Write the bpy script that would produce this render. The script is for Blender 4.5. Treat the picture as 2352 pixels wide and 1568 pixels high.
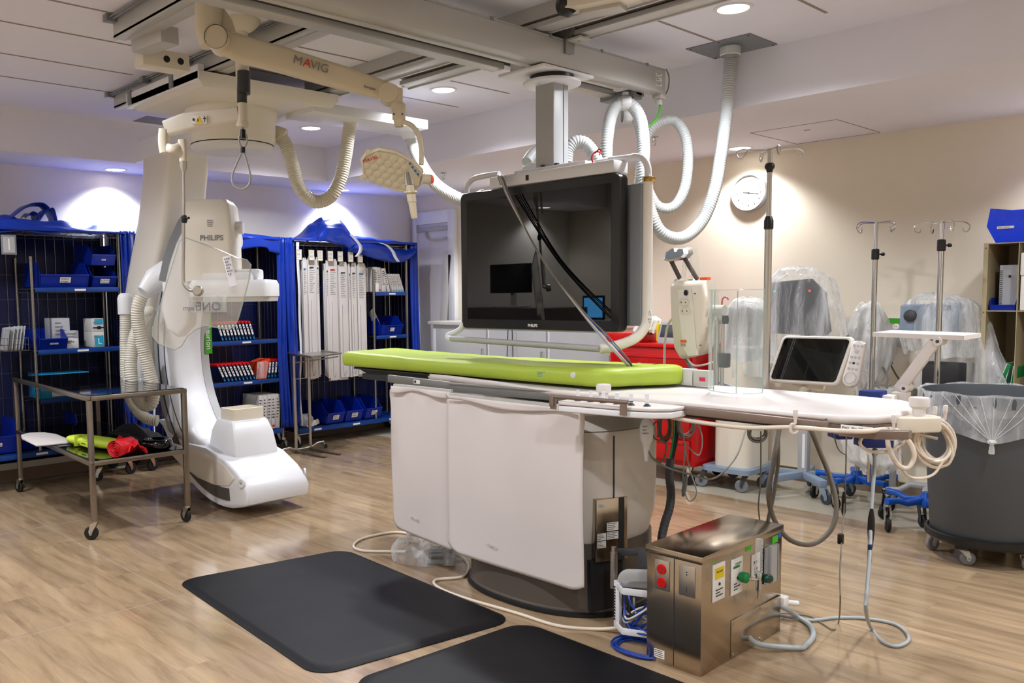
import bpy, bmesh, math, random
from mathutils import Vector, Matrix, noise
R = math.radians
C = bpy.context.scene
for o in list(bpy.data.objects): bpy.data.objects.remove(o)
COL = C.collection
random.seed(7)
# ---------------------------------------------------------------- camera
F_PX, YAW, PIT, ROL, CX, CY, EYE = 1984.7, R(137.403), R(-4.687), R(-0.7856), 1000.0, 837.5, 1.5
_F = Vector((math.cos(YAW)*math.cos(PIT), math.sin(YAW)*math.cos(PIT), math.sin(PIT)))
_R0 = Vector((math.sin(YAW), -math.cos(YAW), 0)); _U0 = _R0.cross(_F)
_RR = _R0*math.cos(ROL)+_U0*math.sin(ROL); _UU = -_R0*math.sin(ROL)+_U0*math.cos(ROL)
cam_d = bpy.data.cameras.new('camera'); cam = bpy.data.objects.new('camera', cam_d); COL.objects.link(cam)
cam_d.sensor_width = 36; cam_d.lens = F_PX/2352*36; cam_d.clip_start = .05
cam_d.shift_x = (1176-CX)/2352; cam_d.shift_y = (CY-784)/2352
cam.matrix_world = Matrix(((_RR.x, _UU.x, -_F.x, 0), (_RR.y, _UU.y, -_F.y, 0), (_RR.z, _UU.z, -_F.z, EYE), (0, 0, 0, 1)))
C.camera = cam
# measuring helpers: where the sight line through a photo point meets a real plane of the room
def _ray(x, y): return _F+_RR*((x-CX)/F_PX)-_UU*((y-CY)/F_PX)
EYEP = Vector((0, 0, EYE))
def Z(x, y, z): d = _ray(x, y); return EYEP+d*((z-EYE)/d.z)
def X(x, y, X_): d = _ray(x, y); return EYEP+d*(X_/d.x)
def Y(x, y, Y_): d = _ray(x, y); return EYEP+d*(Y_/d.y)
def Q(x, y, dep): return EYEP+_ray(x, y)*dep
# ---------------------------------------------------------------- world, exposure
w = bpy.data.worlds.new('world'); C.world = w; w.use_nodes = True
w.node_tree.nodes['Background'].inputs[0].default_value = (.5, .5, .55, 1); w.node_tree.nodes['Background'].inputs[1].default_value = .05
C.view_settings.view_transform = 'Standard'; C.view_settings.look = 'None'; C.view_settings.gamma = 1
C.view_settings.use_curve_mapping = False; C.view_settings.exposure = 0.18
# room dimensions
XL, YR, XB, YB = -7.58, 6.63, 2.6, -2.5      # left wall, right wall, walls behind the viewer
ZS, ZC = 2.60, 2.92                          # soffit height, raised ceiling height
XS, YS = -6.95, 4.99                         # soffit faces
# ceiling downlights: position, watts, cone
LAMPS = [(-2.28, 4.18, ZC, 1), (-4.49, 4.24, ZC, 1), (-6.21, 4.31, ZC, 1),
         (-6.21, 1.2, ZC, 0), (-4.49, 1.2, ZC, 0), (-2.28, 1.2, ZC, 0), (-.3, 1.2, ZC, 0), (-.3, 4.2, ZC, 1),
         (-2.28, -1.8, ZC, 0), (-.3, -1.8, ZC, 0), (1.5, 1.2, ZC, 0), (-4.49, -1.8, ZC, 0), (-6.21, -1.8, ZC, 0), (1.5, 4.2, ZC, 1),
         (-7.38, .67, ZS, 2), (-7.38, 3.09, ZS, 2), (-7.41, 5.51, ZS, 2), (-3.42, 6.4, ZS, 2), (-1.0, 6.4, ZS, 2), (-5.84, 6.4, ZS, 2), (-7.38, -1.75, ZS, 2)]
LAMP_W = {0: 135, 1: 172, 2: 88}
LAMP_COL = {0: (.93, .95, 1), 1: (.93, .95, 1), 2: (.95, .97, 1)}
def spot(x, y, z, kind):
    l = bpy.data.lights.new('downlight_beam', 'SPOT'); o = bpy.data.objects.new('downlight_beam', l); COL.objects.link(o)
    o.location = (x, y, z-.02); l.energy = LAMP_W[kind]; l.color = LAMP_COL[kind]; l.shadow_soft_size = .07
    l.spot_size = R(124 if kind == 2 else 150); l.spot_blend = .55 if kind == 2 else .6
    return o
for L in LAMPS: spot(*L)
# ---------------------------------------------------------------- mesh helpers
def V(*a): return Vector(a)
def cr(pts, n=8, closed=False):
    P = [Vector(p) for p in pts]; out = []; N = len(P)
    rng = range(N) if closed else range(N-1)
    for i in rng:
        if closed: a, b, c, d = P[(i-1) % N], P[i], P[(i+1) % N], P[(i+2) % N]
        else: a, b, c, d = P[max(i-1, 0)], P[i], P[i+1], P[min(i+2, N-1)]
        for k in range(n):
            t = k/n
            out.append(.5*((2*b)+(c-a)*t+(2*a-5*b+4*c-d)*t*t+(3*b-a-3*c+d)*t**3))
    if not closed: out.append(P[-1].copy())
    return out
def resample(P, step):
    out = [P[0].copy()]; acc = 0
    for a, b in zip(P[:-1], P[1:]):
        L = (b-a).length
        if L < 1e-9: continue
        t = step-acc
        while t <= L: out.append(a+(b-a)*(t/L)); t += step
        acc = L-(t-step)
    return out
class MB:
    def __init__(s): s.bm = bmesh.new(); s.M = Matrix.Identity(4)
    def at(s, loc=(0, 0, 0), rz=0, rx=0, ry=0):
        s.M = Matrix.Translation(loc) @ Matrix.Rotation(rz, 4, 'Z') @ Matrix.Rotation(ry, 4, 'Y') @ Matrix.Rotation(rx, 4, 'X'); return s
    def _add(s, vs, fs, mi=0):
        b = [s.bm.verts.new(s.M @ Vector(v)) for v in vs]
        for f in fs:
            try: fc = s.bm.faces.new([b[i] for i in f]); fc.material_index = mi
            except ValueError: pass
        return b
    def box(s, lo, hi, bev=0, mi=0, seg=2):
        x0, y0, z0 = lo; x1, y1, z1 = hi
        x0, x1 = min(x0, x1), max(x0, x1); y0, y1 = min(y0, y1), max(y0, y1); z0, z1 = min(z0, z1), max(z0, z1)
        vs = [(x0, y0, z0), (x1, y0, z0), (x1, y1, z0), (x0, y1, z0), (x0, y0, z1), (x1, y0, z1), (x1, y1, z1), (x0, y1, z1)]
        fs = [(0, 3, 2, 1), (4, 5, 6, 7), (0, 1, 5, 4), (1, 2, 6, 5), (2, 3, 7, 6), (3, 0, 4, 7)]
        if bev <= 0: s._add(vs, fs, mi); return s
        t = bmesh.new(); b = [t.verts.new(v) for v in vs]
        for f in fs: t.faces.new([b[i] for i in f])
        bmesh.ops.bevel(t, geom=list(t.edges), offset=min(bev, .49*min(x1-x0, y1-y0, z1-z0)), segments=seg, profile=.5, affect='EDGES')
        s._merge(t, mi); return s
    def _merge(s, t, mi=0, keep=False):
        t.verts.index_update(); vs = [v.co.copy() for v in t.verts]
        b = [s.bm.verts.new(s.M @ v) for v in vs]
        for f in t.faces:
            try: fc = s.bm.faces.new([b[v.index] for v in f.verts]); fc.material_index = f.material_index if keep else mi
            except ValueError: pass
        t.free()
    def bar(s, p, q, w, h, bev=0, up=(0, 0, 1), mi=0):      # rectangular bar from p to q
        p, q = Vector(p), Vector(q); d = q-p; L = d.length; d.normalize(); u = Vector(up)
        if abs(d.dot(u)) > .99: u = Vector((1, 0, 0))
        sd = d.cross(u).normalized(); u = sd.cross(d)
        M0 = s.M; s.M = M0 @ Matrix(((d.x, sd.x, u.x, p.x), (d.y, sd.y, u.y, p.y), (d.z, sd.z, u.z, p.z), (0, 0, 0, 1)))
        s.box((0, -w/2, -h/2), (L, w/2, h/2), bev, mi); s.M = M0; return s
    def rings(s, rs, cap=True, closed=False, mi=0):         # loft through rings of equal count
        n = len(rs[0]); bs = [[s.bm.verts.new(s.M @ Vector(v)) for v in r] for r in rs]
        m = len(bs); rr = range(m if closed else m-1)
        for i in rr:
            a, b = bs[i], bs[(i+1) % m]
            for k in range(n):
                try: fc = s.bm.faces.new((a[k], a[(k+1) % n], b[(k+1) % n], b[k])); fc.material_index = mi
                except ValueError: pass
        if cap and not closed:
            for r in (list(reversed(bs[0])), bs[-1]):
                try: fc = s.bm.faces.new(r); fc.material_index = mi
                except ValueError: pass
        return s
    def tube(s, pts, r, n=10, cap=True, closed=False, mi=0):
        P = [Vector(p) for p in pts]; N = len(P)
        rf = r if callable(r) else (lambda i: r)
        T = []
        for i in range(N):
            a = P[(i-1) % N] if (closed or i > 0) else P[i]; b = P[(i+1) % N] if (closed or i < N-1) else P[i]
            t = (b-a); T.append(t.normalized() if t.length > 1e-9 else Vector((0, 0, 1)))
        u = T[0].orthogonal().normalized(); rs = []
        for i in range(N):
            u = (u-T[i]*u.dot(T[i])); u = u.normalized() if u.length > 1e-6 else T[i].orthogonal().normalized()
            v = T[i].cross(u); rad = rf(i)
            rs.append([P[i]+u*(rad*math.cos(2*math.pi*k/n))+v*(rad*math.sin(2*math.pi*k/n)) for k in range(n)])
        return s.rings(rs, cap, closed, mi)
    def cyl(s, p, q, r, r2=None, n=24, mi=0, cap=True):
        p, q = Vector(p), Vector(q); r2 = r if r2 is None else r2
        t = (q-p).normalized(); u = t.orthogonal().normalized(); v = t.cross(u)
        return s.rings([[c+u*(rad*math.cos(2*math.pi*k/n))+v*(rad*math.sin(2*math.pi*k/n)) for k in range(n)] for c, rad in ((p, r), (q, r2))], cap, mi=mi)
    def lathe(s, prof, c=(0, 0, 0), n=32, ax=(0, 0, 1), mi=0, cap=True):   # prof: (radius, height) pairs
        c = Vector(c); t = Vector(ax).normalized(); u = Vector((1, 0, 0)) if abs(t.z) > .9 else t.orthogonal().normalized(); v = t.cross(u)
        return s.rings([[c+t*h+u*(max(rad, 1e-4)*math.cos(2*math.pi*k/n))+v*(max(rad, 1e-4)*math.sin(2*math.pi*k/n)) for k in range(n)] for rad, h in prof], cap, mi=mi)
    def prism(s, poly, fr, d, mi=0, bev=0):                # poly in 2D, frame (origin, ux, uy); extruded by vector d
        o, ux, uy = (Vector(a) for a in fr); d = Vector(d); a = [o+ux*x+uy*y for x, y in poly]; b = [v+d for v in a]
        if bev:
            t = bmesh.new(); A = [t.verts.new(v) for v in a]; B = [t.verts.new(v) for v in b]; n = len(A)
            e1 = t.faces.new(A); e2 = t.faces.new(list(reversed(B)))
            for k in range(n): t.faces.new((A[(k+1) % n], A[k], B[k], B[(k+1) % n]))
            bmesh.ops.bevel(t, geom=list(e1.edges)+list(e2.edges), offset=bev, segments=3, profile=.5, affect='EDGES', clamp_overlap=True)
            s._merge(t, mi); return s
        return s.rings([a, b], True, mi=mi)
    def sheet(s, f, nu, nv, mi=0, th=0):                    # f(u,v)->point, u,v in 0..1
        g = [[Vector(f(i/nu, j/nv)) for j in range(nv+1)] for i in range(nu+1)]
        vs = [[s.bm.verts.new(s.M @ p) for p in r] for r in g]
        for i in range(nu):
            for j in range(nv):
                fc = s.bm.faces.new((vs[i][j], vs[i+1][j], vs[i+1][j+1], vs[i][j+1])); fc.material_index = mi
        return s
    def ball(s, c, r, n=16, sc=(1, 1, 1), mi=0):
        c = Vector(c); m = n//2
        rs = []
        for j in range(1, m):
            a = math.pi*j/m
            rs.append([c+Vector((r*sc[0]*math.sin(a)*math.cos(2*math.pi*k/n), r*sc[1]*math.sin(a)*math.sin(2*math.pi*k/n), -r*sc[2]*math.cos(a))) for k in range(n)])
        return s.rings(rs, True, mi=mi)
OFF = Vector((0, 0, 0))                                    # shift applied to everything built while it is set
def rootmat(o):
    while o.parent: o = o.parent
    return Matrix.LocRotScale(o.location, o.rotation_euler, None)
def build(mb, name, m, parent=None, label=None, smooth=38, solid=0, sub=0, mods=None):
    bmesh.ops.recalc_face_normals(mb.bm, faces=list(mb.bm.faces))
    me = bpy.data.meshes.new(name); mb.bm.to_mesh(me); mb.bm.free()
    for mm in (m if isinstance(m, (list, tuple)) else [m]): me.materials.append(mm)
    me.transform(Matrix.Translation(OFF))
    if parent: me.transform(rootmat(parent).inverted())
    o = bpy.data.objects.new(name, me); COL.objects.link(o)
    if parent: o.parent = parent
    if smooth:
        me.polygons.foreach_set('use_smooth', [True]*len(me.polygons))
        me.set_sharp_from_angle(angle=R(smooth))
    if solid: md = o.modifiers.new('thickness', 'SOLIDIFY'); md.thickness = solid; md.offset = 0
    if sub: md = o.modifiers.new('round', 'SUBSURF'); md.levels = sub; md.render_levels = sub
    if label: o['label'] = label
    return o
def thing(name, label, cat, loc=(0, 0, 0), rz=0, group=None):
    o = bpy.data.objects.new(name, None); COL.objects.link(o); o.empty_display_size = .1
    o.location = Vector(loc)+OFF; o.rotation_euler = (0, 0, rz); o['label'] = label; o['category'] = cat
    if group: o['group'] = group
    return o
def solo(mb, name, m, label, cat, group=None, **k):         # a thing that is one mesh; origin moved to its base
    o = build(mb, name, m, None, **k); me = o.data
    xs = [v.co for v in me.vertices]; c = Vector((sum(v.x for v in xs)/len(xs), sum(v.y for v in xs)/len(xs), min(v.z for v in xs)))
    me.transform(Matrix.Translation(-c)); o.location = c
    o['label'] = label; o['category'] = cat
    if group: o['group'] = group
    return o
def struct(mb, name, m, parent=None, **k):
    o = build(mb, name, m, parent, **k)
    if not parent: o['kind'] = 'structure'
    return o
def dup(root, loc, rz=0, label=None, group=None, rot=None):
    r = root.copy(); COL.objects.link(r); r.location = Vector(loc)+OFF; r.rotation_euler = rot if rot else (0, 0, rz)
    if label: r['label'] = label
    if group: r['group'] = group
    for ch in [c for c in bpy.data.objects if c.parent == root]:
        c = ch.copy(); COL.objects.link(c); c.parent = r
        for g in [c2 for c2 in bpy.data.objects if c2.parent == ch]:
            d = g.copy(); COL.objects.link(d); d.parent = c
    return r
def frm(o, ux, uy):                                          # 4x4 frame
    o, ux, uy = Vector(o), Vector(ux).normalized(), Vector(uy).normalized(); n = ux.cross(uy)
    return Matrix(((ux.x, uy.x, n.x, o.x), (ux.y, uy.y, n.y, o.y), (ux.z, uy.z, n.z, o.z), (0, 0, 0, 1)))
_font_cache = {}
def text(s, size, M, name, m, parent, ext=.0006, align='LEFT', label=None, bold=0):
    cu = bpy.data.curves.new('t', 'FONT'); cu.body = s; cu.size = size; cu.extrude = ext; cu.align_x = align; cu.resolution_u = 3; cu.offset = bold
    t = bpy.data.objects.new('t', cu); COL.objects.link(t); bpy.context.view_layer.update()
    me = bpy.data.meshes.new_from_object(t.evaluated_get(bpy.context.evaluated_depsgraph_get()))
    bpy.data.objects.remove(t); bpy.data.curves.remove(cu)
    me.name = name; me.materials.clear(); me.materials.append(m); me.transform(Matrix.Translation(OFF) @ M)
    me.transform(rootmat(parent).inverted())
    o = bpy.data.objects.new(name, me); COL.objects.link(o); o.parent = parent
    if label: o['label'] = label
    return o
def lines(mb, M, w, h, rows, th=.0004, seed=0, mi=0, cover=.8):   # rows of short printed strokes on a label plane
    rnd = random.Random(seed); M0 = mb.M; mb.M = M
    for r in range(rows):
        y = h*(1-(r+.7)/(rows+.4)); x = w*.06; e = w*(.3+.62*rnd.random()*cover+.62*(1-cover))
        e = min(e, w*.94)
        while x < e:
            l = w*(.04+.1*rnd.random()); mb.box((x, y, 0), (min(x+l, e), y+h/(rows+.4)*.38, th)); x += l+w*.025
    mb.M = M0
# ---------------------------------------------------------------- materials
def lin(c):
    c = c.lstrip('#'); v = [int(c[i:i+2], 16)/255 for i in (0, 2, 4)]
    return tuple(((x/12.92) if x <= .04045 else ((x+.055)/1.055)**2.4) for x in v)+(1,)
def N(nt, t, **k):
    n = nt.nodes.new(t)
    for a, b in k.items():
        if a.startswith('i_'): n.inputs[int(a[2:])].default_value = b
        else: setattr(n, a, b)
    return n
MATS = {}
def mat(name, col, rough=.5, metal=0, spec=.5, var=.06, vscale=6, bump=0, bscale=60, coat=0, emit=None, es=0, trans=0, ior=1.45, alpha=1, sheen=0, rvar=.05, stretch=None):
    m = bpy.data.materials.new(name); m.use_nodes = True; nt = m.node_tree; b = nt.nodes['Principled BSDF']
    c = lin(col); I = b.inputs
    I['Base Color'].default_value = c; I['Roughness'].default_value = rough; I['Metallic'].default_value = metal; I['Specular IOR Level'].default_value = spec
    I['Coat Weight'].default_value = coat; I['Coat Roughness'].default_value = .08; I['Transmission Weight'].default_value = trans; I['IOR'].default_value = ior; I['Alpha'].default_value = alpha
    tc = N(nt, 'ShaderNodeTexCoord'); mp = N(nt, 'ShaderNodeMapping'); nt.links.new(tc.outputs['Object'], mp.inputs[0])
    if stretch: mp.inputs['Scale'].default_value = stretch
    nz = N(nt, 'ShaderNodeTexNoise'); nz.inputs['Scale'].default_value = vscale; nz.inputs['Detail'].default_value = 4; nt.links.new(mp.outputs[0], nz.inputs[0])
    if var:
        mx = N(nt, 'ShaderNodeMix', data_type='RGBA'); mx.inputs[6].default_value = tuple(x*(1-var) for x in c[:3])+(1,); mx.inputs[7].default_value = tuple(min(1, x*(1+var)) for x in c[:3])+(1,)
        nt.links.new(nz.outputs[0], mx.inputs[0]); nt.links.new(mx.outputs[2], I['Base Color'])
    if rvar:
        mr = N(nt, 'ShaderNodeMapRange'); mr.inputs[3].default_value = max(0, rough-rvar); mr.inputs[4].default_value = min(1, rough+rvar)
        nt.links.new(nz.outputs[0], mr.inputs[0]); nt.links.new(mr.outputs[0], I['Roughness'])
    if bump:
        bn = N(nt, 'ShaderNodeTexNoise'); bn.inputs['Scale'].default_value = bscale; bn.inputs['Detail'].default_value = 3; nt.links.new(mp.outputs[0], bn.inputs[0])
        bp = N(nt, 'ShaderNodeBump'); bp.inputs['Strength'].default_value = bump; bp.inputs['Distance'].default_value = .01
        nt.links.new(bn.outputs[0], bp.inputs['Height']); nt.links.new(bp.outputs[0], I['Normal'])
    if emit: I['Emission Color'].default_value = lin(emit); I['Emission Strength'].default_value = es
    MATS[name] = m; return m
def film(name, tint, fac, rough=.15, bump=.6, bscale=18, edge=.5, streak=0):     # thin clear sheet: see-through, with gloss and a little white haze
    m = bpy.data.materials.new(name); m.use_nodes = True; nt = m.node_tree; nt.nodes.clear()
    out = N(nt, 'ShaderNodeOutputMaterial'); tr = N(nt, 'ShaderNodeBsdfTransparent'); tr.inputs[0].default_value = (.97, .98, .98, 1)
    pr = N(nt, 'ShaderNodeBsdfPrincipled'); pr.inputs['Base Color'].default_value = lin(tint); pr.inputs['Roughness'].default_value = rough
    mx = N(nt, 'ShaderNodeMixShader'); lw = N(nt, 'ShaderNodeLayerWeight'); lw.inputs[0].default_value = .35
    tc = N(nt, 'ShaderNodeTexCoord'); mp = N(nt, 'ShaderNodeMapping'); mp.inputs['Scale'].default_value = (1, 1, .35); nt.links.new(tc.outputs['Object'], mp.inputs[0])
    nz = N(nt, 'ShaderNodeTexNoise'); nz.inputs['Scale'].default_value = bscale; nz.inputs['Detail'].default_value = 3; nz.inputs['Distortion'].default_value = 1.2; nt.links.new(mp.outputs[0], nz.inputs[0])
    bp = N(nt, 'ShaderNodeBump'); bp.inputs['Strength'].default_value = bump; bp.inputs['Distance'].default_value = .03; nt.links.new(nz.outputs[0], bp.inputs['Height'])
    nt.links.new(bp.outputs[0], pr.inputs['Normal']); nt.links.new(bp.outputs[0], lw.inputs['Normal'])
    mp2 = N(nt, 'ShaderNodeMapping'); mp2.inputs['Scale'].default_value = (1, 1, .16); nt.links.new(tc.outputs['Object'], mp2.inputs[0])
    sn = N(nt, 'ShaderNodeTexNoise'); sn.inputs['Scale'].default_value = bscale*.5; sn.inputs['Detail'].default_value = 6; sn.inputs['Distortion'].default_value = .5; nt.links.new(mp2.outputs[0], sn.inputs[0])
    sr = N(nt, 'ShaderNodeMapRange'); sr.inputs[1].default_value = .46; sr.inputs[2].default_value = .78; sr.inputs[3].default_value = 0; sr.inputs[4].default_value = streak; nt.links.new(sn.outputs[0], sr.inputs[0])  # pale streaks: wrinkle highlights and film layering put into the opacity
    ma = N(nt, 'ShaderNodeMath', operation='MULTIPLY_ADD'); ma.inputs[1].default_value = edge; ma.inputs[2].default_value = fac; nt.links.new(lw.outputs['Facing'], ma.inputs[0])
    ms = N(nt, 'ShaderNodeMath', operation='ADD'); nt.links.new(ma.outputs[0], ms.inputs[0]); nt.links.new(sr.outputs[0], ms.inputs[1])
    cl = N(nt, 'ShaderNodeClamp'); nt.links.new(ms.outputs[0], cl.inputs[0]); nt.links.new(cl.outputs[0], mx.inputs[0])
    nt.links.new(tr.outputs[0], mx.inputs[1]); nt.links.new(pr.outputs[0], mx.inputs[2]); nt.links.new(mx.outputs[0], out.inputs[0])
    MATS[name] = m; return m
M_ = MATS
mat('ceiling paint', '#e3e3f0', .9, spec=.2, var=.02); mat('wall paint', '#e4dac8', .85, spec=.25, var=.03); mat('left wall paint', '#dad5cd', .85, spec=.25, var=.03)
mat('soffit paint', '#dfdde6', .9, spec=.2, var=.02)
mat('seam grey', '#8f857c', .8); mat('base cove', '#7c6a58', .6); mat('sheet floor', '#aaa392', .3, var=.08, vscale=2, bump=.02)
mat('floor strip', '#b5aea2', .35)
mat('white plastic', '#dcdde1', .35, var=.02); mat('warm white', '#d8d0bf', .35, var=.02); mat('cream paint', '#cdc3aa', .35, var=.03); mat('bone white', '#e0dbd1', .35, var=.03)
mat('grey white', '#b9b7b1', .4, var=.03); mat('light grey', '#a6a7a8', .4); mat('mid grey', '#777b80', .4); mat('dark grey', '#3a3c3f', .45); mat('charcoal', '#27282a', .5)
mat('black rubber', '#101112', .6); mat('black gloss', '#050506', .12, spec=.6, var=0, rvar=0); mat('black plastic', '#131313', .35)
mat('aluminium', '#bab9b6', .45, metal=.3, var=.04); mat('dark aluminium', '#858482', .4, metal=.5, var=.05); mat('steel', '#b9b4ad', .32, metal=.9, var=.04, vscale=3, rvar=.02); mat('chrome', '#c9c9c9', .1, metal=1, var=.02)
mat('steel plate', '#b8ad9f', .19, metal=1, var=.07, vscale=2, rvar=.05); mat('brushed steel', '#8e857c', .28, metal=.9, var=.04, rvar=.02); mat('brown rail', '#82736a', .35, metal=.5); mat('wire metal', '#8f8c88', .3, metal=.9)
mat('dark glass top', '#15161a', .05, metal=.85, var=0, rvar=0)
mat('blue fabric', '#05309c', .35, var=.15, bump=.25, bscale=9, spec=.5); mat('shaded navy', '#020b3a', .5, var=.15, bump=.3, bscale=8)  # the navy is darkened: shade inside the covered racks put into its colour
mat('white hem', '#d6d8e2', .6, var=.03)
mat('blue bin', '#062696', .3, var=.05); mat('bright blue bin', '#0a3ff0', .28, var=.04); mat('shelf blue', '#083a84', .35, var=.05); mat('cast blue', '#0c4fae', .3); mat('navy panel', '#0a2470', .4)
mat('lime vinyl', '#9fb43a', .45, var=.05, bump=.15, bscale=5); mat('lime cloth', '#bfd63c', .6, bump=.2, bscale=12)
mat('red plastic', '#c40a0a', .3); mat('red paint', '#b8050a', .3, var=.04); mat('red fabric', '#c80c1c', .45, bump=.5, bscale=15); mat('orange plastic', '#e8571c', .4); mat('orange sleeve', '#d9431b', .35)
mat('mat rubber', '#0d0e12', .5, var=.12, vscale=3, bump=.05, bscale=200, spec=.22)
mat('curtain vinyl', '#d2cbca', .5, var=.03, vscale=2, bump=.35, bscale=1.6); mat('tabletop white', '#d3ccc8', .4, var=.02); mat('column grey', '#dcd6cd', .45, var=.03); mat('column dark', '#5c5550', .4, metal=.3)
mat('paper', '#cbc7c5', .7, var=.03); mat('card grey', '#a9abb0', .7); mat('card white', '#c9c8c6', .6); mat('ink', '#23252a', .7); mat('ink grey', '#77777a', .7); mat('ink red', '#c4281e', .6); mat('label white', '#e4e2de', .6); mat('spine navy', '#0b2450', .4); mat('spine blue', '#0d6ea8', .4); mat('teal card', '#22a0c0', .4); mat('cyan box', '#1686b8', .45)
mat('screen black', '#030405', .015, spec=.7, var=0, rvar=0); mat('bezel black', '#0a0b0c', .3, var=0)
mat('beige metal', '#a89b7c', .45, var=.04); mat('beige dark', '#93876b', .5); mat('bin grey', '#45494d', .5, var=.06, vscale=2); mat('tape green', '#4cbb2a', .6); mat('tape blue', '#1a6ac0', .6); mat('yellow label', '#e0c41a', .6)
mat('green plastic', '#0b7a3c', .35); mat('dark green', '#0c3b30', .3); mat('green stripe', '#3d9a1e', .4); mat('cord grey', '#6e675c', .5); mat('cord pale', '#9aa0a2', .4); mat('cord cream', '#d9cdbd', .4); mat('cord white', '#d8d4cc', .4); mat('cord black', '#1b1a19', .5); mat('cord blue', '#123a9a', .4); mat('cord olive', '#6f6f64', .45)
mat('hose white', '#bfc3c4', .35, var=.02); mat('hose cream', '#cfcbbe', .4, var=.02); mat('brass', '#b08a3a', .3, metal=1); mat('glow lamp', '#ffffff', .5, emit='#fff4e4', es=9, var=0); mat('glow green', '#00a070', .4, emit='#10c080', es=1.2, var=0); mat('glow red', '#e03020', .4, emit='#ff4030', es=1, var=0)
mat('blue grey', '#7f8fa3', .4); mat('dark fabric', '#1c1a1e', .8); mat('gel black', '#04070a', .08, var=0); mat('pink card', '#c8284c', .5); mat('pegboard', '#c9a8ae', .6)
film('clear film', '#eef1f4', .10, streak=.55); film('milky film', '#eae9e6', .34, rough=.25, edge=.45, streak=.45); film('wrap film', '#e8eaec', .16, edge=.55, bscale=24, streak=.6); film('bin liner', '#e6eaee', .18, edge=.6, bscale=14, streak=.4); film('acrylic', '#dfe9e6', .03, rough=.03, bump=0, edge=.28); film('acrylic edge', '#a8bab5', .4, rough=.1, bump=0); film('pouch film', '#d3d5d8', .55, edge=.4, bscale=25); film('smoked acrylic', '#e4dccf', .22, rough=.04, bump=0, edge=.3)
# wood-look sheet floor, planks run along the room
def wood():
    m = bpy.data.materials.new('wood floor'); m.use_nodes = True; nt = m.node_tree; b = nt.nodes['Principled BSDF']; L = nt.links.new
    tc = N(nt, 'ShaderNodeTexCoord')
    br = N(nt, 'ShaderNodeTexBrick'); br.offset = .37; br.inputs['Scale'].default_value = 1; br.inputs['Brick Width'].default_value = 1.35; br.inputs['Row Height'].default_value = .15
    br.inputs['Mortar Size'].default_value = .0007; br.inputs['Color1'].default_value = (0, 0, 0, 1); br.inputs['Color2'].default_value = (1, 1, 1, 1); br.inputs['Mortar'].default_value = (.35, .35, .35, 1); br.inputs['Bias'].default_value = 0
    L(tc.outputs['Object'], br.inputs[0])
    sep = N(nt, 'ShaderNodeSeparateColor'); L(br.outputs[0], sep.inputs[0])
    off = N(nt, 'ShaderNodeCombineXYZ'); mu = N(nt, 'ShaderNodeMath', operation='MULTIPLY'); mu.inputs[1].default_value = 7; L(sep.outputs[0], mu.inputs[0]); L(mu.outputs[0], off.inputs[1]); L(mu.outputs[0], off.inputs[0])
    ad = N(nt, 'ShaderNodeVectorMath', operation='ADD'); L(tc.outputs['Object'], ad.inputs[0]); L(off.outputs[0], ad.inputs[1])
    mp = N(nt, 'ShaderNodeMapping'); mp.inputs['Scale'].default_value = (.8, 5.5, 1); L(ad.outputs[0], mp.inputs[0])
    g = N(nt, 'ShaderNodeTexNoise'); g.inputs['Scale'].default_value = 2.2; g.inputs['Detail'].default_value = 8; g.inputs['Roughness'].default_value = .62; g.inputs['Distortion'].default_value = .6; L(mp.outputs[0], g.inputs[0])
    mp2 = N(nt, 'ShaderNodeMapping'); mp2.inputs['Scale'].default_value = (3, 40, 1); L(ad.outputs[0], mp2.inputs[0])
    g2 = N(nt, 'ShaderNodeTexNoise'); g2.inputs['Scale'].default_value = 3; g2.inputs['Detail'].default_value = 4; L(mp2.outputs[0], g2.inputs[0])
    r = N(nt, 'ShaderNodeValToRGB'); e = r.color_ramp; e.elements[0].position = .25; e.elements[0].color = lin('#75604a'); e.elements[1].position = .78; e.elements[1].color = lin('#b59e7d'); x = e.elements.new(.5); x.color = lin('#9b8468')
    mg = N(nt, 'ShaderNodeMix', data_type='FLOAT'); mg.inputs[0].default_value = .14; L(g.outputs[0], mg.inputs[2]); L(g2.outputs[0], mg.inputs[3]); L(mg.outputs[0], r.inputs[0])
    tint = N(nt, 'ShaderNodeMix', data_type='RGBA', blend_type='MULTIPLY'); tint.inputs[0].default_value = 1; mr = N(nt, 'ShaderNodeMapRange'); mr.inputs[3].default_value = .88; mr.inputs[4].default_value = 1.06; L(sep.outputs[0], mr.inputs[0])
    cc = N(nt, 'ShaderNodeCombineColor'); [L(mr.outputs[0], cc.inputs[i]) for i in range(3)]; L(r.outputs[0], tint.inputs[6]); L(cc.outputs[0], tint.inputs[7]); L(tint.outputs[2], b.inputs['Base Color'])
    b.inputs['Roughness'].default_value = .13; b.inputs['Specular IOR Level'].default_value = .55
    n3 = N(nt, 'ShaderNodeTexNoise'); n3.inputs['Scale'].default_value = 2.2; n3.inputs['Detail'].default_value = 2; L(tc.outputs['Object'], n3.inputs[0])
    bp = N(nt, 'ShaderNodeBump'); bp.inputs['Strength'].default_value = .12; bp.inputs['Distance'].default_value = .02; L(n3.outputs[0], bp.inputs['Height'])
    bp2 = N(nt, 'ShaderNodeBump'); bp2.inputs['Strength'].default_value = .03; bp2.inputs['Distance'].default_value = .002; L(g2.outputs[0], bp2.inputs['Height']); L(bp.outputs[0], bp2.inputs['Normal']); L(bp2.outputs[0], b.inputs['Normal'])
    MATS['wood floor'] = m
wood()
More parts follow.
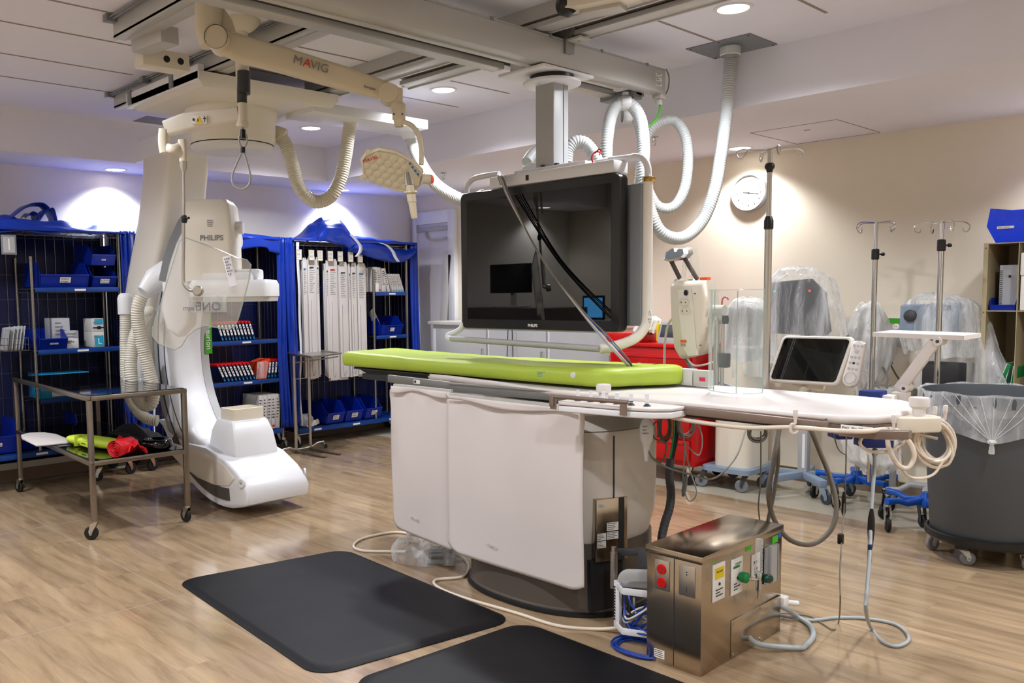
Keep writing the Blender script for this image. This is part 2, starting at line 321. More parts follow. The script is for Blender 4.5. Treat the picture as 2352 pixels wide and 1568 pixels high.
# ---------------------------------------------------------------- room shell
XW, YW = -7.42, 5.735                       # edges of the wood-look field
b = MB(); b.box((XL-.1, YB-.1, -.1), (XB+.1, YR+.1, -.002)); struct(b, 'floor', M_['sheet floor'])
b = MB(); b.box((XW, YB, -.002), (XB, YW, .0)); struct(b, 'floor_wood_field', M_['wood floor'])
b = MB(); b.box((XW-.055, YB, -.002), (XW, YW+.05, .0004)); struct(b, 'trim_1', M_['floor strip'])
b = MB()
for x in (-5.9, -4.02, -2.14): b.box((x, YB, 0), (x+.005, YW, .0003))
for y in (3.86, 1.9): b.box((XW, y, 0), (XB, y+.005, .0003))
struct(b, 'trim_2', M_['seam grey'])
b = MB(); b.box((XL-.12, YB, 0), (XL, YR+.12, 3.0)); struct(b, 'wall_left', M_['left wall paint'])
b = MB(); b.box((XL, YR, 0), (XB, YR+.12, 3.0)); struct(b, 'wall_right', M_['wall paint'])
b = MB(); b.box((XL, YB-.12, 0), (XB, YB, 3.0)); struct(b, 'wall_front', M_['wall paint'])
b = MB(); b.box((XB, YB-.12, 0), (XB+.12, YR+.12, 3.0)); struct(b, 'wall_back', M_['wall paint'])
b = MB(); b.box((XS, YB, ZC), (XB, YS, ZC+.1)); struct(b, 'ceiling', M_['ceiling paint'])
b = MB(); b.box((XL, YB, ZS), (XS, YS, ZC+.1)); b.box((XL, YS, ZS), (XB, YR, ZC+.1)); struct(b, 'ceiling_soffit', M_['soffit paint'])
b = MB(); b.box((XL+.0, YR-.012, 0), (XB, YR, .1)); struct(b, 'baseboard_right', M_['base cove'])
b = MB(); b.box((XL, YB, 0), (XL+.012, YR-.012, .1)); struct(b, 'baseboard_left', M_['base cove'])
b = MB(); b.box((XL, YR-.02, .1), (XB, YR, .106)); struct(b, 'trim_3', M_['beige metal'])
# ceiling panel joints
b = MB()
for x, ys in ((-6.0, ((1.2, 2.53),)), (-5.45, ((.8, 2.42),)), (-4.83, ((.9, 2.5), (4.13, 4.71))), (-4.35, ((.9, 1.84),)), (-4.27, ((4.1, 4.68),)), (-4.85, ((2.7, 3.5),)), (-4.25, ((2.7, 3.5),)),
              (-2.64, ((4.05, 4.64),)), (-2.0, ((4.1, 4.62),)), (-1.4, ((3.8, 4.62),)), (-3.4, ((2.7, 3.5),))):
    for y0, y1 in ys: b.box((x-.008, y0, ZC-.002), (x+.008, y1, ZC))
struct(b, 'trim_4', M_['seam grey'])
# ceiling access hatch outline in the soffit
b = MB(); x0, x1, y0, y1 = -3.05, -2.45, 5.84, 6.57
for lo, hi in (((x0, y0), (x1, y0+.006)), ((x0, y1), (x1, y1+.006)), ((x0, y0), (x0+.006, y1)), ((x1, y0), (x1+.006, y1)), ((-2.76, 6.05), (-2.72, 6.07))): b.box((*lo, ZS-.002), (*hi, ZS))
struct(b, 'trim_5', M_['seam grey'])
# recessed downlights
LL = {0: 'recessed round downlight in the raised ceiling', 2: 'recessed round downlight in the soffit'}
lab = {(-2.28, 4.18): 'recessed ceiling downlight beside the grey hose plate', (-4.49, 4.24): 'recessed ceiling downlight left of the monitor column',
       (-6.21, 4.31): 'small recessed downlight beyond the slotted ceiling vent', (-7.38, 3.09): 'soffit downlight over the left blue covered rack',
       (-7.41, 5.51): 'soffit downlight over the right blue covered rack', (-3.42, 6.4): 'soffit downlight in front of the wall clock'}
def downlight(x, y, z, label):
    t = thing('ceiling_light', label, 'ceiling light', (x, y, z), 0, 'recessed downlights')
    b = MB(); b.lathe([(.098, z), (.098, z-.004), (.085, z-.007), (.076, z-.003), (.076, z+0.0)], (x, y, 0), 40, cap=False); build(b, 'trim_ring', M_['white plastic'], t)
    b = MB(); b.lathe([(.0, z-.0035), (.077, z-.0035), (.077, z-.0005), (0, z-.0005)], (x, y, 0), 32, cap=False); build(b, 'lens', M_['glow lamp'], t)
    return t
for x, y, z, k in LAMPS: downlight(x, y, z, lab.get((x, y), 'recessed downlight outside the view, lighting the room'))
# grey metal plate in the ceiling with the hose outlet
t = thing('ceiling_plate', 'square grey metal ceiling plate where the tall white hose enters', 'ceiling plate', (-2.63, 4.81, ZC))
b = MB(); b.box((-2.83, 4.64, ZC-.006), (-2.43, 4.97, ZC)); build(b, 'plate', M_['mid grey'], t)
b = MB()
for x, y in ((-2.81, 4.66), (-2.45, 4.66), (-2.81, 4.95), (-2.45, 4.95), (-2.63, 4.66)): b.cyl((x, y, ZC-.009), (x, y, ZC-.005), .006, n=10)
build(b, 'screws', M_['dark grey'], t)
# slotted air vents
def vent(x, y, sx, sy, label):
    t = thing('ceiling_vent', label, 'vent', (x, y, ZC), 0)
    b = MB(); b.box((x-sx, y-sy, ZC-.008), (x+sx, y-sy+.02, ZC)); b.box((x-sx, y+sy-.02, ZC-.008), (x+sx, y+sy, ZC)); b.box((x-sx, y-sy, ZC-.008), (x-sx+.02, y+sy, ZC)); b.box((x+sx-.02, y-sy, ZC-.008), (x+sx, y+sy, ZC)); build(b, 'frame', M_['white plastic'], t)
    b = MB(); b.box((x-sx+.02, y-sy+.02, ZC-.004), (x+sx-.02, y+sy-.02, ZC)); build(b, 'backing', M_['mid grey'], t)
    b = MB()
    for k in range(6):
        yy = y-sy+.045+k*(2*sy-.09)/5; b.box((x-sx+.02, yy-.012, ZC-.009), (x+sx-.02, yy+.012, ZC-.006))
    build(b, 'louvres', M_['light grey'], t); return t
vent(-5.72, 4.05, .17, .17, 'square slotted air vent in the ceiling left of the hanging cream hose')
b = MB(); b.box((-6.85, 3.03, ZC-.004), (-6.6, 3.28, ZC)); solo(b, 'ceiling_grille', M_['mid grey'], 'flat grey ceiling grille in the corner left of the equipment carriage', 'grille')
# sprinklers
def sprinkler(p, label):
    t = thing('sprinkler', label, 'sprinkler', p)
    x, y, z = p; b = MB(); b.lathe([(.03, 0), (.03, -.006), (.012, -.01), (.009, -.03), (.004, -.034)], p, 16); build(b, 'body', M_['chrome'], t)
    b = MB(); b.tube(cr([(x-.012, y, z-.02), (x-.014, y, z-.04), (x, y, z-.055), (x+.014, y, z-.04), (x+.012, y, z-.02)], 4), .0022, 6); b.cyl((x, y, z-.057), (x, y, z-.06), .014, n=12); build(b, 'deflector', M_['chrome'], t)
sprinkler(Z(1019, 396, ZS), 'small ceiling sprinkler between the surgical lamp and the monitor')
sprinkler(Z(1503, 314, ZS), 'small ceiling sprinkler seen behind the big white hose loop')
# wall clock
cx, cz = -3.445, 2.272; yw = YR
t = thing('wall_clock', 'round white wall clock with silver rim lit by a downlight', 'clock', (cx, yw, cz))
b = MB(); b.lathe([(.148, .0), (.152, .02), (.148, .045), (.14, .05), (.134, .044), (.134, .03)], (cx, yw, cz), 48, (0, -1, 0), cap=False); build(b, 'rim', M_['light grey'], t)
b = MB(); b.lathe([(.0, .03), (.135, .03), (.135, 0.001), (0, .001)], (cx, yw, cz), 40, (0, -1, 0), cap=False); build(b, 'dial', M_['label white'], t)
b = MB(); y = yw-.033
for a, l, w_ in ((-10, .085, .004), (170, .05, .006)):
    d = V(math.cos(R(a)), 0, math.sin(R(a))); b.bar(V(cx, y, cz)-d*.015, V(cx, y, cz)+d*l, .002, w_, up=(-math.sin(R(a)), 0, math.cos(R(a))))
b.cyl((cx, y+.001, cz), (cx, y-.003, cz), .008, n=12); build(b, 'hands', M_['ink'], t)
b = MB()
for k in range(60):
    a = R(k*6); d = V(math.cos(a), 0, math.sin(a)); b.bar(V(cx, y+.001, cz)+d*.122, V(cx, y+.001, cz)+d*.129, .0015, .0018 if k % 5 else .004, up=(-math.sin(a), 0, math.cos(a)))
build(b, 'minute_marks', M_['ink grey'], t)
for k in range(12):
    a = R(90-30*(k+1)); text(str(k+1), .03, frm((cx+.1*math.cos(a), y+.001, cz+.1*math.sin(a)-.01), (1, 0, 0), (0, 0, 1)), 'numeral', M_['ink'], t, align='CENTER')
# door in the right wall behind the monitor: frame, leaf and an old wipe box
t = thing('door_1', 'white door frame', 'door', (-7.2, YR, 0)); t['kind'] = 'structure'; del t['category']; del t['label']
b = MB(); yf = YR
b.box((-7.5, yf-.06, 0), (-7.44, yf, 2.42), .004); b.box((-6.92, yf-.06, 0), (-6.82, yf, 2.42), .004); b.box((-7.44, yf-.058, 2.28), (-6.92, yf, 2.418), .004); build(b, 'door_frame', M_['white plastic'], t)
b = MB(); b.box((-7.44, yf-.02, 0), (-6.92, yf, 2.28)); build(b, 'door_panel', M_['soffit paint'], t)
b = MB(); b.box((-7.44, yf-.055, 2.2), (-6.93, yf-.02, 2.25), .004); b.cyl((-7.0, yf-.056, 2.225), (-7.0, yf-.06, 2.225), .014, n=16); build(b, 'door_closer', M_['light grey'], t)
b = MB(); b.tube(cr([(-7.3, yf-.05, 2.2), (-7.24, yf-.06, 2.12), (-7.1, yf-.06, 2.1), (-6.95, yf-.05, 2.11)], 6), .012, 8); build(b, 'closer_arm', M_['grey white'], t)
b = MB()
M0 = frm((-7.08, yf-.06, .62), (.12, 0, 1), (0, 1, 0)); b.M = M0
b.box((0, 0, -.055), (1.32, .03, .055), .003); b.M = Matrix(); solo(b, 'catheter_box', M_['card white'], 'tall narrow white carton leaning against the door frame', 'box')
# panelling / cabinets along the right wall behind the monitor
t = thing('wall_cabinet', 'run of low pale cabinet doors behind the green padded table', 'cabinet', (-5.6, YR-.3, 0))
b = MB(); b.box((-6.75, YR-.45, .0), (-4.35, YR-.012, 1.18), .004); build(b, 'body', M_['white plastic'], t)
xs = [-6.7, -5.93, -5.16, -4.39]
for i in range(3):
    b = MB(); b.box((xs[i]+.02, YR-.475, .14), (xs[i+1]-.02, YR-.45, 1.14), .004); d = build(b, 'door', M_['light grey'], t)
    b = MB(); b.tube([(xs[i+1]-.06, YR-.475, .8), (xs[i+1]-.06, YR-.5, .8), (xs[i+1]-.06, YR-.5, .95), (xs[i+1]-.06, YR-.475, .95)], .005, 8); build(b, 'handle', M_['steel'], d)
b = MB(); b.box((-6.78, YR-.5, 1.18), (-4.33, YR-.012, 1.215), .004); build(b, 'worktop', M_['grey white'], t)
# two black cables on that wall
for k in range(2):
    b = MB(); x = -5.62+.05*k
    b.tube(cr([(x, YR-.515, 1.6), (x+.005, YR-.515, 1.2), (x-.01+.03*k, YR-.52, .8), (x, YR-.515, .3)], 6), .004, 6)
    solo(b, 'wall_cable', M_['cord black'], ['left', 'right'][k]+' one of two thin black cords hanging below the monitor', 'cable', 'black cables below the monitor')
# ---------------------------------------------------------------- floor mats
def floor_mat(corners, rad, label):
    P = [Vector(c) for c in corners]; n = len(P)
    def outline(off, z):
        out = []
        cen = sum(P, Vector((0, 0)))/n
        for i in range(n):
            a, b, c = P[i-1], P[i], P[(i+1) % n]; u = (a-b).normalized(); v = (c-b).normalized()
            cc = b+(u+v)*rad; n1 = (cc-(b+u*rad)); n2 = (cc-(b+v*rad))
            for k in range(9):
                t = k/8*math.pi/2; p = cc-n2*math.sin(t)*1-n1*math.cos(t)*1 if False else cc-(v*rad)*math.cos(t)*1-(u*rad)*math.sin(t)*1
                out.append(p+(cen-p).normalized()*off)
        return [(p.x, p.y, z) for p in out]
    b = MB(); b.rings([outline(0, .001), outline(.0, .004), outline(.03, .0135), outline(.055, .0175), outline(.065, .0178)])
    return solo(b, 'floor_mat', M_['mat rubber'], label, 'floor mat', smooth=50)
def rect(p, q, wd):       # corners from edge p->q plus width to its right
    p, q = Vector(p), Vector(q); d = (q-p).normalized(); nrm = Vector((d.y, -d.x))
    return [p, q, q+nrm*wd, p+nrm*wd]
floor_mat([(-4.23, 2.0), (-4.06, 2.98), (-2.60, 2.87), (-2.75, 1.87)], .11, 'black floor mat seen in full beside the padded table')
floor_mat([(-2.63, 1.93), (-2.565, 2.885), (-1.1, 2.83), (-1.2, 1.87)], .11, 'black floor mat nearest the viewer, cut off by the bottom edge')
# ---------------------------------------------------------------- stainless back table with two shelves
def caster(b_f, b_w, c, yaw, r=.035, hf=.1):      # fork into b_f, wheel into b_w ; c = top centre on floor plan
    x, y = c; d = V(math.cos(yaw), math.sin(yaw), 0); s = V(-d.y, d.x, 0); off = d*.022
    b_f.cyl((x, y, hf), (x, y, hf-.012), .02, n=16)
    for k in (-1, 1):
        b_f.prism([(-.02, hf-.012), (.022, hf-.012), (.035, r+.01), (.03, r-.012), (.016, r-.012), (.01, r+.01)], (V(x, y, 0)+s*(k*.016), d, (0, 0, 1)), s*(.003*k))
    a = V(x, y, r)+off; b_w.lathe([(0, -.012), (r-.006, -.012), (r, -.007), (r, .007), (r-.006, .012), (0, .012)], a, 24, s, cap=False)
    b_f.cyl(a-s*.019, a+s*.019, .006, n=10)
TX, TY, TA = -6.205, 2.365, R(-3.3)
t = thing('instrument_trolley', 'stainless steel instrument trolley with dark polished top and lower shelf', 'trolley', (TX, TY, 0), TA)
Mt = Matrix.Translation((TX, TY, 0)) @ Matrix.Rotation(TA, 4, 'Z')
L2, W2, HT, HS = .875, .305, .905, .50
for h, nm in ((HT, 'top_shelf'), (HS, 'lower_shelf')):
    b = MB(); b.M = Mt
    b.bar((-L2-.017, -W2-.002, h-.02), (L2+.017, -W2-.002, h-.02), .03, .03, .003); b.bar((-L2-.017, W2+.002, h-.02), (L2+.017, W2+.002, h-.02), .03, .03, .003)
    b.bar((-L2-.002, -W2, h-.02), (-L2-.002, W2, h-.02), .03, .03, .003); b.bar((L2+.002, -W2, h-.02), (L2+.002, W2, h-.02), .03, .03, .003); f = build(b, nm, M_['brushed steel'], t)
    b = MB(); b.M = Mt; b.box((-L2, -W2, h-.008), (L2, W2, h-.001)); build(b, 'shelf_plate', M_['dark glass top'], f, label='dark mirror-polished shelf plate')
for sx in (-1, 1):
    for sy in (-1, 1):
        b = MB(); b.M = Mt; b.bar((sx*L2, sy*W2, .11), (sx*L2, sy*W2, HT-.03), .032, .032, .003); lg = build(b, 'leg', M_['brushed steel'], t)
        bf, bw = MB(), MB(); bf.M = bw.M = Mt; caster(bf, bw, (sx*L2, sy*W2), R(200 if sx*sy > 0 else 235), r=.043, hf=.115); cs = build(bf, 'caster', M_['chrome'], lg); build(bw, 'caster_wheel', M_['black rubber'], lg)
# things on its lower shelf
zs = HS
b = MB(); b.M = Mt
def rbox_roll(mb, p, q, r, sq=.8, n=20):
    mb.tube([p, q], r, n)
g = MB(); g.M = Mt
g.rings([[(-.46+.0*k, 0, 0)]*1 for k in (0,)]) if False else None
def blob_strip(pts, wz, hz_, seed=1, n=18, wob=.08):         # soft elongated bundle along a path
    rnd = random.Random(seed); rs = []
    m = len(pts)
    for i, p in enumerate(pts):
        p = Vector(p); q = Vector(pts[min(i+1, m-1)])-Vector(pts[max(i-1, 0)]); q.normalize(); s = q.cross(V(0, 0, 1)).normalized()
        e = math.sin(math.pi*min(1, (i+.35)/2.2)/2) if i < 2 else (math.sin(math.pi*min(1, (m-1-i+.35)/2.2)/2) if i > m-3 else 1)
        rs.append([p+s*(wz*e*math.copysign(abs(math.cos(a))**.75, math.cos(a))*(1+wob*(rnd.random()-.5)))+V(0, 0, hz_*e*math.copysign(abs(math.sin(a))**.8, math.sin(a))*(1+wob*(rnd.random()-.5))) for a in [2*math.pi*k/n for k in range(n)]])
    return rs
p0 = Z(152, 1006, zs+.02); p1 = Z(300, 1022, zs+.02)
def lerp(a, b_, t_): return Vector(a)*(1-t_)+Vector(b_)*t_
L0, L1 = Z(156, 1004, zs+.036), Z(292, 1024, zs+.036); L0.z = L1.z = zs+.036
b = MB(); b.rings(blob_strip([lerp(L0, L1, k/9) for k in range(10)], .075, .034, 3, wob=.05)); 
t = thing('folded_vinyl_cover', 'bright lime green folded vinyl roll on the trolley lower shelf', 'cover', (L0.x, L0.y, zs)); LS = lerp(L0, L1, .5)-V(-6.0, 2.395, zs+.036)
build(b, 'roll', M_['lime cloth'], t, smooth=60, sub=1)
b = MB(); b.M = Matrix.Translation(LS); b.bar((-6.1, 2.305, zs+.004), (-6.1, 2.31, zs+.075), .05, .006, .002); b.box((-6.04, 2.298, zs+.018), (-5.86, 2.304, zs+.05), .001); build(b, 'flap', M_['lime cloth'], t)
b = MB(); lines(b, Matrix.Translation(LS) @ frm((-6.02, 2.2975, zs+.022), (1, 0, 0), (0, 0, 1)), .15, .024, 1, seed=4); build(b, 'print', M_['ink'], t)
# white board under it
B0 = Z(62, 997, zs)+V(.33, 0, 0); B0.z = zs
b = MB(); b.prism([(-.33, -.0), (-.26, -.075), (-.1, -.11), (.3, -.12), (.34, .12), (-.1, .13), (-.26, .09)], (B0, (1, -.05, 0), (.05, 1, 0)), (0, 0, .012), bev=.004); solo(b, 'arm_board', M_['tabletop white'], 'white pointed arm board at the far end of the trolley lower shelf', 'board')
# red rolled strap
t = thing('rolled_strap', 'shiny red rolled safety strap on the trolley lower shelf', 'strap', (-5.56, 2.32, zs))
b = MB(); ctr = Z(262, 1030, zs+.058); dr = V(-.5, .87, 0).normalized(); sd = V(.87, .5, 0)
sp = []
for k in range(90):
    a = k*.36; r = .006+.0016*k*.36; sp.append((r*math.cos(a), r*math.sin(a)))
rs_o = [ctr+sd*x+V(0, 0, y) for x, y in sp]
b.sheet(lambda u, v: ctr+sd*sp[min(89, int(u*89))][0]+V(0, 0, sp[min(89, int(u*89))][1])+dr*(v*.17), 89, 1); build(b, 'roll', M_['red fabric'], t, solid=.003)
b = MB()
b.sheet(lambda u, v: V(ctr.x-.22+.26*u, ctr.y+.07+.13*v, zs+.012+.085*math.sin(math.pi*min(1, max(0, v*.9+.1)))*(.75+.35*noise.noise(V(u*5, v*4, 2)))+.03*noise.noise(V(u*9, v*7, 5))), 22, 12); build(b, 'loose_end', M_['red fabric'], t, solid=.004, smooth=60)
# black gel head ring
b = MB(); c = Z(360, 1018, zs+.036)
b.rings([[c+V(math.cos(a)*(.085+.032*math.cos(q)), math.sin(a)*(.07+.032*math.cos(q)), .034*math.sin(q)) for q in [2*math.pi*j/12 for j in range(12)]] for a in [2*math.pi*k/36 for k in range(36)]], cap=False, closed=True)
solo(b, 'head_ring', M_['gel black'], 'glossy black gel head ring on the trolley lower shelf', 'cushion', smooth=80)
# dark folded cloth at the back of the shelf
b = MB(); b.sheet(lambda u, v: V(-6.3+.75*u, 2.5+.13*v, zs+.012+.11*math.sin(math.pi*u)*(1-v*.6)*(1 if v > .01 else .3)+.02*noise.noise(V(u*6, v*5, 1))), 24, 8); b.sheet(lambda u, v: V(-6.3+.75*u, 2.5-.0*v, zs+.003+(.009+.033*math.sin(math.pi*u))*v), 24, 1)
solo(b, 'folded_drape', M_['dark fabric'], 'dark folded cloth heaped at the back of the trolley lower shelf', 'cloth', solid=.004, smooth=60)
# ---------------------------------------------------------------- patient table
t = thing('patient_table', 'white tilting patient table on a grey pedestal column', 'table', (-2.67, 3.36, 0))
def oval(cx_, cy_, rx, ry, z, n=48, e=.85): return [(cx_+rx*math.copysign(abs(math.cos(a))**e, math.cos(a)), cy_+ry*math.copysign(abs(math.sin(a))**e, math.sin(a)), z) for a in [2*math.pi*k/n for k in range(n)]]
cx, cy = -2.78, 3.40
b = MB(); b.rings([oval(cx, cy, .485, .385, 0), oval(cx, cy, .485, .385, .03), oval(cx, cy, .475, .378, .035), oval(cx, cy, .47, .372, .34)]); bs = build(b, 'base', M_['column dark'], t, label='dark brown pedestal base')
b = MB(); b.rings([oval(cx, cy, .497, .397, .004), oval(cx, cy, .497, .397, .018), oval(cx, cy, .484, .384, .024)]); build(b, 'floor_seal', M_['black rubber'], bs)
b = MB()
b.rings([oval(cx, cy, .44, .35, .29), oval(cx, cy, .455, .365, .34), oval(cx, cy, .485, .385, .45), oval(cx, cy, .49, .39, .6), oval(cx, cy, .49, .39, .84), oval(cx, cy, .478, .38, .862)])
col = build(b, 'column_cover', M_['column grey'], t, smooth=50)
b = MB(); b.rings([oval(cx, cy, .48, .385, .866), oval(cx, cy, .42, .36, .90), oval(cx, cy, .37, .33, .925), oval(cx, cy, .365, .325, .965)]); build(b, 'column_shoulder', M_['column grey'], t, smooth=50)
b = MB(); b.rings([oval(cx, cy, .35, .30, .958), oval(cx, cy, .38, .32, .97), oval(cx, cy, .42, .31, .985)]); build(b, 'column_head', M_['column grey'], t, smooth=50)
b = MB()                                                   # vertical panel split and horizontal seam
a0 = R(-22); px_, py_ = cx+.492*math.copysign(abs(math.cos(a0))**.85, math.cos(a0)), cy+.392*math.copysign(abs(math.sin(a0))**.85, math.sin(a0))
b.box((px_-.002, py_-.003, .56), (px_+.002, py_+.004, .845)); build(b, 'panel_seam', M_['dark grey'], col)
# service recess at the column foot
Mr = frm((px_+.0, py_-.012, 0), (math.cos(a0+math.pi/2), math.sin(a0+math.pi/2), 0), (0, 0, 1))
b = MB(); b.M = Mr; b.box((-.085, .27, -.03), (.08, .56, .004), .003); rc = build(b, 'service_opening', M_['steel plate'], col, label='open metal service recess')
b = MB(); b.M = Mr; b.box((.035, .27, .004), (.06, .56, .008)); b.box((-.1, .03, -.09), (.07, .27, -.021)); build(b, 'gap', M_['charcoal'], rc)
for i, (x0, y0, w_, h_) in enumerate(((-.03, .41, .06, .038), (-.08, .37, .045, .032), (-.03, .37, .06, .034), (-.08, .335, .045, .03), (-.075, .52, .035, .02))):
    b = MB(); b.M = Mr; b.box((x0, y0, .004), (x0+w_, y0+h_, .0055)); l = build(b, 'rating_label', M_['label white'], col); b = MB(); lines(b, Mr @ Matrix.Translation((x0, y0, .0056)), w_, h_, 4, seed=i); build(b, 'print', M_['ink'], l) if False else build(b, 'print', M_['ink'], col)
# table top (white, slightly dished) with narrow head part
near = [(-3.62, 3.30), (-3.60, 3.25), (-3.56, 3.238), (-3.4, 3.235), (-3.0, 3.17), (-2.7, 3.09), (-2.4, 3.07), (-1.4, 3.065), (-1.25, 3.09), (-1.17, 3.16), (-1.13, 3.26)]
far = [(-1.13, 3.5), (-1.16, 3.6), (-1.25, 3.69), (-1.4, 3.72), (-2.4, 3.72), (-3.0, 3.69), (-3.4, 3.665), (-3.56, 3.655), (-3.60, 3.63), (-3.62, 3.58)]
b = MB(); b.prism([(-4.38, 3.34), (-4.3, 3.26), (-4.2, 3.245), (-3.55, 3.245), (-3.55, 3.65), (-4.2, 3.65), (-4.3, 3.63), (-4.38, 3.55)], ((0, 0, 1.042), (1, 0, 0), (0, 1, 0)), (0, 0, .009), bev=.003); b.prism([(-4.24, 1.042), (-3.5, 1.042), (-3.5, .985), (-4.15, 1.015)], ((0, 3.26, 0), (1, 0, 0), (0, 0, 1)), (0, .38, 0)); build(b, 'head_section', M_['black plastic'], t, label='black carbon underside at the head end')
pl = near+far; cxx = -2.7
def ins(o, z): return [((x-cxx)*(1-o/2.2)+cxx, (y-3.39)*(1-o*3.2)+3.39, z) for x, y in pl]
b = MB(); b.rings([ins(.055, 1.012), ins(.01, 1.022), ins(.0, 1.038), ins(.004, 1.05), ins(.016, 1.054), ins(.03, 1.045), ins(.05, 1.043)]); build(b, 'table_top', M_['tabletop white'], t, smooth=60)
b = MB(); b.prism([(-4.2, 3.25), (-3.0, 3.25), (-2.6, 3.12), (-1.2, 3.12), (-1.2, 3.66), (-2.6, 3.66), (-3.0, 3.63), (-4.2, 3.63)], ((0, 0, .985), (1, 0, 0), (0, 1, 0)), (0, 0, .035), bev=.004); build(b, 'under_frame', M_['charcoal'], t)
b = MB(); b.prism([(-4.0, 0), (-2.2, 0), (-2.2, -.03), (-3.9, -.03)], ((0, 3.3, 1.01), (1, 0, 0), (0, 0, 1)), (0, .28, 0)); build(b, 'carbon_beam', M_['black plastic'], t)
b = MB(); b.bar((-3.78, 3.115, 1.025), (-3.272, 3.115, 1.018), .02, .042, .002); r1 = build(b, 'side_rail', M_['dark aluminium'], t)
b = MB(); b.bar((-3.268, 3.11, 1.012), (-2.40, 3.095, 1.026), .02, .048, .002); b.bar((-3.268, 3.098, 1.03), (-2.40, 3.083, 1.044), .006, .008, .001); build(b, 'side_rail', M_['dark aluminium'], t)
b = MB(); b.box((-3.55, 3.101, 1.012), (-3.5, 3.104, 1.034)); build(b, 'warning_label', M_['label white'], r1)
b = MB(); b.cyl((-3.537, 3.1005, 1.023), (-3.537, 3.0995, 1.023), .008, n=16); build(b, 'warning_mark', M_['ink'], r1)
b = MB(); b.bar((-1.90, 3.05, 1.024), (-1.28, 3.05, 1.018), .02, .032, .004); b.bar((-1.9, 3.07, 1.03), (-1.3, 3.07, 1.03), .03, .02); r2 = build(b, 'side_rail', M_['brown rail'], t, label='brown metal accessory rail')
b = MB(); b.rings([ins(.012, 1.006), ins(.006, 1.008), ins(.006, 1.02), ins(.02, 1.022)]) ; build(b, 'rim_band', M_['brown rail'], t)
b = MB(); b.prism([(-1.25, 3.06), (-1.13, 3.07), (-1.05, 3.14), (-1.05, 3.17), (-1.14, 3.1), (-1.25, 3.09)], ((0, 0, .985), (1, 0, 0), (0, 1, 0)), (0, 0, .03), bev=.003); build(b, 'end_tray', M_['brown rail'], t)
b = MB(); b.box((-1.235, 3.042, 1.012), (-1.13, 3.044, 1.03)); lb = build(b, 'load_label', M_['label white'], t)
text('IPXO   Max. 275 kg', .0105, frm((-1.232, 3.0415, 1.017), (1, 0, 0), (0, 0, 1)), 'load_print', M_['ink'], t)
# lead curtains hanging from the rail
def curtain(x0, x1, zt, zb0, zb1, y0, seed, lab_, slot=False):
    def f(u, v):
        x = x0+(x1-x0)*u; zb = zb0+(zb1-zb0)*u
        # rounded lower corners and top corners
        e = .05; cu = 0
        if u < .1: cu = (1-u/.1)**2*.045
        if u > .9: cu = max(cu, ((u-.9)/.1)**2*.03)
        z = zb+cu+(zt-cu*.5-zb-cu)*(1-v)
        bow = -.012*math.sin(math.pi*u)*math.sin(math.pi*v)+.012*noise.noise(V(u*2.2+seed, v*1.6, seed))-.006*math.exp(-((v-.03)/.05)**2)*math.sin(u*19+seed)
        return V(x, y0+bow, z)
    t_ = thing('lead_curtain', lab_, 'curtain', ((x0+x1)/2, y0, zt)); b_ = MB(); b_.sheet(f, 40, 48); build(b_, 'panel', M_['curtain vinyl'], t_, solid=.004, smooth=70)
    b_ = MB(); b_.sheet(lambda u, v: V(x0+.03+(x1-x0-.06)*u, y0-.022-.004*math.sin(u*9+seed)*v, zt+.004-(.028+.012*math.sin(u*7+seed))*v), 40, 3); build(b_, 'top_hem', M_['curtain vinyl'], t_, solid=.002, smooth=70)
    b_ = MB(); zz = zb0+.2; zz = zb0+.11
    text('MAVIG', .022, frm((x0+(x1-x0)*.33, y0-.012, (zb0+zb1)/2+.1), (1, 0, -.15), (.15, 0, 1)), 'embossed_mark', M_['curtain vinyl'], t_, ext=.001)
    b_.free if False else b_.bm.free()
    b_ = MB(); b_.box((x0+.02, y0+.004, zt-.015), (x1-.02, y0+.02, zt+.012)); build(b_, 'hanger_strip', M_['grey white'], t_)
curtain(-3.665, -3.165, .998, .205, .165, 3.03, 1.3, 'left of the two hanging pale lead curtains on the table side')
curtain(-3.185, -2.315, .985, .175, .165, 3.0, 4.1, 'right, wider of the two hanging pale lead curtains on the table side')
# green mattress
xm0, xm1, ym0, ym1 = -4.42, -2.2, 3.235, 3.70
def mout(o, z, sq=1):
    P = []; r = .07; o2 = o
    def arc(cx_, cy_, a0, a1, rr):
        for k in range(8):
            a = R(a0+(a1-a0)*k/7); P.append((cx_+rr*math.cos(a), cy_+rr*math.sin(a), z+.0))
    def edge(pa, pb, n):
        for k in range(1, n): P.append((pa[0]+(pb[0]-pa[0])*k/n, pa[1]+(pb[1]-pa[1])*k/n, z))
    arc(xm0+r+o, ym0+r+o, 180, 270, r); edge((xm0+r+o, ym0+o), (-2.5-o, ym0+o), 26)
    arc(-2.5-o, ym0+.17+o, 270, 355, .17); edge((-2.33-o, ym0+.17), (xm1-o, ym1-.1), 4); arc(xm1-.1-o, ym1-.08-o, 0, 90, .08); edge((xm1-.1, ym1-o), (xm0+r+o, ym1-o), 26); arc(xm0+r+o, ym1-r-o, 90, 180, r)
    return P
def mlay(o, z, amp=1):
    out = []
    for x, y, zz in mout(o, z):
        k = noise.noise(V(x*9, y*9, z*12)); fold = noise.noise(V(x*28, 3, z*6))*(1 if x > -2.75 or x < -4.35 else .15)
        out.append((x, y+.006*fold*amp, zz+.004*k*amp+(.012*((x+3.3)/1.1)**2 if z > 1.1 else 0)))
    return out
t = thing('table_mattress', 'long lime green vinyl mattress on the patient table', 'mattress', (-3.3, 3.46, 1.05))
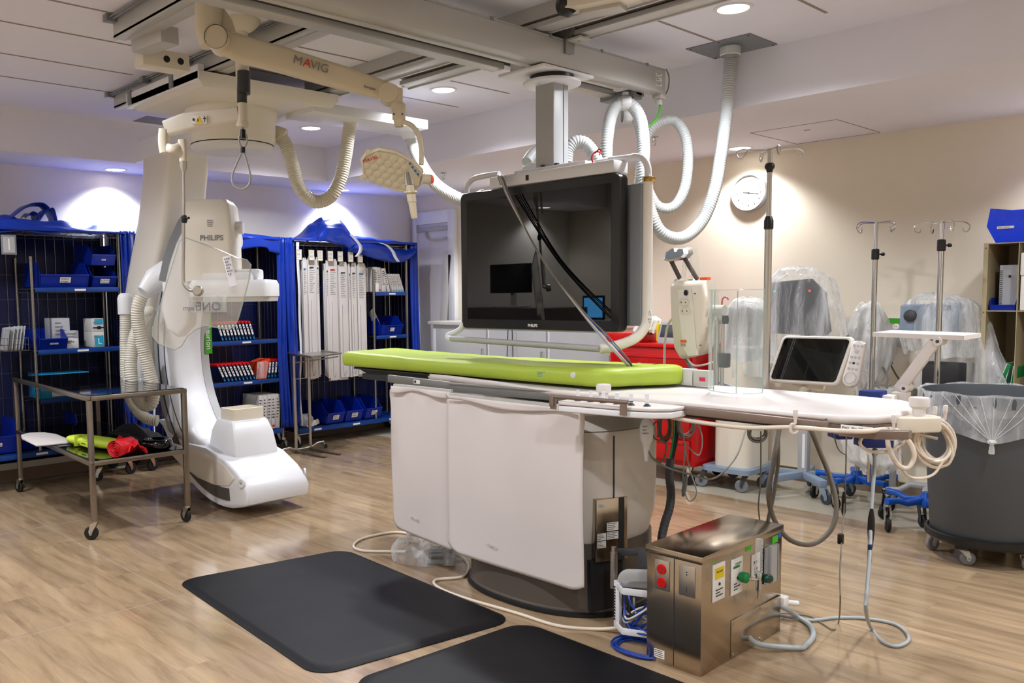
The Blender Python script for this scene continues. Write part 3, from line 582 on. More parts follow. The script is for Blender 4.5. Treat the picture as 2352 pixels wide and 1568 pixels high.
b = MB(); b.rings([mlay(.02, 1.057, 0), mlay(.002, 1.062), mlay(-.004, 1.08), mlay(-.004, 1.105), mlay(.004, 1.124), mlay(.02, 1.134), mlay(.05, 1.136), mlay(.12, 1.131)]); build(b, 'cushion', M_['lime vinyl'], t, smooth=70)
b = MB(); lines(b, frm((-2.78, 3.2305, 1.085), (1, 0, 0), (0, 0, 1)), .085, .03, 4, seed=9); lines(b, frm((-2.69, 3.2305, 1.085), (1, 0, 0), (0, 0, 1)), .05, .022, 2, seed=12); build(b, 'care_print', M_['spine blue'], t, label='small blue printed care text')
b = MB(); b.lathe([(.0, .0), (.016, .0), (.014, .006), (.006, .008), (0, .008)], (-2.555, 3.236, 1.108), 16, (0, -1, .1)); build(b, 'air_valve', M_['card white'], t, label='clear round valve')
# control module at the table side
t = thing('table_control_module', 'white table-side control panel with knobs and brown guard rail', 'control panel', (-2.1, 2.95, 1.0))
cp = [(-2.32, 2.86), (-2.29, 2.835), (-2.0, 2.90), (-1.93, 2.93), (-1.875, 2.99), (-1.87, 3.05), (-2.3, 3.06)]
cp = [(-2.335, 2.85), (-2.31, 2.825), (-1.99, 2.87), (-1.905, 2.90), (-1.85, 2.955), (-1.845, 3.05), (-2.335, 3.05)]
b = MB(); b.prism(cp, ((0, 0, .998), (1, 0, 0), (0, 1, 0)), (0, 0, .026), bev=.006); build(b, 'housing', M_['white plastic'], t)
b = MB(); b.prism(cp, ((0, 0, 1.0265), (1, 0, 0), (0, 1, 0)), (0, 0, .014), bev=.005); build(b, 'top_plate', M_['tabletop white'], t)
ks = [(1345, 893, 936), (1373, 890, 938), (1406, 897, 945)]
for i, (x, y, r, h) in enumerate(((-2.27, 2.905, .0075, .045), (-2.21, 2.915, .008, .045), (-2.15, 2.92, .0075, .046), (-2.085, 2.925, .0085, .046), (-2.02, 2.93, .0075, .046), (-1.955, 2.945, .009, .05))):
    b = MB(); b.cyl((x, y, 1.052), (x, y, 1.041+h), r*.95, r, n=18); k = build(b, 'joystick', M_['white plastic'], t); b = MB(); b.lathe([(.016, 1.0405), (.011, 1.046), (.006, 1.051), (.009, 1.058)], (x, y, 0), 20, cap=False); build(b, 'gaiter', M_['dark grey'], k)
b = MB(); b.lathe([(.02, 1.04), (.02, 1.07), (.031, 1.073), (.032, 1.1), (.028, 1.107), (.0, 1.109)], (-2.215, 3.01, 0), 32); build(b, 'large_knob', M_['tabletop white'], t, label='large white round knob')
b = MB(); b.tube([(-2.345, 2.818, 1.062), (-1.985, 2.858, 1.062)], .0085, 12); b.bar((-2.335, 2.81, 1.02), (-2.335, 2.81, 1.062), .006, .022, .002, up=(1, .1, 0)); b.prism([(0, 0), (.03, 0), (.03, .055), (0, .055)], ((-2.345, 2.812, 1.008), (1, .11, 0), (0, 0, 1)), (0, .004, 0)); b.prism([(0, 0), (.03, 0), (.03, .055), (0, .055)], ((-2.018, 2.849, 1.008), (1, .11, 0), (0, 0, 1)), (0, .004, 0)); build(b, 'guard_rail', M_['brown rail'], t, label='brown hooked guard rail')
# hand switch hanging by the column
t = thing('hand_switch', 'small white hand switch hanging by its cord beside the column', 'switch', Q(1482, 985, 3.75))
dd = 3.75
b = MB(); b.lathe([(.006, .09), (.008, .055), (.022, .035), (.03, .01), (.028, -.045), (.02, -.06), (.012, -.1), (.008, -.14)], Q(1485, 985, dd), 16, (.0, 0, 1)); build(b, 'body', M_['white plastic'], t, smooth=60)
M0 = frm(Q(1474, 1002, dd-.036), _RR, _UU)
b = MB(); lines(b, M0, .045, .05, 3, seed=3); build(b, 'buttons', M_['mid grey'], t)
b = MB(); b.tube(cr([Q(1485, 975, dd), Q(1478, 957, dd), Q(1481, 945, dd)], 6), .005, 8); b.tube(cr([Q(1486, 1028, dd), Q(1500, 1053, dd), Q(1530, 1072, dd), Q(1575, 1086, dd), Q(1640, 1098, dd+.3), Q(1690, 1050, dd+.6), Q(1712, 990, dd+.9)], 8), .0042, 8); build(b, 'cord', M_['cord olive'], t)
# end-of-table items: white clamp with mushroom knob, cable bundle hooks
t = thing('rail_clamp', 'white rail clamp with big mushroom knob at the table foot end', 'clamp', (-1.0, 3.15, 1.0))
kn = Z(2111, 935, 1.07)
dk = (kn-EYEP).dot(_F)
b = MB(); b.prism([(-.10, -.04), (-.06, -.055), (.05, -.05), (.065, -.03), (.065, .03), (.03, .05), (-.06, .04), (-.1, .02)], ((kn.x, kn.y, .985), (.68, .73, 0), (-.73, .68, 0)), (0, 0, .055), bev=.006); cb = build(b, 'clamp_body', M_['warm white'], t)
b = MB(); b.lathe([(.022, 1.04), (.022, 1.065), (.033, 1.075), (.034, 1.1), (.031, 1.106), (0, 1.107)], (kn.x, kn.y, 0), 32); build(b, 'mushroom_knob', M_['tabletop white'], t)
b = MB(); b.bar(V(kn.x, kn.y, .975)+_R0*-.01, V(kn.x, kn.y, .955)+_R0*.07, .012, .012, .004); build(b, 'lever', M_['steel'], t)
# ---------------------------------------------------------------- ceiling rails and beams
def pathbar(pts, sizes, up=(0, 0, 1), e=.5, n=20, mb=None):      # loft of superellipse sections (width, height) along a path
    P = [Vector(p) for p in pts]; rs = []; m = len(P)
    for i, p in enumerate(P):
        t = (P[min(i+1, m-1)]-P[max(i-1, 0)]).normalized(); s = t.cross(Vector(up)).normalized(); u = s.cross(t); w_, h_ = sizes[i]
        rs.append([p+s*(w_/2*math.copysign(abs(math.cos(a))**e, math.cos(a)))+u*(h_/2*math.copysign(abs(math.sin(a))**e, math.sin(a))) for a in [2*math.pi*k/n for k in range(n)]])
    mb = mb or MB(); mb.rings(rs); return mb
def rail(y, x0, x1, sgn, label, clips):
    t = thing('ceiling_rail', label, 'rail', ((x0+x1)/2, y, 2.81))
    b = MB(); b.box((x0, y, 2.815), (x1, y+sgn*.065, 2.92), .003); b.box((x0, y, 2.808), (x1, y+sgn*.012, 2.83)); build(b, 'rail_body', M_['aluminium'], t)
    b = MB(); b.box((x0+.05, y+sgn*.065, 2.85), (x1, y+sgn*.12, 2.92)); b.box((x0+.05, y+sgn*.055, 2.81), (x1, y+sgn*.125, 2.835), .002); build(b, 'inner_lip', M_['aluminium'], t)
    b = MB(); b.tube([(x0+.02, y-sgn*.02, 2.9), (x1, y-sgn*.02, 2.9)], .006, 8); b.tube([(x0+.02, y-sgn*.035, 2.905), (x1, y-sgn*.035, 2.905)], .005, 8); build(b, 'cables', M_['mid grey'], t)
    for c in clips: b = MB(); b.box((c-.025, y-sgn*.055, 2.885), (c+.025, y+.0, 2.92), .003); build(b, 'clip', M_['mid grey'], t)
rail(2.53, -6.02, -1.35, 1, 'long aluminium ceiling rail nearer the left wall, carrying the white carriage', [-6.02, -5.45, -4.87, -4.3, -3.7])
rail(3.50, -4.98, -1.45, -1, 'aluminium ceiling rail meeting the monitor beams above the surgical lamp', [-4.32, -3.75, -3.2])
rail(1.87, -4.42, -1.2, 1, 'short aluminium ceiling rail at the upper left edge of the picture', [-4.39])
rail(3.74, -4.28, -1.5, -1, 'aluminium ceiling rail running to the top right above the monitor column', [-3.9, -2.0])
# crossing box beam between the rails (left) with its grey end carrier
t = thing('cross_carrier', 'white end carrier with two cable holes hanging between the left ceiling rails', 'carrier', (-4.05, 2.1, 2.72))
a = Z(318, 132, 2.76); c_ = Z(425, 150, 2.76)
b = MB(); b.bar(a, c_, .12, .09, .004); build(b, 'housing', M_['warm white'], t)
b = MB()
dd_ = (c_-a).normalized(); nn_ = V(dd_.y, -dd_.x, 0).normalized(); nn_ = nn_ if nn_.dot(a) < 0 else -nn_
for k in (.5, .8): b = MB(); p = lerp(a, c_, k)+nn_*.058; b.cyl(p, p+nn_*.004, .018, n=18); build(b, 'cable_hole', M_['black rubber'], t)
b = MB(); b.bar(Z(322, 105, 2.8), (-4.12, 2.03, 2.8), .1, .085, .003); build(b, 'carrier_beam', M_['aluminium'], t)
# monitor bridge: two parallel beams across the room
t = thing('ceiling_beam', 'long grey beam crossing the ceiling, nearer to the viewer, ending above the white hoses', 'beam', (-2.93, 2, 2.65))
b = MB(); b.box((-2.975, -2.2, 2.655), (-2.895, 4.53, 2.785), .004); bb = build(b, 'beam_body', M_['aluminium'], t)
b = MB(); b.box((-2.93, -2.2, 2.785), (-2.9, 4.54, 2.80), .004); b.box((-2.955, -2.2, 2.785), (-2.935, 4.5, 2.81), .002); build(b, 'cable_cover', M_['light grey'], t)
b = MB(); b.box((-3.01, -2.2, 2.648), (-2.975, 3.43, 2.672), .003); b.box((-3.01, 3.8, 2.648), (-2.975, 4.2, 2.672), .003); build(b, 'running_lip', M_['grey white'], t)
for k in range(9): b = MB(); y = .9+k*.43; b.box((-2.932, y, 2.784), (-2.896, y+.02, 2.803), .002); build(b, 'cover_clip', M_['mid grey'], t)
for k in range(3): b = MB(); b.box((-2.8955, 4.43, 2.745-k*.028), (-2.894, 4.49, 2.765-k*.028)); l = build(b, 'type_label', M_['label white'], t); b = MB(); lines(b, frm((-2.8938, 4.43, 2.745-k*.028), (0, 1, 0), (0, 0, 1)), .06, .02, 2, seed=k); build(b, 'print', M_['ink'], l)
b = MB(); b.tube(cr([(-2.9, 4.545, 2.8), (-2.9, 4.575, 2.76), (-2.9, 4.57, 2.7), (-2.9, 4.545, 2.66)], 6), .004, 8); build(b, 'end_cable', M_['cord olive'], t)
b = MB(); b.box((-2.965, 4.50, 2.63), (-2.905, 4.56, 2.66), .003); b.box((-2.955, 4.51, 2.595), (-2.92, 4.54, 2.63), .003); build(b, 'end_bracket', M_['grey white'], t)
b = MB(); b.tube(cr([(-2.93, 4.53, 2.6), (-2.935, 4.525, 2.54), (-2.96, 4.5, 2.49), (-2.97, 4.47, 2.47)], 6), .006, 8); build(b, 'earth_wire', M_['green stripe'], t, label='green and yellow earth wire')
t = thing('ceiling_beam', 'second grey beam crossing the ceiling, behind and parallel to the long one', 'beam', (-3.2, 2, 2.65))
b = MB(); b.box((-3.22, -2.2, 2.69), (-3.155, 4.38, 2.785), .004); build(b, 'beam_body', M_['dark aluminium'], t)
b = MB(); b.box((-3.22, -2.2, 2.66), (-3.135, 3.40, 2.69), .003); b.box((-3.22, 3.82, 2.66), (-3.135, 4.38, 2.69), .003); build(b, 'running_lip', M_['aluminium'], t)
b = MB(); b.box((-3.24, 4.36, 2.64), (-2.98, 4.44, 2.68), .004); b.box((-3.04, 4.34, 2.62), (-2.98, 4.42, 2.66), .004); build(b, 'end_block', M_['mid grey'], t)
for k, (y0, nm) in enumerate(((3.60, 'grey hanger bracket holding the long beam to the right ceiling rail'), )):
    t = thing('beam_hanger', nm, 'bracket', (-2.9, y0, 2.8))
    b = MB(); b.prism([(-.16, .93), (.03, .93), (.045, .90), (.045, .82), (.0, .80), (.0, .735), (-.055, .735), (-.06, .79), (-.16, .80)], ((-2.89, y0, 1.995), (1, 0, 0), (0, 0, 1)), (0, .07, 0), bev=.004)
    b.prism([(0, 0), (.05, 0), (.05, .065), (.0, .075)], ((-2.895, y0-.01, 2.725), (0, 1, 0), (0, 0, 1)), (.012, 0, 0)); build(b, 'plate', M_['dark aluminium'], t)
    b = MB(); b.box((-2.89, y0+.0, 2.785), (-2.80, y0+.09, 2.797), .002); build(b, 'foot', M_['grey white'], t)
    for yy, zz in ((.02, .86), (.03, .83), (.045, .795)): b = MB(); b.cyl((-2.845, y0+yy, 1.995+zz), (-2.835, y0+yy, 1.995+zz), .008, n=14); build(b, 'bolt', M_['chrome'], t)
# camera housing at the top edge
t = thing('rail_carriage', 'white box with a row of black holes at the top edge', 'carriage', Z(1370, 20, 2.8))
a = Z(1300, 15, 2.83); c_ = Z(1425, -2, 2.83)
b = MB(); b.bar(a, c_+V(.1, 0, 0), .12, .05, .006); build(b, 'housing', M_['warm white'], t)
b = MB(); b.bar(Z(1340, 32, 2.8), Z(1432, 14, 2.8), .1, .025, .003); build(b, 'plate', M_['grey white'], t)
for px, py in ((1350, 21), (1363, 17), (1377, 13)):
    b = MB(); p = Z(px, py, 2.815); b.cyl(p+V(0, -.06, 0), p+V(0, -.05, 0), .007, n=12); build(b, 'hole', M_['black rubber'], t)
b = MB(); b.lathe([(0, -.04), (.04, -.035), (.055, 0), (.04, .03), (0, .04)], Z(1302, 12, 2.83), 20, (1, 0, 0)); build(b, 'end_cap', M_['black plastic'], t)
# ---------------------------------------------------------------- corrugated hoses
def hose(pts, r, label, mname='hose white', depth_pts=True, pitch=.015, n=14, cat='hose', extra=None):
    P = [Q(*p) if depth_pts else Vector(p) for p in pts]
    S = resample(cr(P, 16), pitch/4); b = MB(); b.tube(S, lambda i: r*(1+.05*math.cos(i*math.pi/2)), n)
    t = thing('corrugated_hose', label, cat, S[0]); build(b, 'hose_body', M_[mname], t, smooth=50)
    if extra: extra(t)
    return t
def collar(c, ax, r, l, m='hose white', name='collar', parent=None, r2=None):
    b = MB(); b.lathe([(r*.9, -l/2), (r, -l/2+.004), (r2 or r, l/2-.004), ((r2 or r)*.9, l/2)], c, 24, ax, cap=False); return build(b, name, M_[m], parent)
D = 5.2
def ex(t):
    collar(Z(1677, 118, 2.88), (0, 0, 1), .058, .05, parent=t)
hose([(1677, 118, 5.25), (1675, 170, 5.2), (1668, 260, 5.18), (1655, 360, 5.15), (1640, 440, 5.12), (1612, 508, 5.1), (1568, 546, 5.05), (1520, 535, 5.0), (1492, 480, 4.98), (1478, 400, 4.98), (1478, 330, 5.0), (1470, 272, 5.03), (1448, 240, 5.05), (1425, 236, 5.05), (1405, 262, 5.03), (1394, 320, 5.0), (1392, 380, 5.0)], .036,
     'long white corrugated hose looping from the ceiling plate down and over the beam end clamp', extra=ex)
hose([(1438, 262, 5.2), (1462, 275, 5.2), (1476, 330, 5.22), (1480, 400, 5.25), (1490, 440, 5.27), (1512, 474, 5.3), (1545, 475, 5.3), (1570, 440, 5.3), (1580, 380, 5.3), (1576, 320, 5.3), (1558, 284, 5.3), (1535, 276, 5.3), (1500, 292, 5.32), (1478, 330, 5.35), (1470, 400, 5.35), (1466, 440, 5.4)], .031,
     'inner white corrugated hose loop hanging right of the monitor frame')
def ex(t):
    for px, py in ((1437, 237), (1440, 266)):
        b = MB(); b.lathe([(.04, -.028), (.043, -.02), (.043, .02), (.04, .028)], Q(px, py, 5.05 if py == 237 else 5.2), 20, _R0, cap=False); build(b, 'hose_clamp', M_['white plastic'], t)
    b = MB(); b.cyl(Q(1437, 228, 5.05), Q(1437, 212, 5.05), .008, n=12); b.lathe([(.018, -.008), (.02, 0), (.018, .01)], Q(1437, 216, 5.05), 12); build(b, 'clamp_stud', M_['white plastic'], t)
hose([(1300, 372, 4.75), (1304, 345, 4.75), (1320, 328, 4.75), (1340, 328, 4.75), (1358, 345, 4.75), (1372, 372, 4.75)], .036, 'short arched white hose on top of the monitor hanger', extra=ex)
hose([(1210, 372, 4.9), (1222, 355, 4.95), (1240, 340, 5.0)], .03, 'stub of white hose half hidden left of the monitor column')
# ---------------------------------------------------------------- hanging monitor
YM = 3.50
mt = thing('ceiling_monitor', 'large black flat screen hanging from the ceiling column in a white tube frame', 'monitor', (-3.0, 3.55, 1.3))
tl, tr_, bl, br_ = Y(1057, 447, YM), Y(1425, 394, YM), Y(1062, 757, YM), Y(1425, 764, YM)
x0, x1, z0, z1 = tl.x, tr_.x, 1.30, 2.068
def rr(x0, x1, z0, z1, r, y, n=6):
    P = []
    for cx_, cz_, a0 in ((x1-r, z1-r, 0), (x0+r, z1-r, 90), (x0+r, z0+r, 180), (x1-r, z0+r, 270)):
        for k in range(n+1): a = R(a0+90*k/n); P.append((cx_+r*math.cos(a), y, cz_+r*math.sin(a)))
    return P
b = MB(); b.rings([rr(x0+.004, x1-.004, z0+.004, z1-.004, .03, YM), rr(x0, x1, z0, z1, .035, YM+.008), rr(x0, x1, z0, z1, .035, YM+.06), rr(x0+.02, x1-.02, z0+.02, z1-.02, .03, YM+.085)]); build(b, 'housing', M_['bezel black'], mt)
b = MB(); b.box((x0+.052, YM-.0012, z0+.055), (x1-.052, YM+.004, z1-.045)); sc = build(b, 'screen', M_['screen black'], mt, label='glossy dark screen')
text('PHILIPS', .021, frm(((x0+x1)/2-.042, YM-.0005, z0+.018), (1, 0, 0), (0, 0, 1)), 'maker_mark', M_['label white'], mt, bold=.0006)
b = MB(); b.box((x0+.06, YM+.085, z0+.03), (x1+.06, YM+.15, z1-.05), .006); build(b, 'back_cover', M_['mid grey'], mt, label='grey back cover')
# tube frame
yt = YM+.12
b = MB(); A = cr([(x0-.005, YM+.06, z0+.2), (x0-.005, YM+.06, z1-.06), (x0-.005, YM+.06, z1+.02), (x0+.03, YM+.06, z1+.075), (x0+.12, YM+.06, z1+.09), (x0+.25, YM+.06, z1+.09)], 8)
b.tube(A, .016, 12); build(b, 'frame_tube', M_['white plastic'], mt)
fx = Y(1487, 500, yt).x; zt = Y(1450, 362, yt).z
b = MB(); b.tube(cr([(x1-.12, yt-.05, zt-.005), (x1-.0, yt, zt), (fx-.09, yt, zt+.005), (fx-.03, yt, zt-.01), (fx, yt, zt-.06), (fx, yt, zt-.15)], 8), .017, 12)
fr = build(b, 'frame_tube', M_['white plastic'], mt)
b = MB(); zb = Y(1487, 735, yt).z; pathbar([(fx, yt, zt-.1), (fx, yt, 1.7), (fx, yt, zb+.05)], [(.05, .042)]*3, up=(0, 1, 0), e=.7, mb=b)
pathbar(cr([(fx, yt, zb+.06), (fx, yt-.01, zb-.02), (fx-.03, yt-.05, zb-.085), (fx-.1, yt-.12, zb-.125), (x1-.06, yt-.2, zb-.135)], 6), [(.05, .042)]*24+[(.036, .034)], up=(0, 1, .3), e=.8, mb=b); build(b, 'side_grip', M_['bone white'], mt)
b = MB(); b.box((fx-.004, yt-.028, zt-.125), (fx+.027, yt+.024, zt-.105), .001); build(b, 'brass_band', M_['brass'], mt)
b = MB(); yb = YM-.04; b.tube(cr([(x0-.0, YM+.02, z0+.05), (x0-.005, YM, z0-.0), (x0-.03, YM-.03, z0-.025), (x0-.06, YM-.05, z0-.04), (x0-.045, YM-.06, z0-.055), (x0+.05, YM-.065, z0-.06)], 6), .016, 12); build(b, 'corner_grip', M_['white plastic'], mt)
b = MB(); b.tube([(x0-.02, YM-.065, z0-.058), (x1-.06, YM-.08, zb-.135)], .0165, 14); build(b, 'handle_bar', M_['light grey'], mt, label='satin metal lower handle bar')
for k in (0, 1):
    b = MB(); q = Q(1492, 720+16*k, (V(fx, yt, 1.35)-EYEP).dot(_F)-.03); s_ = 1 if k == 0 else -1
    P = [q+_R0*dx+V(0, 0, dz*s_) for dx, dz in ((-.008, -.008), (.008, -.008), (0, .012), (-.008, -.008))]; b.tube(P, .0011, 5); build(b, 'arrow_mark', M_['ink'], mt)
# hanger on top
b = MB(); hy = YM+.02
b.box((x0+.23, hy-.02, z1+.005), (x1+-.04, hy+.1, z1+.066), .006); hg = build(b, 'hanger_bar', M_['white plastic'], mt)
b = MB(); b.box((-3.08, hy-.022, z1+.022), (-3.06, hy-.018, z1+.05)); b.box((x0+.3, hy+.02, z1+.066), (x0+.4, hy+.04, z1+.074)); build(b, 'slot', M_['black plastic'], hg)
b = MB(); b.prism([(0, 0), (.26, 0), (.26, .05), (.1, .085), (.04, .07), (.0, .03)], ((-3.3, hy+.16, z1+.064), (1, 0, 0), (0, 0, 1)), (0, .06, 0), bev=.006); b.box((-3.2, hy+.02, z1+.066), (-2.72, hy+.18, z1+.09), .005); b.box((-2.78, hy+.1, z1+.01), (-2.6, hy+.2, z1+.10), .012); build(b, 'hanger_joint', M_['white plastic'], mt)
for xx in (-3.02, -2.93): b = MB(); b.box((xx, hy+.03, z1+.09), (xx+.02, hy+.05, z1+.10)); build(b, 'stop', M_['black plastic'], hg)
# column
b = MB(); cxm, cym = -3.0, 3.62
b.box((cxm-.062, cym-.062, 2.16), (cxm+.062, cym+.062, 2.6), .006); b.box((cxm+.063, cym+.018, 2.18), (cxm+.066, cym+.022, 2.6)); build(b, 'column', M_['light grey'], mt)
b = MB(); b.box((cxm-.066, cym-.066, 2.15), (cxm+.066, cym+.066, 2.157), .002); b.box((cxm-.056, cym-.056, 2.135), (cxm+.058, cym+.058, 2.142), .002); build(b, 'column_seals', M_['black rubber'], mt)
b = MB(); b.box((cxm-.048, cym-.048, z1+.1), (cxm+.05, cym+.05, 2.15), .005); build(b, 'inner_column', M_['light grey'], mt)
b = MB(); b.lathe([(.14, 2.583), (.152, 2.588), (.152, 2.6), (.14, 2.605)], (cxm, cym, 0), 40); build(b, 'swivel_disc', M_['white plastic'], mt)
b = MB(); b.cyl((cxm, cym, 2.605), (cxm, cym, 2.64), .115, n=36); build(b, 'swivel_bearing', M_['black plastic'], mt)
b = MB(); b.box((-3.2, 3.42, 2.632), (-2.885, 3.83, 2.648), .003); b.box((-3.13, 3.44, 2.648), (-3.015, 3.81, 2.75)); build(b, 'trolley_plate', M_['white plastic'], mt)
# cord across the screen: thin cables from the hanger down to the table
t = thing('cable_bundle', 'bundle of thin grey and blue cables strung diagonally across the monitor', 'cable', Y(1145, 402, YM-.03))
for k, (m_, r_) in enumerate((('cord pale', .0045), ('cord cream', .003), ('cord blue', .0025), ('cord grey', .004))):
    o = .006*k
    b = MB(); b.tube(cr([Y(1150+3*k, 425, YM+.0), Y(1144+2*k, 404, YM-.01), Y(1152+2*k, 415, YM-.03-o), Y(1170+2*k, 460, YM-.04-o), Y(1250-2*k, 600-2*k, YM-.06-o), Y(1330+2*k, 710, YM-.09-o), Y(1385+3*k, 778-k*3, YM-.12-o), Y(1440+2*k, 838-k*3, YM-.06), Y(1452, 850, YM+.28)], 8), r_, 8); build(b, 'cable', M_[m_], t)
b = MB(); q = Y(1375, 367, YM+.08); b.tube(cr([q+V(-.01, -.03, -.02), q+V(-.02, -.03, .01), q+V(.0, -.03, .035), q+V(.03, -.03, .03), q+V(.02, -.02, .02)], 6), .004, 6); b.tube(cr([q+V(0, -.03, .03), q+V(.025, -.03, .045), q+V(.04, -.03, .035)], 5), .004, 6); solo(b, 'hose_tie', M_['red plastic'], 'small red tie on the top tube of the monitor frame', 'tie')
# ---------------------------------------------------------------- surgical lamp on its cream arm
t = thing('surgical_lamp', 'cream ceiling surgical lamp with long spring arm and honeycomb lamp head', 'surgical lamp', Q(480, 5, 4.35))
p_ = Y(480, 5, 1.93); d1 = (p_-EYEP).dot(_F); d2 = d1+.2
b = MB(); pathbar([V(p_.x, p_.y, 2.812), Q(480, 20, d1), Q(479, 70, d1), Q(487, 104, d1)], [(.118, .118)]*2+[(.115, .115), (.10, .09)], up=_F, e=.8, mb=b); pathbar([Q(497, 12, d1+.03), Q(512, 55, d1+.03), Q(535, 84, d1)], [(.04, .04), (.09, .06), (.04, .04)], up=_F, mb=b); build(b, 'ceiling_stem', M_['cream paint'], t)
b = MB(); c = Q(502, 93, d1-.02); b.cyl(c-_F*.046, c+_F*.06, .05, n=36); el = build(b, 'elbow', M_['cream paint'], t)
b = MB(); b.tube([c-_F*.047+_R0*.05*math.cos(a)+V(0, 0, .05*math.sin(a)) for a in [2*math.pi*k/32 for k in range(32)]], .0015, 5, closed=True); build(b, 'elbow_seam', M_['dark grey'], el)
P = [Q(500, 92, d1), Q(560, 115, d1+.03), Q(640, 136, d1+.08), Q(720, 160, d1+.14), Q(800, 183, d1+.18), Q(860, 202, d1+.22), Q(905, 215, d2)]
b = MB(); pathbar(P, [(.066, .10), (.07, .118), (.07, .112), (.068, .108), (.066, .102), (.064, .09), (.058, .078)], up=(0, 0, 1), e=.45, mb=b); arm = build(b, 'spring_arm', M_['cream paint'], t, smooth=50)
ad = (P[4]-P[2]).normalized(); an = ad.cross(_F).normalized()
an = an if an.z > 0 else -an
pm = Q(676, 152, d1+.1)-_F*.048; fx_ = ad-_F*ad.dot(_F)
tx = ad; tn = tx.cross(V(0, 0, 1)); tn = tn if tn.dot(_F) < 0 else -tn; ty = tn.cross(tx); ty = ty if ty.z > 0 else -ty
o_ = P[2]+tx*.06+tn*.0362-ty*.008
text('M', .054, frm(o_, tx, ty), 'lettering', M_['ink grey'], t, ext=.0008); text('A', .054, frm(o_+tx*.045, tx, ty), 'lettering', M_['ink red'], t, ext=.0008, label='red letter A'); text('VIG', .054, frm(o_+tx*.077, tx, ty), 'lettering', M_['ink grey'], t, ext=.0008)
o_ = P[4]+tx*.07+tn*.037-ty*.024
text('horizon 2', .018, frm(o_, tx, ty), 'small_lettering', M_['ink'], t, ext=.0006)
b = MB(); c = Q(893, 218, d2); b.cyl(c-_F*.04, c+_F*.04, .044, n=32); b.cyl(Q(910, 205, d2), Q(912, 250, d2), .031, .026, n=24); build(b, 'end_elbow', M_['cream paint'], t)
b = MB(); q = Q(916, 250, d2); b.lathe([(.025, .026), (.031, .018), (.031, -.048), (.025, -.052), (.021, -.078), (.018, -.082)], q, 28); build(b, 'swivel', M_['cream paint'], t)
for px in (905, 924): b = MB(); c = Q(px, 262, d2-.036); b.cyl(c, c-_F*.003, .004, n=10); build(b, 'set_screw', M_['ink'], t)
b = MB(); b.tube(cr([Q(916, 283, d2), Q(930, 281, d2), Q(948, 290, d2), Q(962, 312, d2), Q(968, 345, d2), Q(968, 378, d2)], 8), .012, 14); build(b, 'yoke', M_['cream paint'], t)
# lamp head: flat polygonal dish tilted up toward its left
hd = d2
hc = Q(898, 395, hd); hx = (_R0*1+V(0, 0, -.22)+_F*.1).normalized(); hn = (V(0, 0, -1)*.52-_F*.78-_R0*.18); hn = (hn-hx*hn.dot(hx)).normalized(); hy_ = hn.cross(hx).normalized()
hy_ = hy_ if hy_.z > 0 else -hy_
outl = [(-.17, .035), (-.155, .075), (-.09, .12), (-.0, .125), (.1, .095), (.165, .05), (.17, -.03), (.14, -.085), (.05, -.1), (-.07, -.085), (-.145, -.04)]
def ho(s_, h): s_ *= .87; return [hc+hx*(x*s_)+hy_*(y*s_)+hn*h for x, y in outl]
b = MB(); b.rings([ho(.6, -.055), ho(.9, -.035), ho(1, -.012), ho(1, .005), ho(.93, .014), ho(.9, .008)]); build(b, 'lamp_head', M_['cream paint'], t, smooth=30)
b = MB()
for i in range(-3, 4):
    for j in range(-2, 3):
        x = .045*i+(.022 if j % 2 else 0); y = .036*j+.01
        if abs(x) < .14 and -.075 < y < .095 and not (x > .07 and y > .0): c = hc+hx*(x*.87)+hy_*(y*.87)+hn*.0075; b.lathe([(.0185, 0), (.017, .003), (.009, .005), (0, .0055)], c, 6, hn)
build(b, 'lens_field', M_['cream paint'], t)
b = MB(); c = hc+hx*.15; b.cyl(c, c+_R0*.038, .023, n=20); build(b, 'pivot', M_['cream paint'], t); b = MB(); b.lathe([(.0, .0), (.021, .0), (.02, .006), (0, .008)], c+_R0*.038, 20, (_R0-_F*.6).normalized()); build(b, 'orange_cap', M_['orange plastic'], t, label='orange pivot cap')
ga = Q(938, 402, hd-.08)
b = MB(); b.cyl(Q(936, 398, hd-.06), Q(941, 428, hd-.08), .014, .022, n=20); build(b, 'handle_socket', M_['steel'], t)
b = MB(); q0, q1 = Q(941, 425, hd-.08), Q(952, 502, hd-.08); ax = (q1-q0).normalized(); L = (q1-q0).length
b.lathe([(.019, 0), (.019, L*.17), (.031, L*.18), (.032, L*.23), (.021, L*.27), (.021, L*.5), (.018, L*.52), (.0145, L*.98), (.012, L), (.0, L*.985)], q0, 28, ax); build(b, 'sterile_handle', M_['cream paint'], t, label='beige plastic grip')
b = MB()
for k in range(4): c = hc+hx*(.075+.016*k)+hy_*(.068-.014*k)+hn*.014; b.cyl(c, c+hn*.001, .0055, n=14)
build(b, 'touch_symbols', M_['tape blue'], t); text('MAVIG', .023, frm(hc+hx*-.13+hy_*.02+hn*.014, hx+hy_*.65, hy_-hx*.65), 'lettering', M_['ink red'], t)
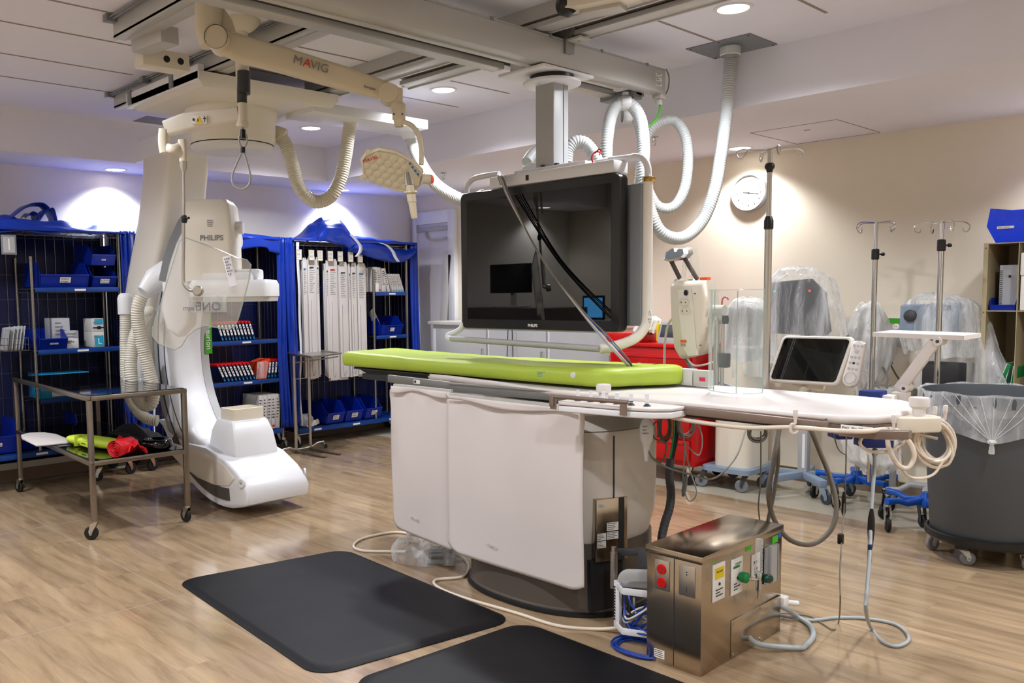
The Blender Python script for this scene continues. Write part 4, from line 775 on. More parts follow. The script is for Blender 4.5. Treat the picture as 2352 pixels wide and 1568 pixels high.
# ---------------------------------------------------------------- ceiling stem with radiation shield
sd_ = 4.45
t = thing('radiation_shield', 'clear acrylic shield on a steel rod hanging from a cream ceiling arm', 'shield', Q(555, 30, sd_))
b = MB(); top = Q(553, 45, sd_); top.z = 2.88; b.lathe([(.10, .04), (.095, .02), (.06, -.012), (.036, -.025), (.034, -.27), (.03, -.29), (.03, -.34)], top, 32, (0, 0, 1)); build(b, 'ceiling_flange', M_['warm white'], t)
b = MB(); pathbar([Q(560, 165, sd_), Q(560, 215, sd_)], [(.065, .065)]*2, up=_F, mb=b, e=.8); pathbar([Q(556, 200, sd_), Q(556, 236, sd_)], [(.05, .05)]*2, up=_F, mb=b, e=.8); b.cyl(Q(556, 234, sd_), Q(556, 241, sd_), .02, n=16); build(b, 'dark_sleeve', M_['dark grey'], t, label='dark plastic sleeve')
b = MB(); b.cyl(Q(557, 238, sd_), Q(557, 286, sd_), .027, n=24); b.lathe([(.03, 0), (.034, -.01), (.03, -.025), (.018, -.03)], Q(557, 280, sd_), 20); build(b, 'joint', M_['warm white'], t)
P = [Q(548, 262, sd_), Q(480, 272, sd_+.0), Q(425, 282, sd_), Q(380, 296, sd_)]
b = MB(); pathbar(P, [(.045, .078), (.05, .085), (.052, .095), (.05, .08)], e=.45, mb=b); build(b, 'spring_arm', M_['bone white'], t, smooth=50)
q = Q(455, 275, sd_-.03); b = MB(); b.M = frm(q-_R0*.035-V(0, 0, .02), _R0, V(0, 0, 1)); b.box((0, 0, -.002), (.08, .042, .002)); lb = build(b, 'warning_label', M_['label white'], t)
b = MB(); b.M = frm(q-_F*.003-_R0*.012-V(0, 0, .016), _R0, V(0, 0, 1)); b.prism([(0, 0), (.036, 0), (.018, .034)], ((0, 0, 0), (1, 0, 0), (0, 1, 0)), (0, 0, .001)); build(b, 'warning_triangle', M_['yellow label'], lb)
b = MB(); b.M = frm(q-_F*.0045-_R0*.035-V(0, 0, .018), _R0, V(0, 0, 1)); b.box((.033, .008, 0), (.037, .024, .0005)); b.box((.066, .004, 0), (.07, .036, .0005)); b.box((.062, .02, 0), (.076, .025, .0005)); b.box((.008, .012, 0), (.018, .024, .0005)); build(b, 'warning_print', M_['ink'], lb)
b = MB(); pathbar(cr([Q(378, 298, sd_), Q(376, 325, sd_), Q(380, 352, sd_)], 4), [(.055, .055)]*9, up=_F, e=.7, mb=b); pathbar(cr([Q(385, 340, sd_), Q(400, 343, sd_-.02), Q(415, 338, sd_)], 4), [(.05, .045)]*9, up=_F, e=.7, mb=b); pathbar([Q(419, 322, sd_), Q(421, 345, sd_), Q(422, 372, sd_)], [(.045, .045), (.05, .05), (.04, .04)], up=_F, e=.7, mb=b); build(b, 'wrist', M_['warm white'], t)
b = MB(); b.lathe([(.022, 0), (.02, -.03), (.008, -.07)], Q(422, 370, sd_), 12); b.tube(cr([Q(422, 385, sd_), Q(422, 500, sd_), Q(421, 630, sd_), Q(425, 655, sd_), Q(437, 666, sd_), Q(455, 668, sd_-.03)], 8), .009, 12); build(b, 'steel_rod', M_['steel'], t)
b = MB(); b.lathe([(.012, -.02), (.016, -.01), (.016, .01), (.012, .02)], Q(423, 503, sd_), 14); b.cyl(Q(424, 503, sd_), Q(434, 500, sd_-.03), .006, n=10); build(b, 'rod_clamp', M_['black plastic'], t)
b = MB(); c = Q(455, 668, sd_-.03); b.lathe([(0, .02), (.018, .02), (.026, .012), (.026, -.012), (.02, -.02), (0, -.02)], c, 24, _F); build(b, 'shield_hub', M_['steel'], t)
shp = [(425, 545), (500, 572), (545, 592), (566, 596), (576, 608), (572, 640), (556, 700), (548, 728), (540, 748), (524, 757), (500, 752), (470, 748), (448, 757), (430, 772), (416, 795), (400, 803), (380, 795), (365, 790), (350, 772), (350, 752), (362, 720), (385, 640), (405, 575), (412, 552)]
b = MB(); F0 = (_F-V(0, 0, _F.z)).normalized(); pl = [Q(x, y, sd_+.03+.05*(x-425)/150) for x, y in shp]; b.rings([pl, [p+_F*.008 for p in pl]]); build(b, 'acrylic_panel', M_['smoked acrylic'], t, smooth=0)
b = MB(); b.tube([p+_F*.004 for p in pl], .0035, 6, closed=True); build(b, 'panel_edge', M_['acrylic edge'], t, label='polished dark edge of the panel')
b = MB(); q = Q(532, 712, sd_-.0); b.M = frm(Q(432, 700, sd_+.035), _R0, V(0, 0, 1)); b.box((0, -.04, 0), (.2, .05, .001)); 
ow = build(b, 'team_sticker', M_['wrap film'], t); tf = frm(Q(508, 712, sd_+.025), -_R0, V(0, 0, 1)); text('ONE', .062, tf, 'sticker_text', M_['ink grey'], t); text('Team', .036, frm(Q(456, 712, sd_+.025), -_R0, V(0, 0, 1)), 'sticker_text', M_['ink grey'], t)
b = MB(); M0 = frm(Q(537, 655, sd_-.0), _RR+_UU*.25, _UU-_RR*.25); pathbar([M0 @ V(0, -.005, 0), M0 @ V(0, .155, 0)], [(.042, .012)]*2, up=-_F, e=.5, mb=b); rm = build(b, 'remote_control', M_['white plastic'], t)
b = MB()
for i in range(6):
    for j in range(3 if i % 2 == 0 else 2): b.M = M0; b.cyl((-.011+.011*j, .14-.016*i, .007), (-.011+.011*j, .14-.016*i, .009), .0038, n=10)
b.M = Matrix(); build(b, 'remote_buttons', M_['mid grey'], rm)
# wire-rope loop hanging under the joint
t = thing('wire_loop', 'grey coated wire rope loop hanging below the shield arm joint', 'rope loop', Q(558, 286, sd_-.02))
b = MB(); b.cyl(Q(558, 288, sd_), Q(558, 304, sd_), .007, n=10); b.tube(cr([Q(x, y, sd_-.02) for x, y in ((558, 345), (549, 325), (553, 305), (563, 305), (567, 325), (558, 345), (545, 372), (533, 405), (538, 426), (556, 434), (571, 425), (575, 405), (567, 372), (558, 345))], 8), .0055, 8); build(b, 'rope', M_['light grey'], t)
b = MB(); b.cyl(Q(558, 338, sd_-.02), Q(558, 351, sd_-.02), .012, n=12); b.cyl(Q(558, 298, sd_-.02), Q(558, 318, sd_-.02), .014, n=12); build(b, 'ferrule', M_['black plastic'], t)
# ---------------------------------------------------------------- ceiling carriage
t = thing('ceiling_carriage', 'large white ceiling carriage plate with round rotation hub', 'carriage', (-5.2, 3.0, 2.7))
b = MB(); b.rings([[(-5.56, 2.5, 2.72), (-5.30, 2.5, 2.72), (-4.68, 2.5, 2.72), (-4.68, 3.42, 2.72), (-5.56, 3.42, 2.72)], [(-5.6, 2.46, 2.76), (-5.3, 2.46, 2.76), (-4.65, 2.46, 2.76), (-4.65, 3.45, 2.76), (-5.6, 3.45, 2.76)], [(-5.6, 2.46, 2.80), (-5.3, 2.46, 2.80), (-4.65, 2.46, 2.80), (-4.65, 3.45, 2.80), (-5.6, 3.45, 2.80)]]); build(b, 'plate', M_['bone white'], t)
b = MB(); b.box((-5.66, 2.46, 2.745), (-4.66, 2.50, 2.84), .004); build(b, 'side_cover', M_['white plastic'], t)
b = MB()
for x in (-5.62, -5.02): b.box((x, 2.452, 2.76), (x+.05, 2.47, 2.85), .003)
build(b, 'cover_clasps', M_['mid grey'], t)
b = MB(); b.box((-5.05, 3.3, 2.69), (-4.72, 4.3, 2.755), .004); build(b, 'cable_duct', M_['white plastic'], t)
hx0, hy0 = -5.22, 2.99
b = MB(); b.lathe([(.30, 2.72), (.30, 2.69), (.285, 2.67), (.285, 2.52), (.27, 2.50), (.0, 2.50)], (hx0, hy0, 0), 48, cap=False); build(b, 'hub', M_['bone white'], t, smooth=50)
b = MB(); b.lathe([(.27, 2.497), (.272, 2.485), (.25, 2.465), (.16, 2.455), (.0, 2.453)], (hx0, hy0, 0), 48, cap=False); build(b, 'hub_cover', M_['white plastic'], t, smooth=60)
b = MB(); b.lathe([(.2715, 2.502), (.2715, 2.496), (.25, 2.496)], (hx0, hy0, 0), 48, cap=False); build(b, 'hub_seam', M_['black rubber'], t)
b = MB(); q = Q(638, 310, 5.9); b.lathe([(.055, -.04), (.06, .0), (.058, .05), (.048, .055)], q, 24, (_R0+V(0, 0, -.35)).normalized()); build(b, 'hose_nozzle', M_['warm white'], t)
def ex(tt):
    b = MB(); b.lathe([(.075, .06), (.07, .03), (.045, -.05), (.04, -.055)], Q(806, 275, 6.0), 24, (.0, 0, 1)); build(b, 'hose_nozzle', M_['white plastic'], tt)
hose([(640, 312, 5.88), (655, 330, 5.9), (672, 380, 5.92), (685, 425, 5.95), (708, 455, 5.97), (735, 463, 6.0), (762, 448, 6.0), (782, 410, 6.0), (793, 360, 6.0), (799, 320, 6.0), (804, 285, 6.0)], .046, 'cream corrugated hose hanging in a U from the hub under the ceiling carriage', 'hose cream', pitch=.016, extra=ex)
def ex(tt):
    b = MB(); b.lathe([(.08, .07), (.075, .03), (.05, -.06), (.045, -.065)], Q(935, 300, 6.4), 24, (-.35, -.2, 1)); build(b, 'hose_nozzle', M_['white plastic'], tt)
hose([(940, 312, 6.4), (955, 350, 6.4), (975, 390, 6.35), (1003, 425, 6.3), (1040, 450, 6.2), (1075, 462, 6.1), (1110, 450, 5.9)], .044, 'white corrugated hose sagging from the carriage end to behind the monitor', pitch=.016, extra=ex)
# ---------------------------------------------------------------- C-arm
t = thing('c_arm', 'large white ceiling-hung C-arm X-ray unit with detector head and tube housing', 'x-ray machine', (-5.6, 3.1, 0))
OX, OZ = -5.4, 1.1
def arcpt(r, a, y): return V(OX+r*math.cos(R(a)), y, OZ+r*math.sin(R(a)))
b = MB(); rs = []
for i in range(61):
    a = 102+(266-102)*i/60
    sec = []
    for k in range(24):
        q = 2*math.pi*k/24; sec.append(arcpt(.9+.15*math.copysign(abs(math.cos(q))**.4, math.cos(q)), a, 3.1+.15*math.copysign(abs(math.sin(q))**.4, math.sin(q))))
    rs.append(sec)
b.rings(rs); arc = build(b, 'c_arc', M_['white plastic'], t, smooth=45)
def sector(mb, r0, r1, a0, a1, y0, y1, n=40):
    rs = []
    for i in range(n+1):
        a = a0+(a1-a0)*i/n; rs.append([arcpt(r0, a, y0), arcpt(r1, a, y0), arcpt(r1, a, y1), arcpt(r0, a, y1)])
    mb.rings(rs)
b = MB(); sector(b, .985, 1.055, 115, 232, 2.946, 2.97); build(b, 'guide_channel', M_['light grey'], arc)
b = MB(); sector(b, .975, .985, 108, 258, 2.945, 2.965); sector(b, .872, .877, 150, 250, 2.9445, 2.96); build(b, 'panel_seams', M_['dark grey'], arc)
b = MB(); sector(b, .95, 1.04, 104, 150, 2.944, 2.97, 20); build(b, 'dark_guide', M_['mid grey'], arc, label='dark grey curved guide track')
b = MB(); sector(b, .748, .80, 140, 238, 3.19, 3.253); build(b, 'inner_trim', M_['light grey'], arc)
# green stripe with product lettering on the inner face
p = X(478, 765, -6.14)
b = MB(); b.box((-6.155, p.y-.03, Z(478, 810, 1).z if False else X(478, 812, -6.14).z), (-6.138, p.y+.03, X(478, 718, -6.14).z)); gs = build(b, 'green_strip', M_['green stripe'], arc)
text('Azurion', .06, frm((-6.136, p.y-.018, X(478, 745, -6.14).z), (0, 0, -1), (0, 1, 0)), 'strip_text', M_['label white'], t)
# tube housing
prof = [(-6.42, .55), (-6.2, .46), (-5.98, .425), (-5.62, .42), (-5.375, .375), (-5.2, .30), (-5.1, .23), (-5.06, .17), (-5.07, .10)]
bot = [(OX+1.06*math.cos(R(a)), OZ+1.06*math.sin(R(a))) for a in range(284, 208, -6)]
b = MB(); b.prism([(x, z) for x, z in prof+bot], ((0, 2.925, 0), (1, 0, 0), (0, 0, 1)), (0, .50, 0), bev=.02); th = build(b, 'tube_housing', M_['white plastic'], t, smooth=50)
b = MB(); sector(b, .925, 1.01, 222, 276, 2.919, 2.93, 24); build(b, 'handle_recess', M_['column dark'], th, label='dark brown curved recess strip')
lens = [(-6.3, .38), (-6.1, .40), (-5.8, .405), (-5.55, .385), (-5.35, .33), (-5.22, .26), (-5.3, .20), (-5.5, .175), (-5.75, .19), (-6.0, .25), (-6.2, .325)]
b = MB(); b.prism(lens, ((0, 2.918, 0), (1, 0, 0), (0, 0, 1)), (0, .01, 0), bev=.003); build(b, 'side_panel', M_['bone white'], th)
for y in (2.915, 3.42):
    b = MB(); b.lathe([(.028, 0), (.03, .012), (.02, .014), (.018, .006), (0, .006)], (-5.125, y+(.01 if y < 3 else 0), .245), 20, (.35, -1 if y < 3 else 1, .0), cap=False); build(b, 'end_boss', M_['white plastic'], th)
    b = MB(); b.cyl((-5.118, y-.005 if y < 3 else y+.012, .245), (-5.115, y-.009 if y < 3 else y+.016, .245), .006, n=12); build(b, 'boss_screw', M_['ink grey'], th)
def rrect(x0, x1, y0, y1, z, r=.03, n=5):
    P = []
    for cx_, cy_, a0 in ((x1-r, y1-r, 0), (x0+r, y1-r, 90), (x0+r, y0+r, 180), (x1-r, y0+r, 270)):
        for k in range(n+1): a = R(a0+90*k/n); P.append((cx_+r*math.cos(a), cy_+r*math.sin(a), z))
    return P
b = MB(); b.rings([rrect(-5.77, -5.36, 3.02, 3.37, .33, .02), rrect(-5.76, -5.37, 3.02, 3.365, .42, .02), rrect(-5.735, -5.40, 3.03, 3.355, .53, .02), rrect(-5.70, -5.44, 3.05, 3.34, .60, .02), rrect(-5.69, -5.46, 3.06, 3.335, .615, .02)]); build(b, 'collimator_hood', M_['white plastic'], th, smooth=50)
b = MB(); b.rings([rrect(-5.675, -5.475, 3.075, 3.325, .61, .02), rrect(-5.675, -5.475, 3.075, 3.325, .695, .02), rrect(-5.665, -5.485, 3.085, 3.315, .697, .02), rrect(-5.665, -5.485, 3.085, 3.315, .63, .02)]); build(b, 'collimator_mouth', M_['warm white'], th)
# detector head, turned toward the viewer
DC = V(-5.40, 3.08, 0); Fh = V(_F.x, _F.y, 0).normalized()
Md = Matrix(((_R0.x, Fh.x, 0, DC.x), (_R0.y, Fh.y, 0, DC.y), (0, 0, 1, 0), (0, 0, 0, 1)))
b = MB(); b.M = Md
b.rings([rrect(-.29, .27, -.17, .25, 1.50, .06), rrect(-.29, .27, -.17, .25, 1.585, .06), rrect(-.275, .255, -.155, .235, 1.615, .06)]); dt = build(b, 'detector_plate', M_['white plastic'], t, smooth=50)
b = MB(); b.M = Md; b.rings([rrect(-.28, .26, -.16, .24, 1.465, .06), rrect(-.285, .265, -.165, .245, 1.5, .06)]); build(b, 'detector_face', M_['grey white'], dt)
b = MB(); b.M = Md; b.rings([rrect(-.33, .01, -.11, .2, 1.61, .03), rrect(-.34, .01, -.12, .2, 1.75, .03), rrect(-.335, .01, -.12, .2, 1.95, .03), rrect(-.325, -.005, -.115, .19, 2.13, .03), rrect(-.30, -.03, -.09, .16, 2.165, .03)]); hd_ = build(b, 'detector_head', M_['bone white'], t, smooth=50)
b = MB(); b.M = Md; b.box((-.20, -.128, 1.60), (.14, .1, 1.665), .02); b.cyl((-.005, .05, 1.98), (.055, .05, 1.98), .045, n=28); b.box((.0, -.05, 1.615), (.17, .15, 1.69), .015); build(b, 'head_covers', M_['white plastic'], hd_)
text('PHILIPS', .05, Md @ frm((-.205, -.1225, 1.885), (1, 0, 0), (0, 0, 1)), 'maker_mark', M_['mid grey'], t, bold=.001)
b = MB(); lines(b, Md @ frm((-.155, -.1225, 1.97), (1, 0, 0), (0, 0, 1)), .05, .055, 4, seed=5, cover=.2); build(b, 'rating_print', M_['ink grey'], hd_)
# fairing from head down to the arc
b = MB()
fa = [(-.30, 2.13), (-.35, 2.09), (-.40, 1.99), (-.46, 1.8), (-.51, 1.6), (-.53, 1.42), (-.50, 1.28), (-.42, 1.22), (-.34, 1.3), (-.3, 1.62)]
b.prism(fa, (DC+Fh*.0, _R0, (0, 0, 1)), Fh*.22, bev=.03); build(b, 'head_fairing', M_['white plastic'], t, smooth=50)
b = MB(); oo = [(-.535, 1.62), (-.50, 1.76), (-.45, 1.9), (-.385, 2.03), (-.31, 2.12)]; ii = [(-.27, 2.08), (-.34, 1.99), (-.405, 1.87), (-.455, 1.74), (-.49, 1.61)]
b.prism(oo+ii, (DC-Fh*.003, _R0, (0, 0, 1)), Fh*.01); build(b, 'curved_guide', M_['mid grey'], t, label='grey curved guide strip')
# L-arm
def slab(b, secs):
    rs = []
    for x, y, z, w_, d_ in secs: rs.append([(x+w_/2*math.copysign(abs(math.cos(a))**.3, math.cos(a)), y+d_/2*math.copysign(abs(math.sin(a))**.3, math.sin(a)), z) for a in [2*math.pi*k/28 for k in range(28)]])
    b.rings(rs)
b = MB(); slab(b, [(-6.10, 3.02, 2.68, .40, .30), (-6.10, 3.02, 2.66, .46, .34), (-6.13, 3.02, 2.4, .47, .34), (-6.23, 3.02, 2.1, .50, .34), (-6.42, 3.04, 1.8, .50, .36), (-6.60, 3.05, 1.5, .5, .36), (-6.70, 3.08, 1.2, .42, .36), (-6.73, 3.1, .95, .36, .34), (-6.72, 3.1, .8, .3, .3)]); la = build(b, 'support_arm', M_['bone white'], t, smooth=50)
b = MB(); b.prism([(-6.45, 2.52), (-5.0, 2.52), (-5.0, 2.69), (-6.40, 2.69)], ((0, 2.85, 0), (1, 0, 0), (0, 0, 1)), (0, .27, 0), bev=.02); build(b, 'support_bridge', M_['white plastic'], t, smooth=50)
b = MB(); b.tube(cr([(-6.33, 2.9, 2.64), (-6.36, 2.9, 2.4), (-6.47, 2.9, 2.1), (-6.66, 2.9, 1.8), (-6.84, 2.92, 1.5), (-6.9, 2.94, 1.2)], 8), .02, 8); build(b, 'edge_trim', M_['light grey'], la)
b = MB(); lines(b, frm((-6.72, 2.84, 1.62), (1, 0, 0), (0, 0, 1)), .05, .06, 3, seed=2); build(b, 'type_print', M_['ink'], la)
# side nozzle and puck
b = MB(); pathbar([Q(385, 630, 6.3), Q(355, 645, 6.25), Q(330, 672, 6.2)], [(.2, .25), (.17, .2), (.1, .11)], up=_F, e=.8, mb=b); build(b, 'hose_fairing', M_['white plastic'], t, smooth=50)
b = MB(); b.ball(Q(332, 852, 6.55), 1, 20, sc=(.07, .07, .19)); pk = build(b, 'side_knob', M_['white plastic'], t, smooth=60)
b = MB(); c = Q(331, 856, 6.47); b.box((c.x-.006, c.y-.006, c.z-.02), (c.x+.006, c.y+.006, c.z+.02)); build(b, 'knob_slot', M_['ink'], pk)
def ex(tt):
    b = MB(); c = Q(288, 700, 6.6); b.lathe([(.03, .09), (.048, .075), (.058, .05), (.058, -.07), (.05, -.075)], c, 24); build(b, 'end_cap', M_['white plastic'], tt)
    for px, py in ((298, 880), (325, 882)): b = MB(); b.lathe([(.052, -.05), (.055, -.04), (.055, .04), (.052, .05)], Q(px, py, 6.35), 20, (0, 0, 1), cap=False); build(b, 'sleeve', M_['wrap film'], tt)
hose([(288, 722, 6.6), (288, 800, 6.6), (290, 870, 6.6), (300, 915, 6.55), (318, 945, 6.5), (340, 962, 6.5), (362, 966, 6.5)], .042, 'straight white hose with rounded cap left of the C-arm', 'hose cream', pitch=.017, extra=ex)
hose([(326, 680, 6.2), (317, 705, 6.2), (317, 740, 6.22), (327, 790, 6.25), (342, 850, 6.28), (352, 895, 6.3), (348, 925, 6.3), (332, 930, 6.3), (312, 905, 6.3), (301, 860, 6.3), (302, 810, 6.32), (313, 765, 6.35), (328, 735, 6.42), (345, 715, 6.55)], .046, 'looped white hose hanging from the side of the C-arm', 'hose cream', pitch=.017)
# ---------------------------------------------------------------- wire shelving racks with blue covers along the left wall
OFF = Vector((-.10, .045, 0)); XF, XBK = -7.05, -7.42
def wire_shelf(b, y0, y1, z, truss=True):
    for x in (XF, XBK):
        b.tube([(x, y0, z), (x, y1, z)], .0035, 6); b.tube([(x, y0, z-.03), (x, y1, z-.03)], .003, 6)
    if truss:
        n = max(2, int((y1-y0)/.08)); P = []
        for k in range(n*2+1): P.append((XF, y0+(y1-y0)*k/(2*n), z-.03*(k % 2)))
        b.tube(P, .0022, 5)
    n = int((y1-y0)/.035)
    for k in range(n+1): y = y0+(y1-y0)*k/n; b.box((XBK, y-.0014, z-.0014), (XF, y+.0014, z+.0014))
def post(b, x, y, z0, z1):
    b.cyl((x, y, z0), (x, y, z1), .0125, n=12)
    z = z0+.03
    while z < z1: b.lathe([(.0125, -.002), (.0138, 0), (.0125, .002)], (x, y, z), 10, cap=False); z += .0254*2
def rack(y0, y1, ym, levels, zt, label, wide_low=.25, hide=False):
    t = thing('wire_shelving', label, 'shelving', (XF, (y0+y1)/2, 0))
    for x, y, za, zb in ((XF, y0, .12, zt+.01), (XF, y1, .12, zt+.01), (XBK, y0, .12, zt+.01), (XBK, y1, .12, zt+.01)):
        b = MB(); post(b, x, y, za, zb); build(b, 'post', M_['wire metal'], t)
    if ym is not None:
        for x in (XF, XBK): b = MB(); post(b, x, ym, wide_low, levels[0]+.25); build(b, 'short_post', M_['wire metal'], t)
    b = MB(); wire_shelf(b, y0, y1, zt); build(b, 'top_wire_shelf', M_['wire metal'], t)
    for z in levels:
        b = MB(); ya = ym if ym is not None else y0; wire_shelf(b, ya, y1, z, False); s_ = build(b, 'wire_shelf', M_['wire metal'], t)
        b = MB(); b.box((XF+.005, ya+.02, z-.028), (XF+.012, y1-.015, z+.008), .001); build(b, 'shelf_edge', M_['shelf blue'], s_, label='blue plastic shelf edge strip')
        b = MB(); b.box((XF+.0125, (ya+y1)/2-.03, z-.02), (XF+.0135, (ya+y1)/2+.06, z-.004)); build(b, 'price_label', M_['label white'], s_)
    b = MB(); wire_shelf(b, y0, y1, wide_low, False); b.box((XBK, y0, wide_low-.006), (XF, y1, wide_low-.003)); s_ = build(b, 'bottom_shelf', M_['shelf blue'], t)
    b = MB(); b.box((XF+.005, y0+.02, wide_low-.045), (XF+.012, y1-.015, wide_low-.005), .001); build(b, 'shelf_edge', M_['shelf blue'], s_)
    for k in range(3): b = MB(); yy = y0+(y1-y0)*(k+.5)/3; b.box((XF+.0125, yy-.045, wide_low-.032), (XF+.0135, yy+.045, wide_low-.014)); build(b, 'price_label', M_['label white'], s_)
    # back and side grid
    b = MB(); n = int((y1-y0)/.075)
    for k in range(n+1): y = y0+(y1-y0)*k/n; b.box((XBK-.016, y-.0013, wide_low), (XBK-.013, y+.0013, zt))
    for k in range(8): z = wide_low+.2*k; b.box((XBK-.0175, y0, z), (XBK-.0155, y1, z+.0014))
    build(b, 'back_grid', M_['wire metal'], t)
    b = MB()
    for k in range(7): x = XBK+(XF-XBK)*k/6; b.box((x-.0016, y1-.02, wide_low), (x+.0016, y1-.017, zt))
    build(b, 'side_grid', M_['wire metal'], t)
    for (x, y) in ((XF, y0), (XF, y1), (XBK, y0), (XBK, y1)):
        bf, bw = MB(), MB(); caster(bf, bw, (x, y), R(100), r=.05, hf=.13); build(bf, 'caster', M_['chrome'], t); build(bw, 'wheel', M_['black rubber'], t)
    return t
LV = [1.585, 1.092, .70]
rack(1.55, 2.95, 2.24, LV, 2.03, 'left wire shelving rack under blue cover, with big blue bins and cartons', .30)
rack(3.15, 4.50, 3.72, [1.085, .705], 2.03, 'middle wire shelving rack behind the C-arm, holding red topped slim boxes', .22)
rack(4.66, 6.12, 5.66, [1.52, 1.06, .62], 2.02, 'right wire shelving rack with long hanging catheter packs', .185)
def cover(y0, y1, label, seed, bumps, strips=()):
    t = thing('shelving_cover', label, 'cover', (XF, (y0+y1)/2, 2.03))
    # inner drape: back, sides
    b = MB()
    b.sheet(lambda u, v: V(XBK-.03, y0+(y1-y0)*u, .16+1.9*v), 14, 8)
    b.sheet(lambda u, v: V(XBK-.03+(XF-XBK+.03)*u, y0-.012+.006*math.sin(u*20), .16+1.9*v), 16, 6)
    b.sheet(lambda u, v: V(XBK-.03+(XF-XBK+.03)*u, y1+.012+.006*math.sin(u*20), .16+1.9*v), 16, 6); build(b, 'back_drape', M_['shaded navy'], t, solid=.002)
    for ys in (y0-.03, y1+.015):
        b = MB(); b.sheet(lambda u, v: V(XF+.02+.012*math.sin(u*15+v*3+seed), ys-.045+.10*u+.02*math.sin(v*5+seed)*v, 2.06-1.84*v), 12, 30); build(b, 'side_drape', M_['blue fabric'], t, solid=.003, smooth=70)
    b = MB(); b.sheet(lambda u, v: V(XF+.028+.008*math.sin(v*17+seed), y0+.045+.034*u*(1-.5*v)+.015*math.sin(v*9+seed)*v, 2.02-1.8*v), 2, 40); build(b, 'white_hem', M_['white hem'], t, solid=.002)
    def top(u, v):
        y = y0-.02+(y1-y0+.04)*u; x = XBK-.02+(XF-XBK+.06)*v
        h = .02+.02*abs(noise.noise(V(y*5, x*6, seed)))
        for (by, bx, s_, hh, sx) in bumps:
            h += hh*math.exp(-((y-by)/s_)**2-((x-bx)/sx)**2)*(1+.35*noise.noise(V(y*11, x*9, seed)))
        e = 1-max(0, (v-.93)/.07)**2
        return V(x, y+.02*noise.noise(V(x*7, y*7, seed+3)), 2.035+h*e)
    b = MB(); b.sheet(top, 90, 26); build(b, 'rolled_top', M_['blue fabric'], t, solid=.004, smooth=60)
    return t
def roll_strip(t, pts, w_, name='white_band'):
    P = cr([Vector(p) for p in pts], 8); b = MB()
    rs = [[p+V(0, -w_/2, 0), p+V(0, w_/2, 0), p+V(-.004, w_/2, -.003), p+V(-.004, -w_/2, -.003)] for p in P]; b.rings(rs); build(b, name, M_['white hem'], t)
c1 = cover(1.5, 2.98, 'blue zip cover folded up on top of the left shelving rack', 1.0, [(2.18, -7.3, .16, .05, .16), (1.85, -7.3, .12, .05, .2), (2.0, -7.25, .5, .05, .3), (2.85, -7.25, .08, .05, .1)])
# fold loop on top
def fold(t, loop, y0, y1, name='fold'):
    P = cr([Vector((XF-.12, a, z)) for a, z in loop], 6); b = MB()
    rs = [[p+V(-.14, 0, 0), p+V(0, 0, 0), p+V(.10, 0, -.01)] for p in P]
    b.rings([r for r in rs], cap=False) if False else None
    n = len(P)
    b.sheet(lambda u, v: P[min(n-1, int(u*(n-1)+.5))]+V(-.16+.2*v, .01*math.sin(v*6), .012*math.sin(v*7+u*3)), n-1, 5); build(b, name, M_['blue fabric'], t, solid=.004, smooth=60)
def yz(px, py, x=XF-.12): q = X(px, py, x); return (q.y, q.z)
fold(c1, [yz(20, 500), yz(38, 485), yz(60, 470), (yz(85, 466)), yz(100, 470), yz(115, 485), yz(124, 500), yz(126, 508)], 0, 0)
fold(c1, [yz(126, 508), yz(118, 480), yz(105, 482), yz(92, 495), yz(84, 505)], 0, 0)
fold(c1, [yz(58, 495), yz(68, 487), yz(80, 490), yz(85, 500)], 0, 0)
b = MB(); b.sheet(lambda u, v: V(XF+.03-.06*(1-v), 1.3+(2.72-1.3)*u, X(230*u, 535, XF).z-.0+(.10 if u < .85 else .10*(1-(u-.85)/.15))*(1-v)+.008*math.sin(u*23)), 50, 6); build(b, 'front_flap', M_['blue fabric'], c1, solid=.004, smooth=60)
c2 = cover(3.14, 4.50, 'blue cover over the middle rack behind the C-arm, edge trimmed white', 2.3, [(3.3, -7.25, .1, .1, .12), (4.2, -7.2, .2, .03, .2)])
b = MB(); b.sheet(lambda u, v: V(XF+.035+.01*math.sin(u*25), 3.15+(4.5-3.15)*u, 2.06-(.12+.02*math.sin(u*13)+.03*(u > .9))*v), 60, 6); build(b, 'front_valance', M_['blue fabric'], c2, solid=.003, smooth=60)
c3 = cover(4.65, 6.2, 'crumpled blue cover with white bands heaped on the right shelving rack', 3.7, [(5.2, -7.28, .2, .2, .2), (5.05, -7.25, .12, .06, .15), (5.6, -7.25, .25, .06, .2), (5.95, -7.2, .12, .02, .2)])
# peaked fold and slack end of the right cover
XP = XF-.08
pk_ = [X(px, py, XP) for px, py in ((722, 548), (733, 520), (742, 507), (760, 503), (784, 502), (797, 515), (808, 535), (822, 552), (838, 566))]
lo_ = [X(px, py, XF+.05) for px, py in ((735, 552), (745, 552), (758, 554), (770, 556), (785, 560), (798, 565), (812, 572), (826, 577), (838, 572))]
P1, P2 = cr(pk_, 6), cr(lo_, 6); n = len(P1)
def pf(u, v): i = min(n-1, int(u*(n-1)+.5)); a, c = P1[i], P2[i]; p = lerp(a, c, v); return p+V(.05*math.sin(math.pi*v)+.012*noise.noise(V(u*7, v*6, 1)), 0, .02*math.sin(math.pi*v)+.015*noise.noise(V(u*6, v*5, 7)))
b = MB(); b.sheet(pf, n-1, 14); b.sheet(lambda u, v: P1[min(n-1, int(u*(n-1)+.5))]+V(-.22*v, 0, -.14*v*v), n-1, 5); build(b, 'peaked_fold', M_['blue fabric'], c3, solid=.004, smooth=55)
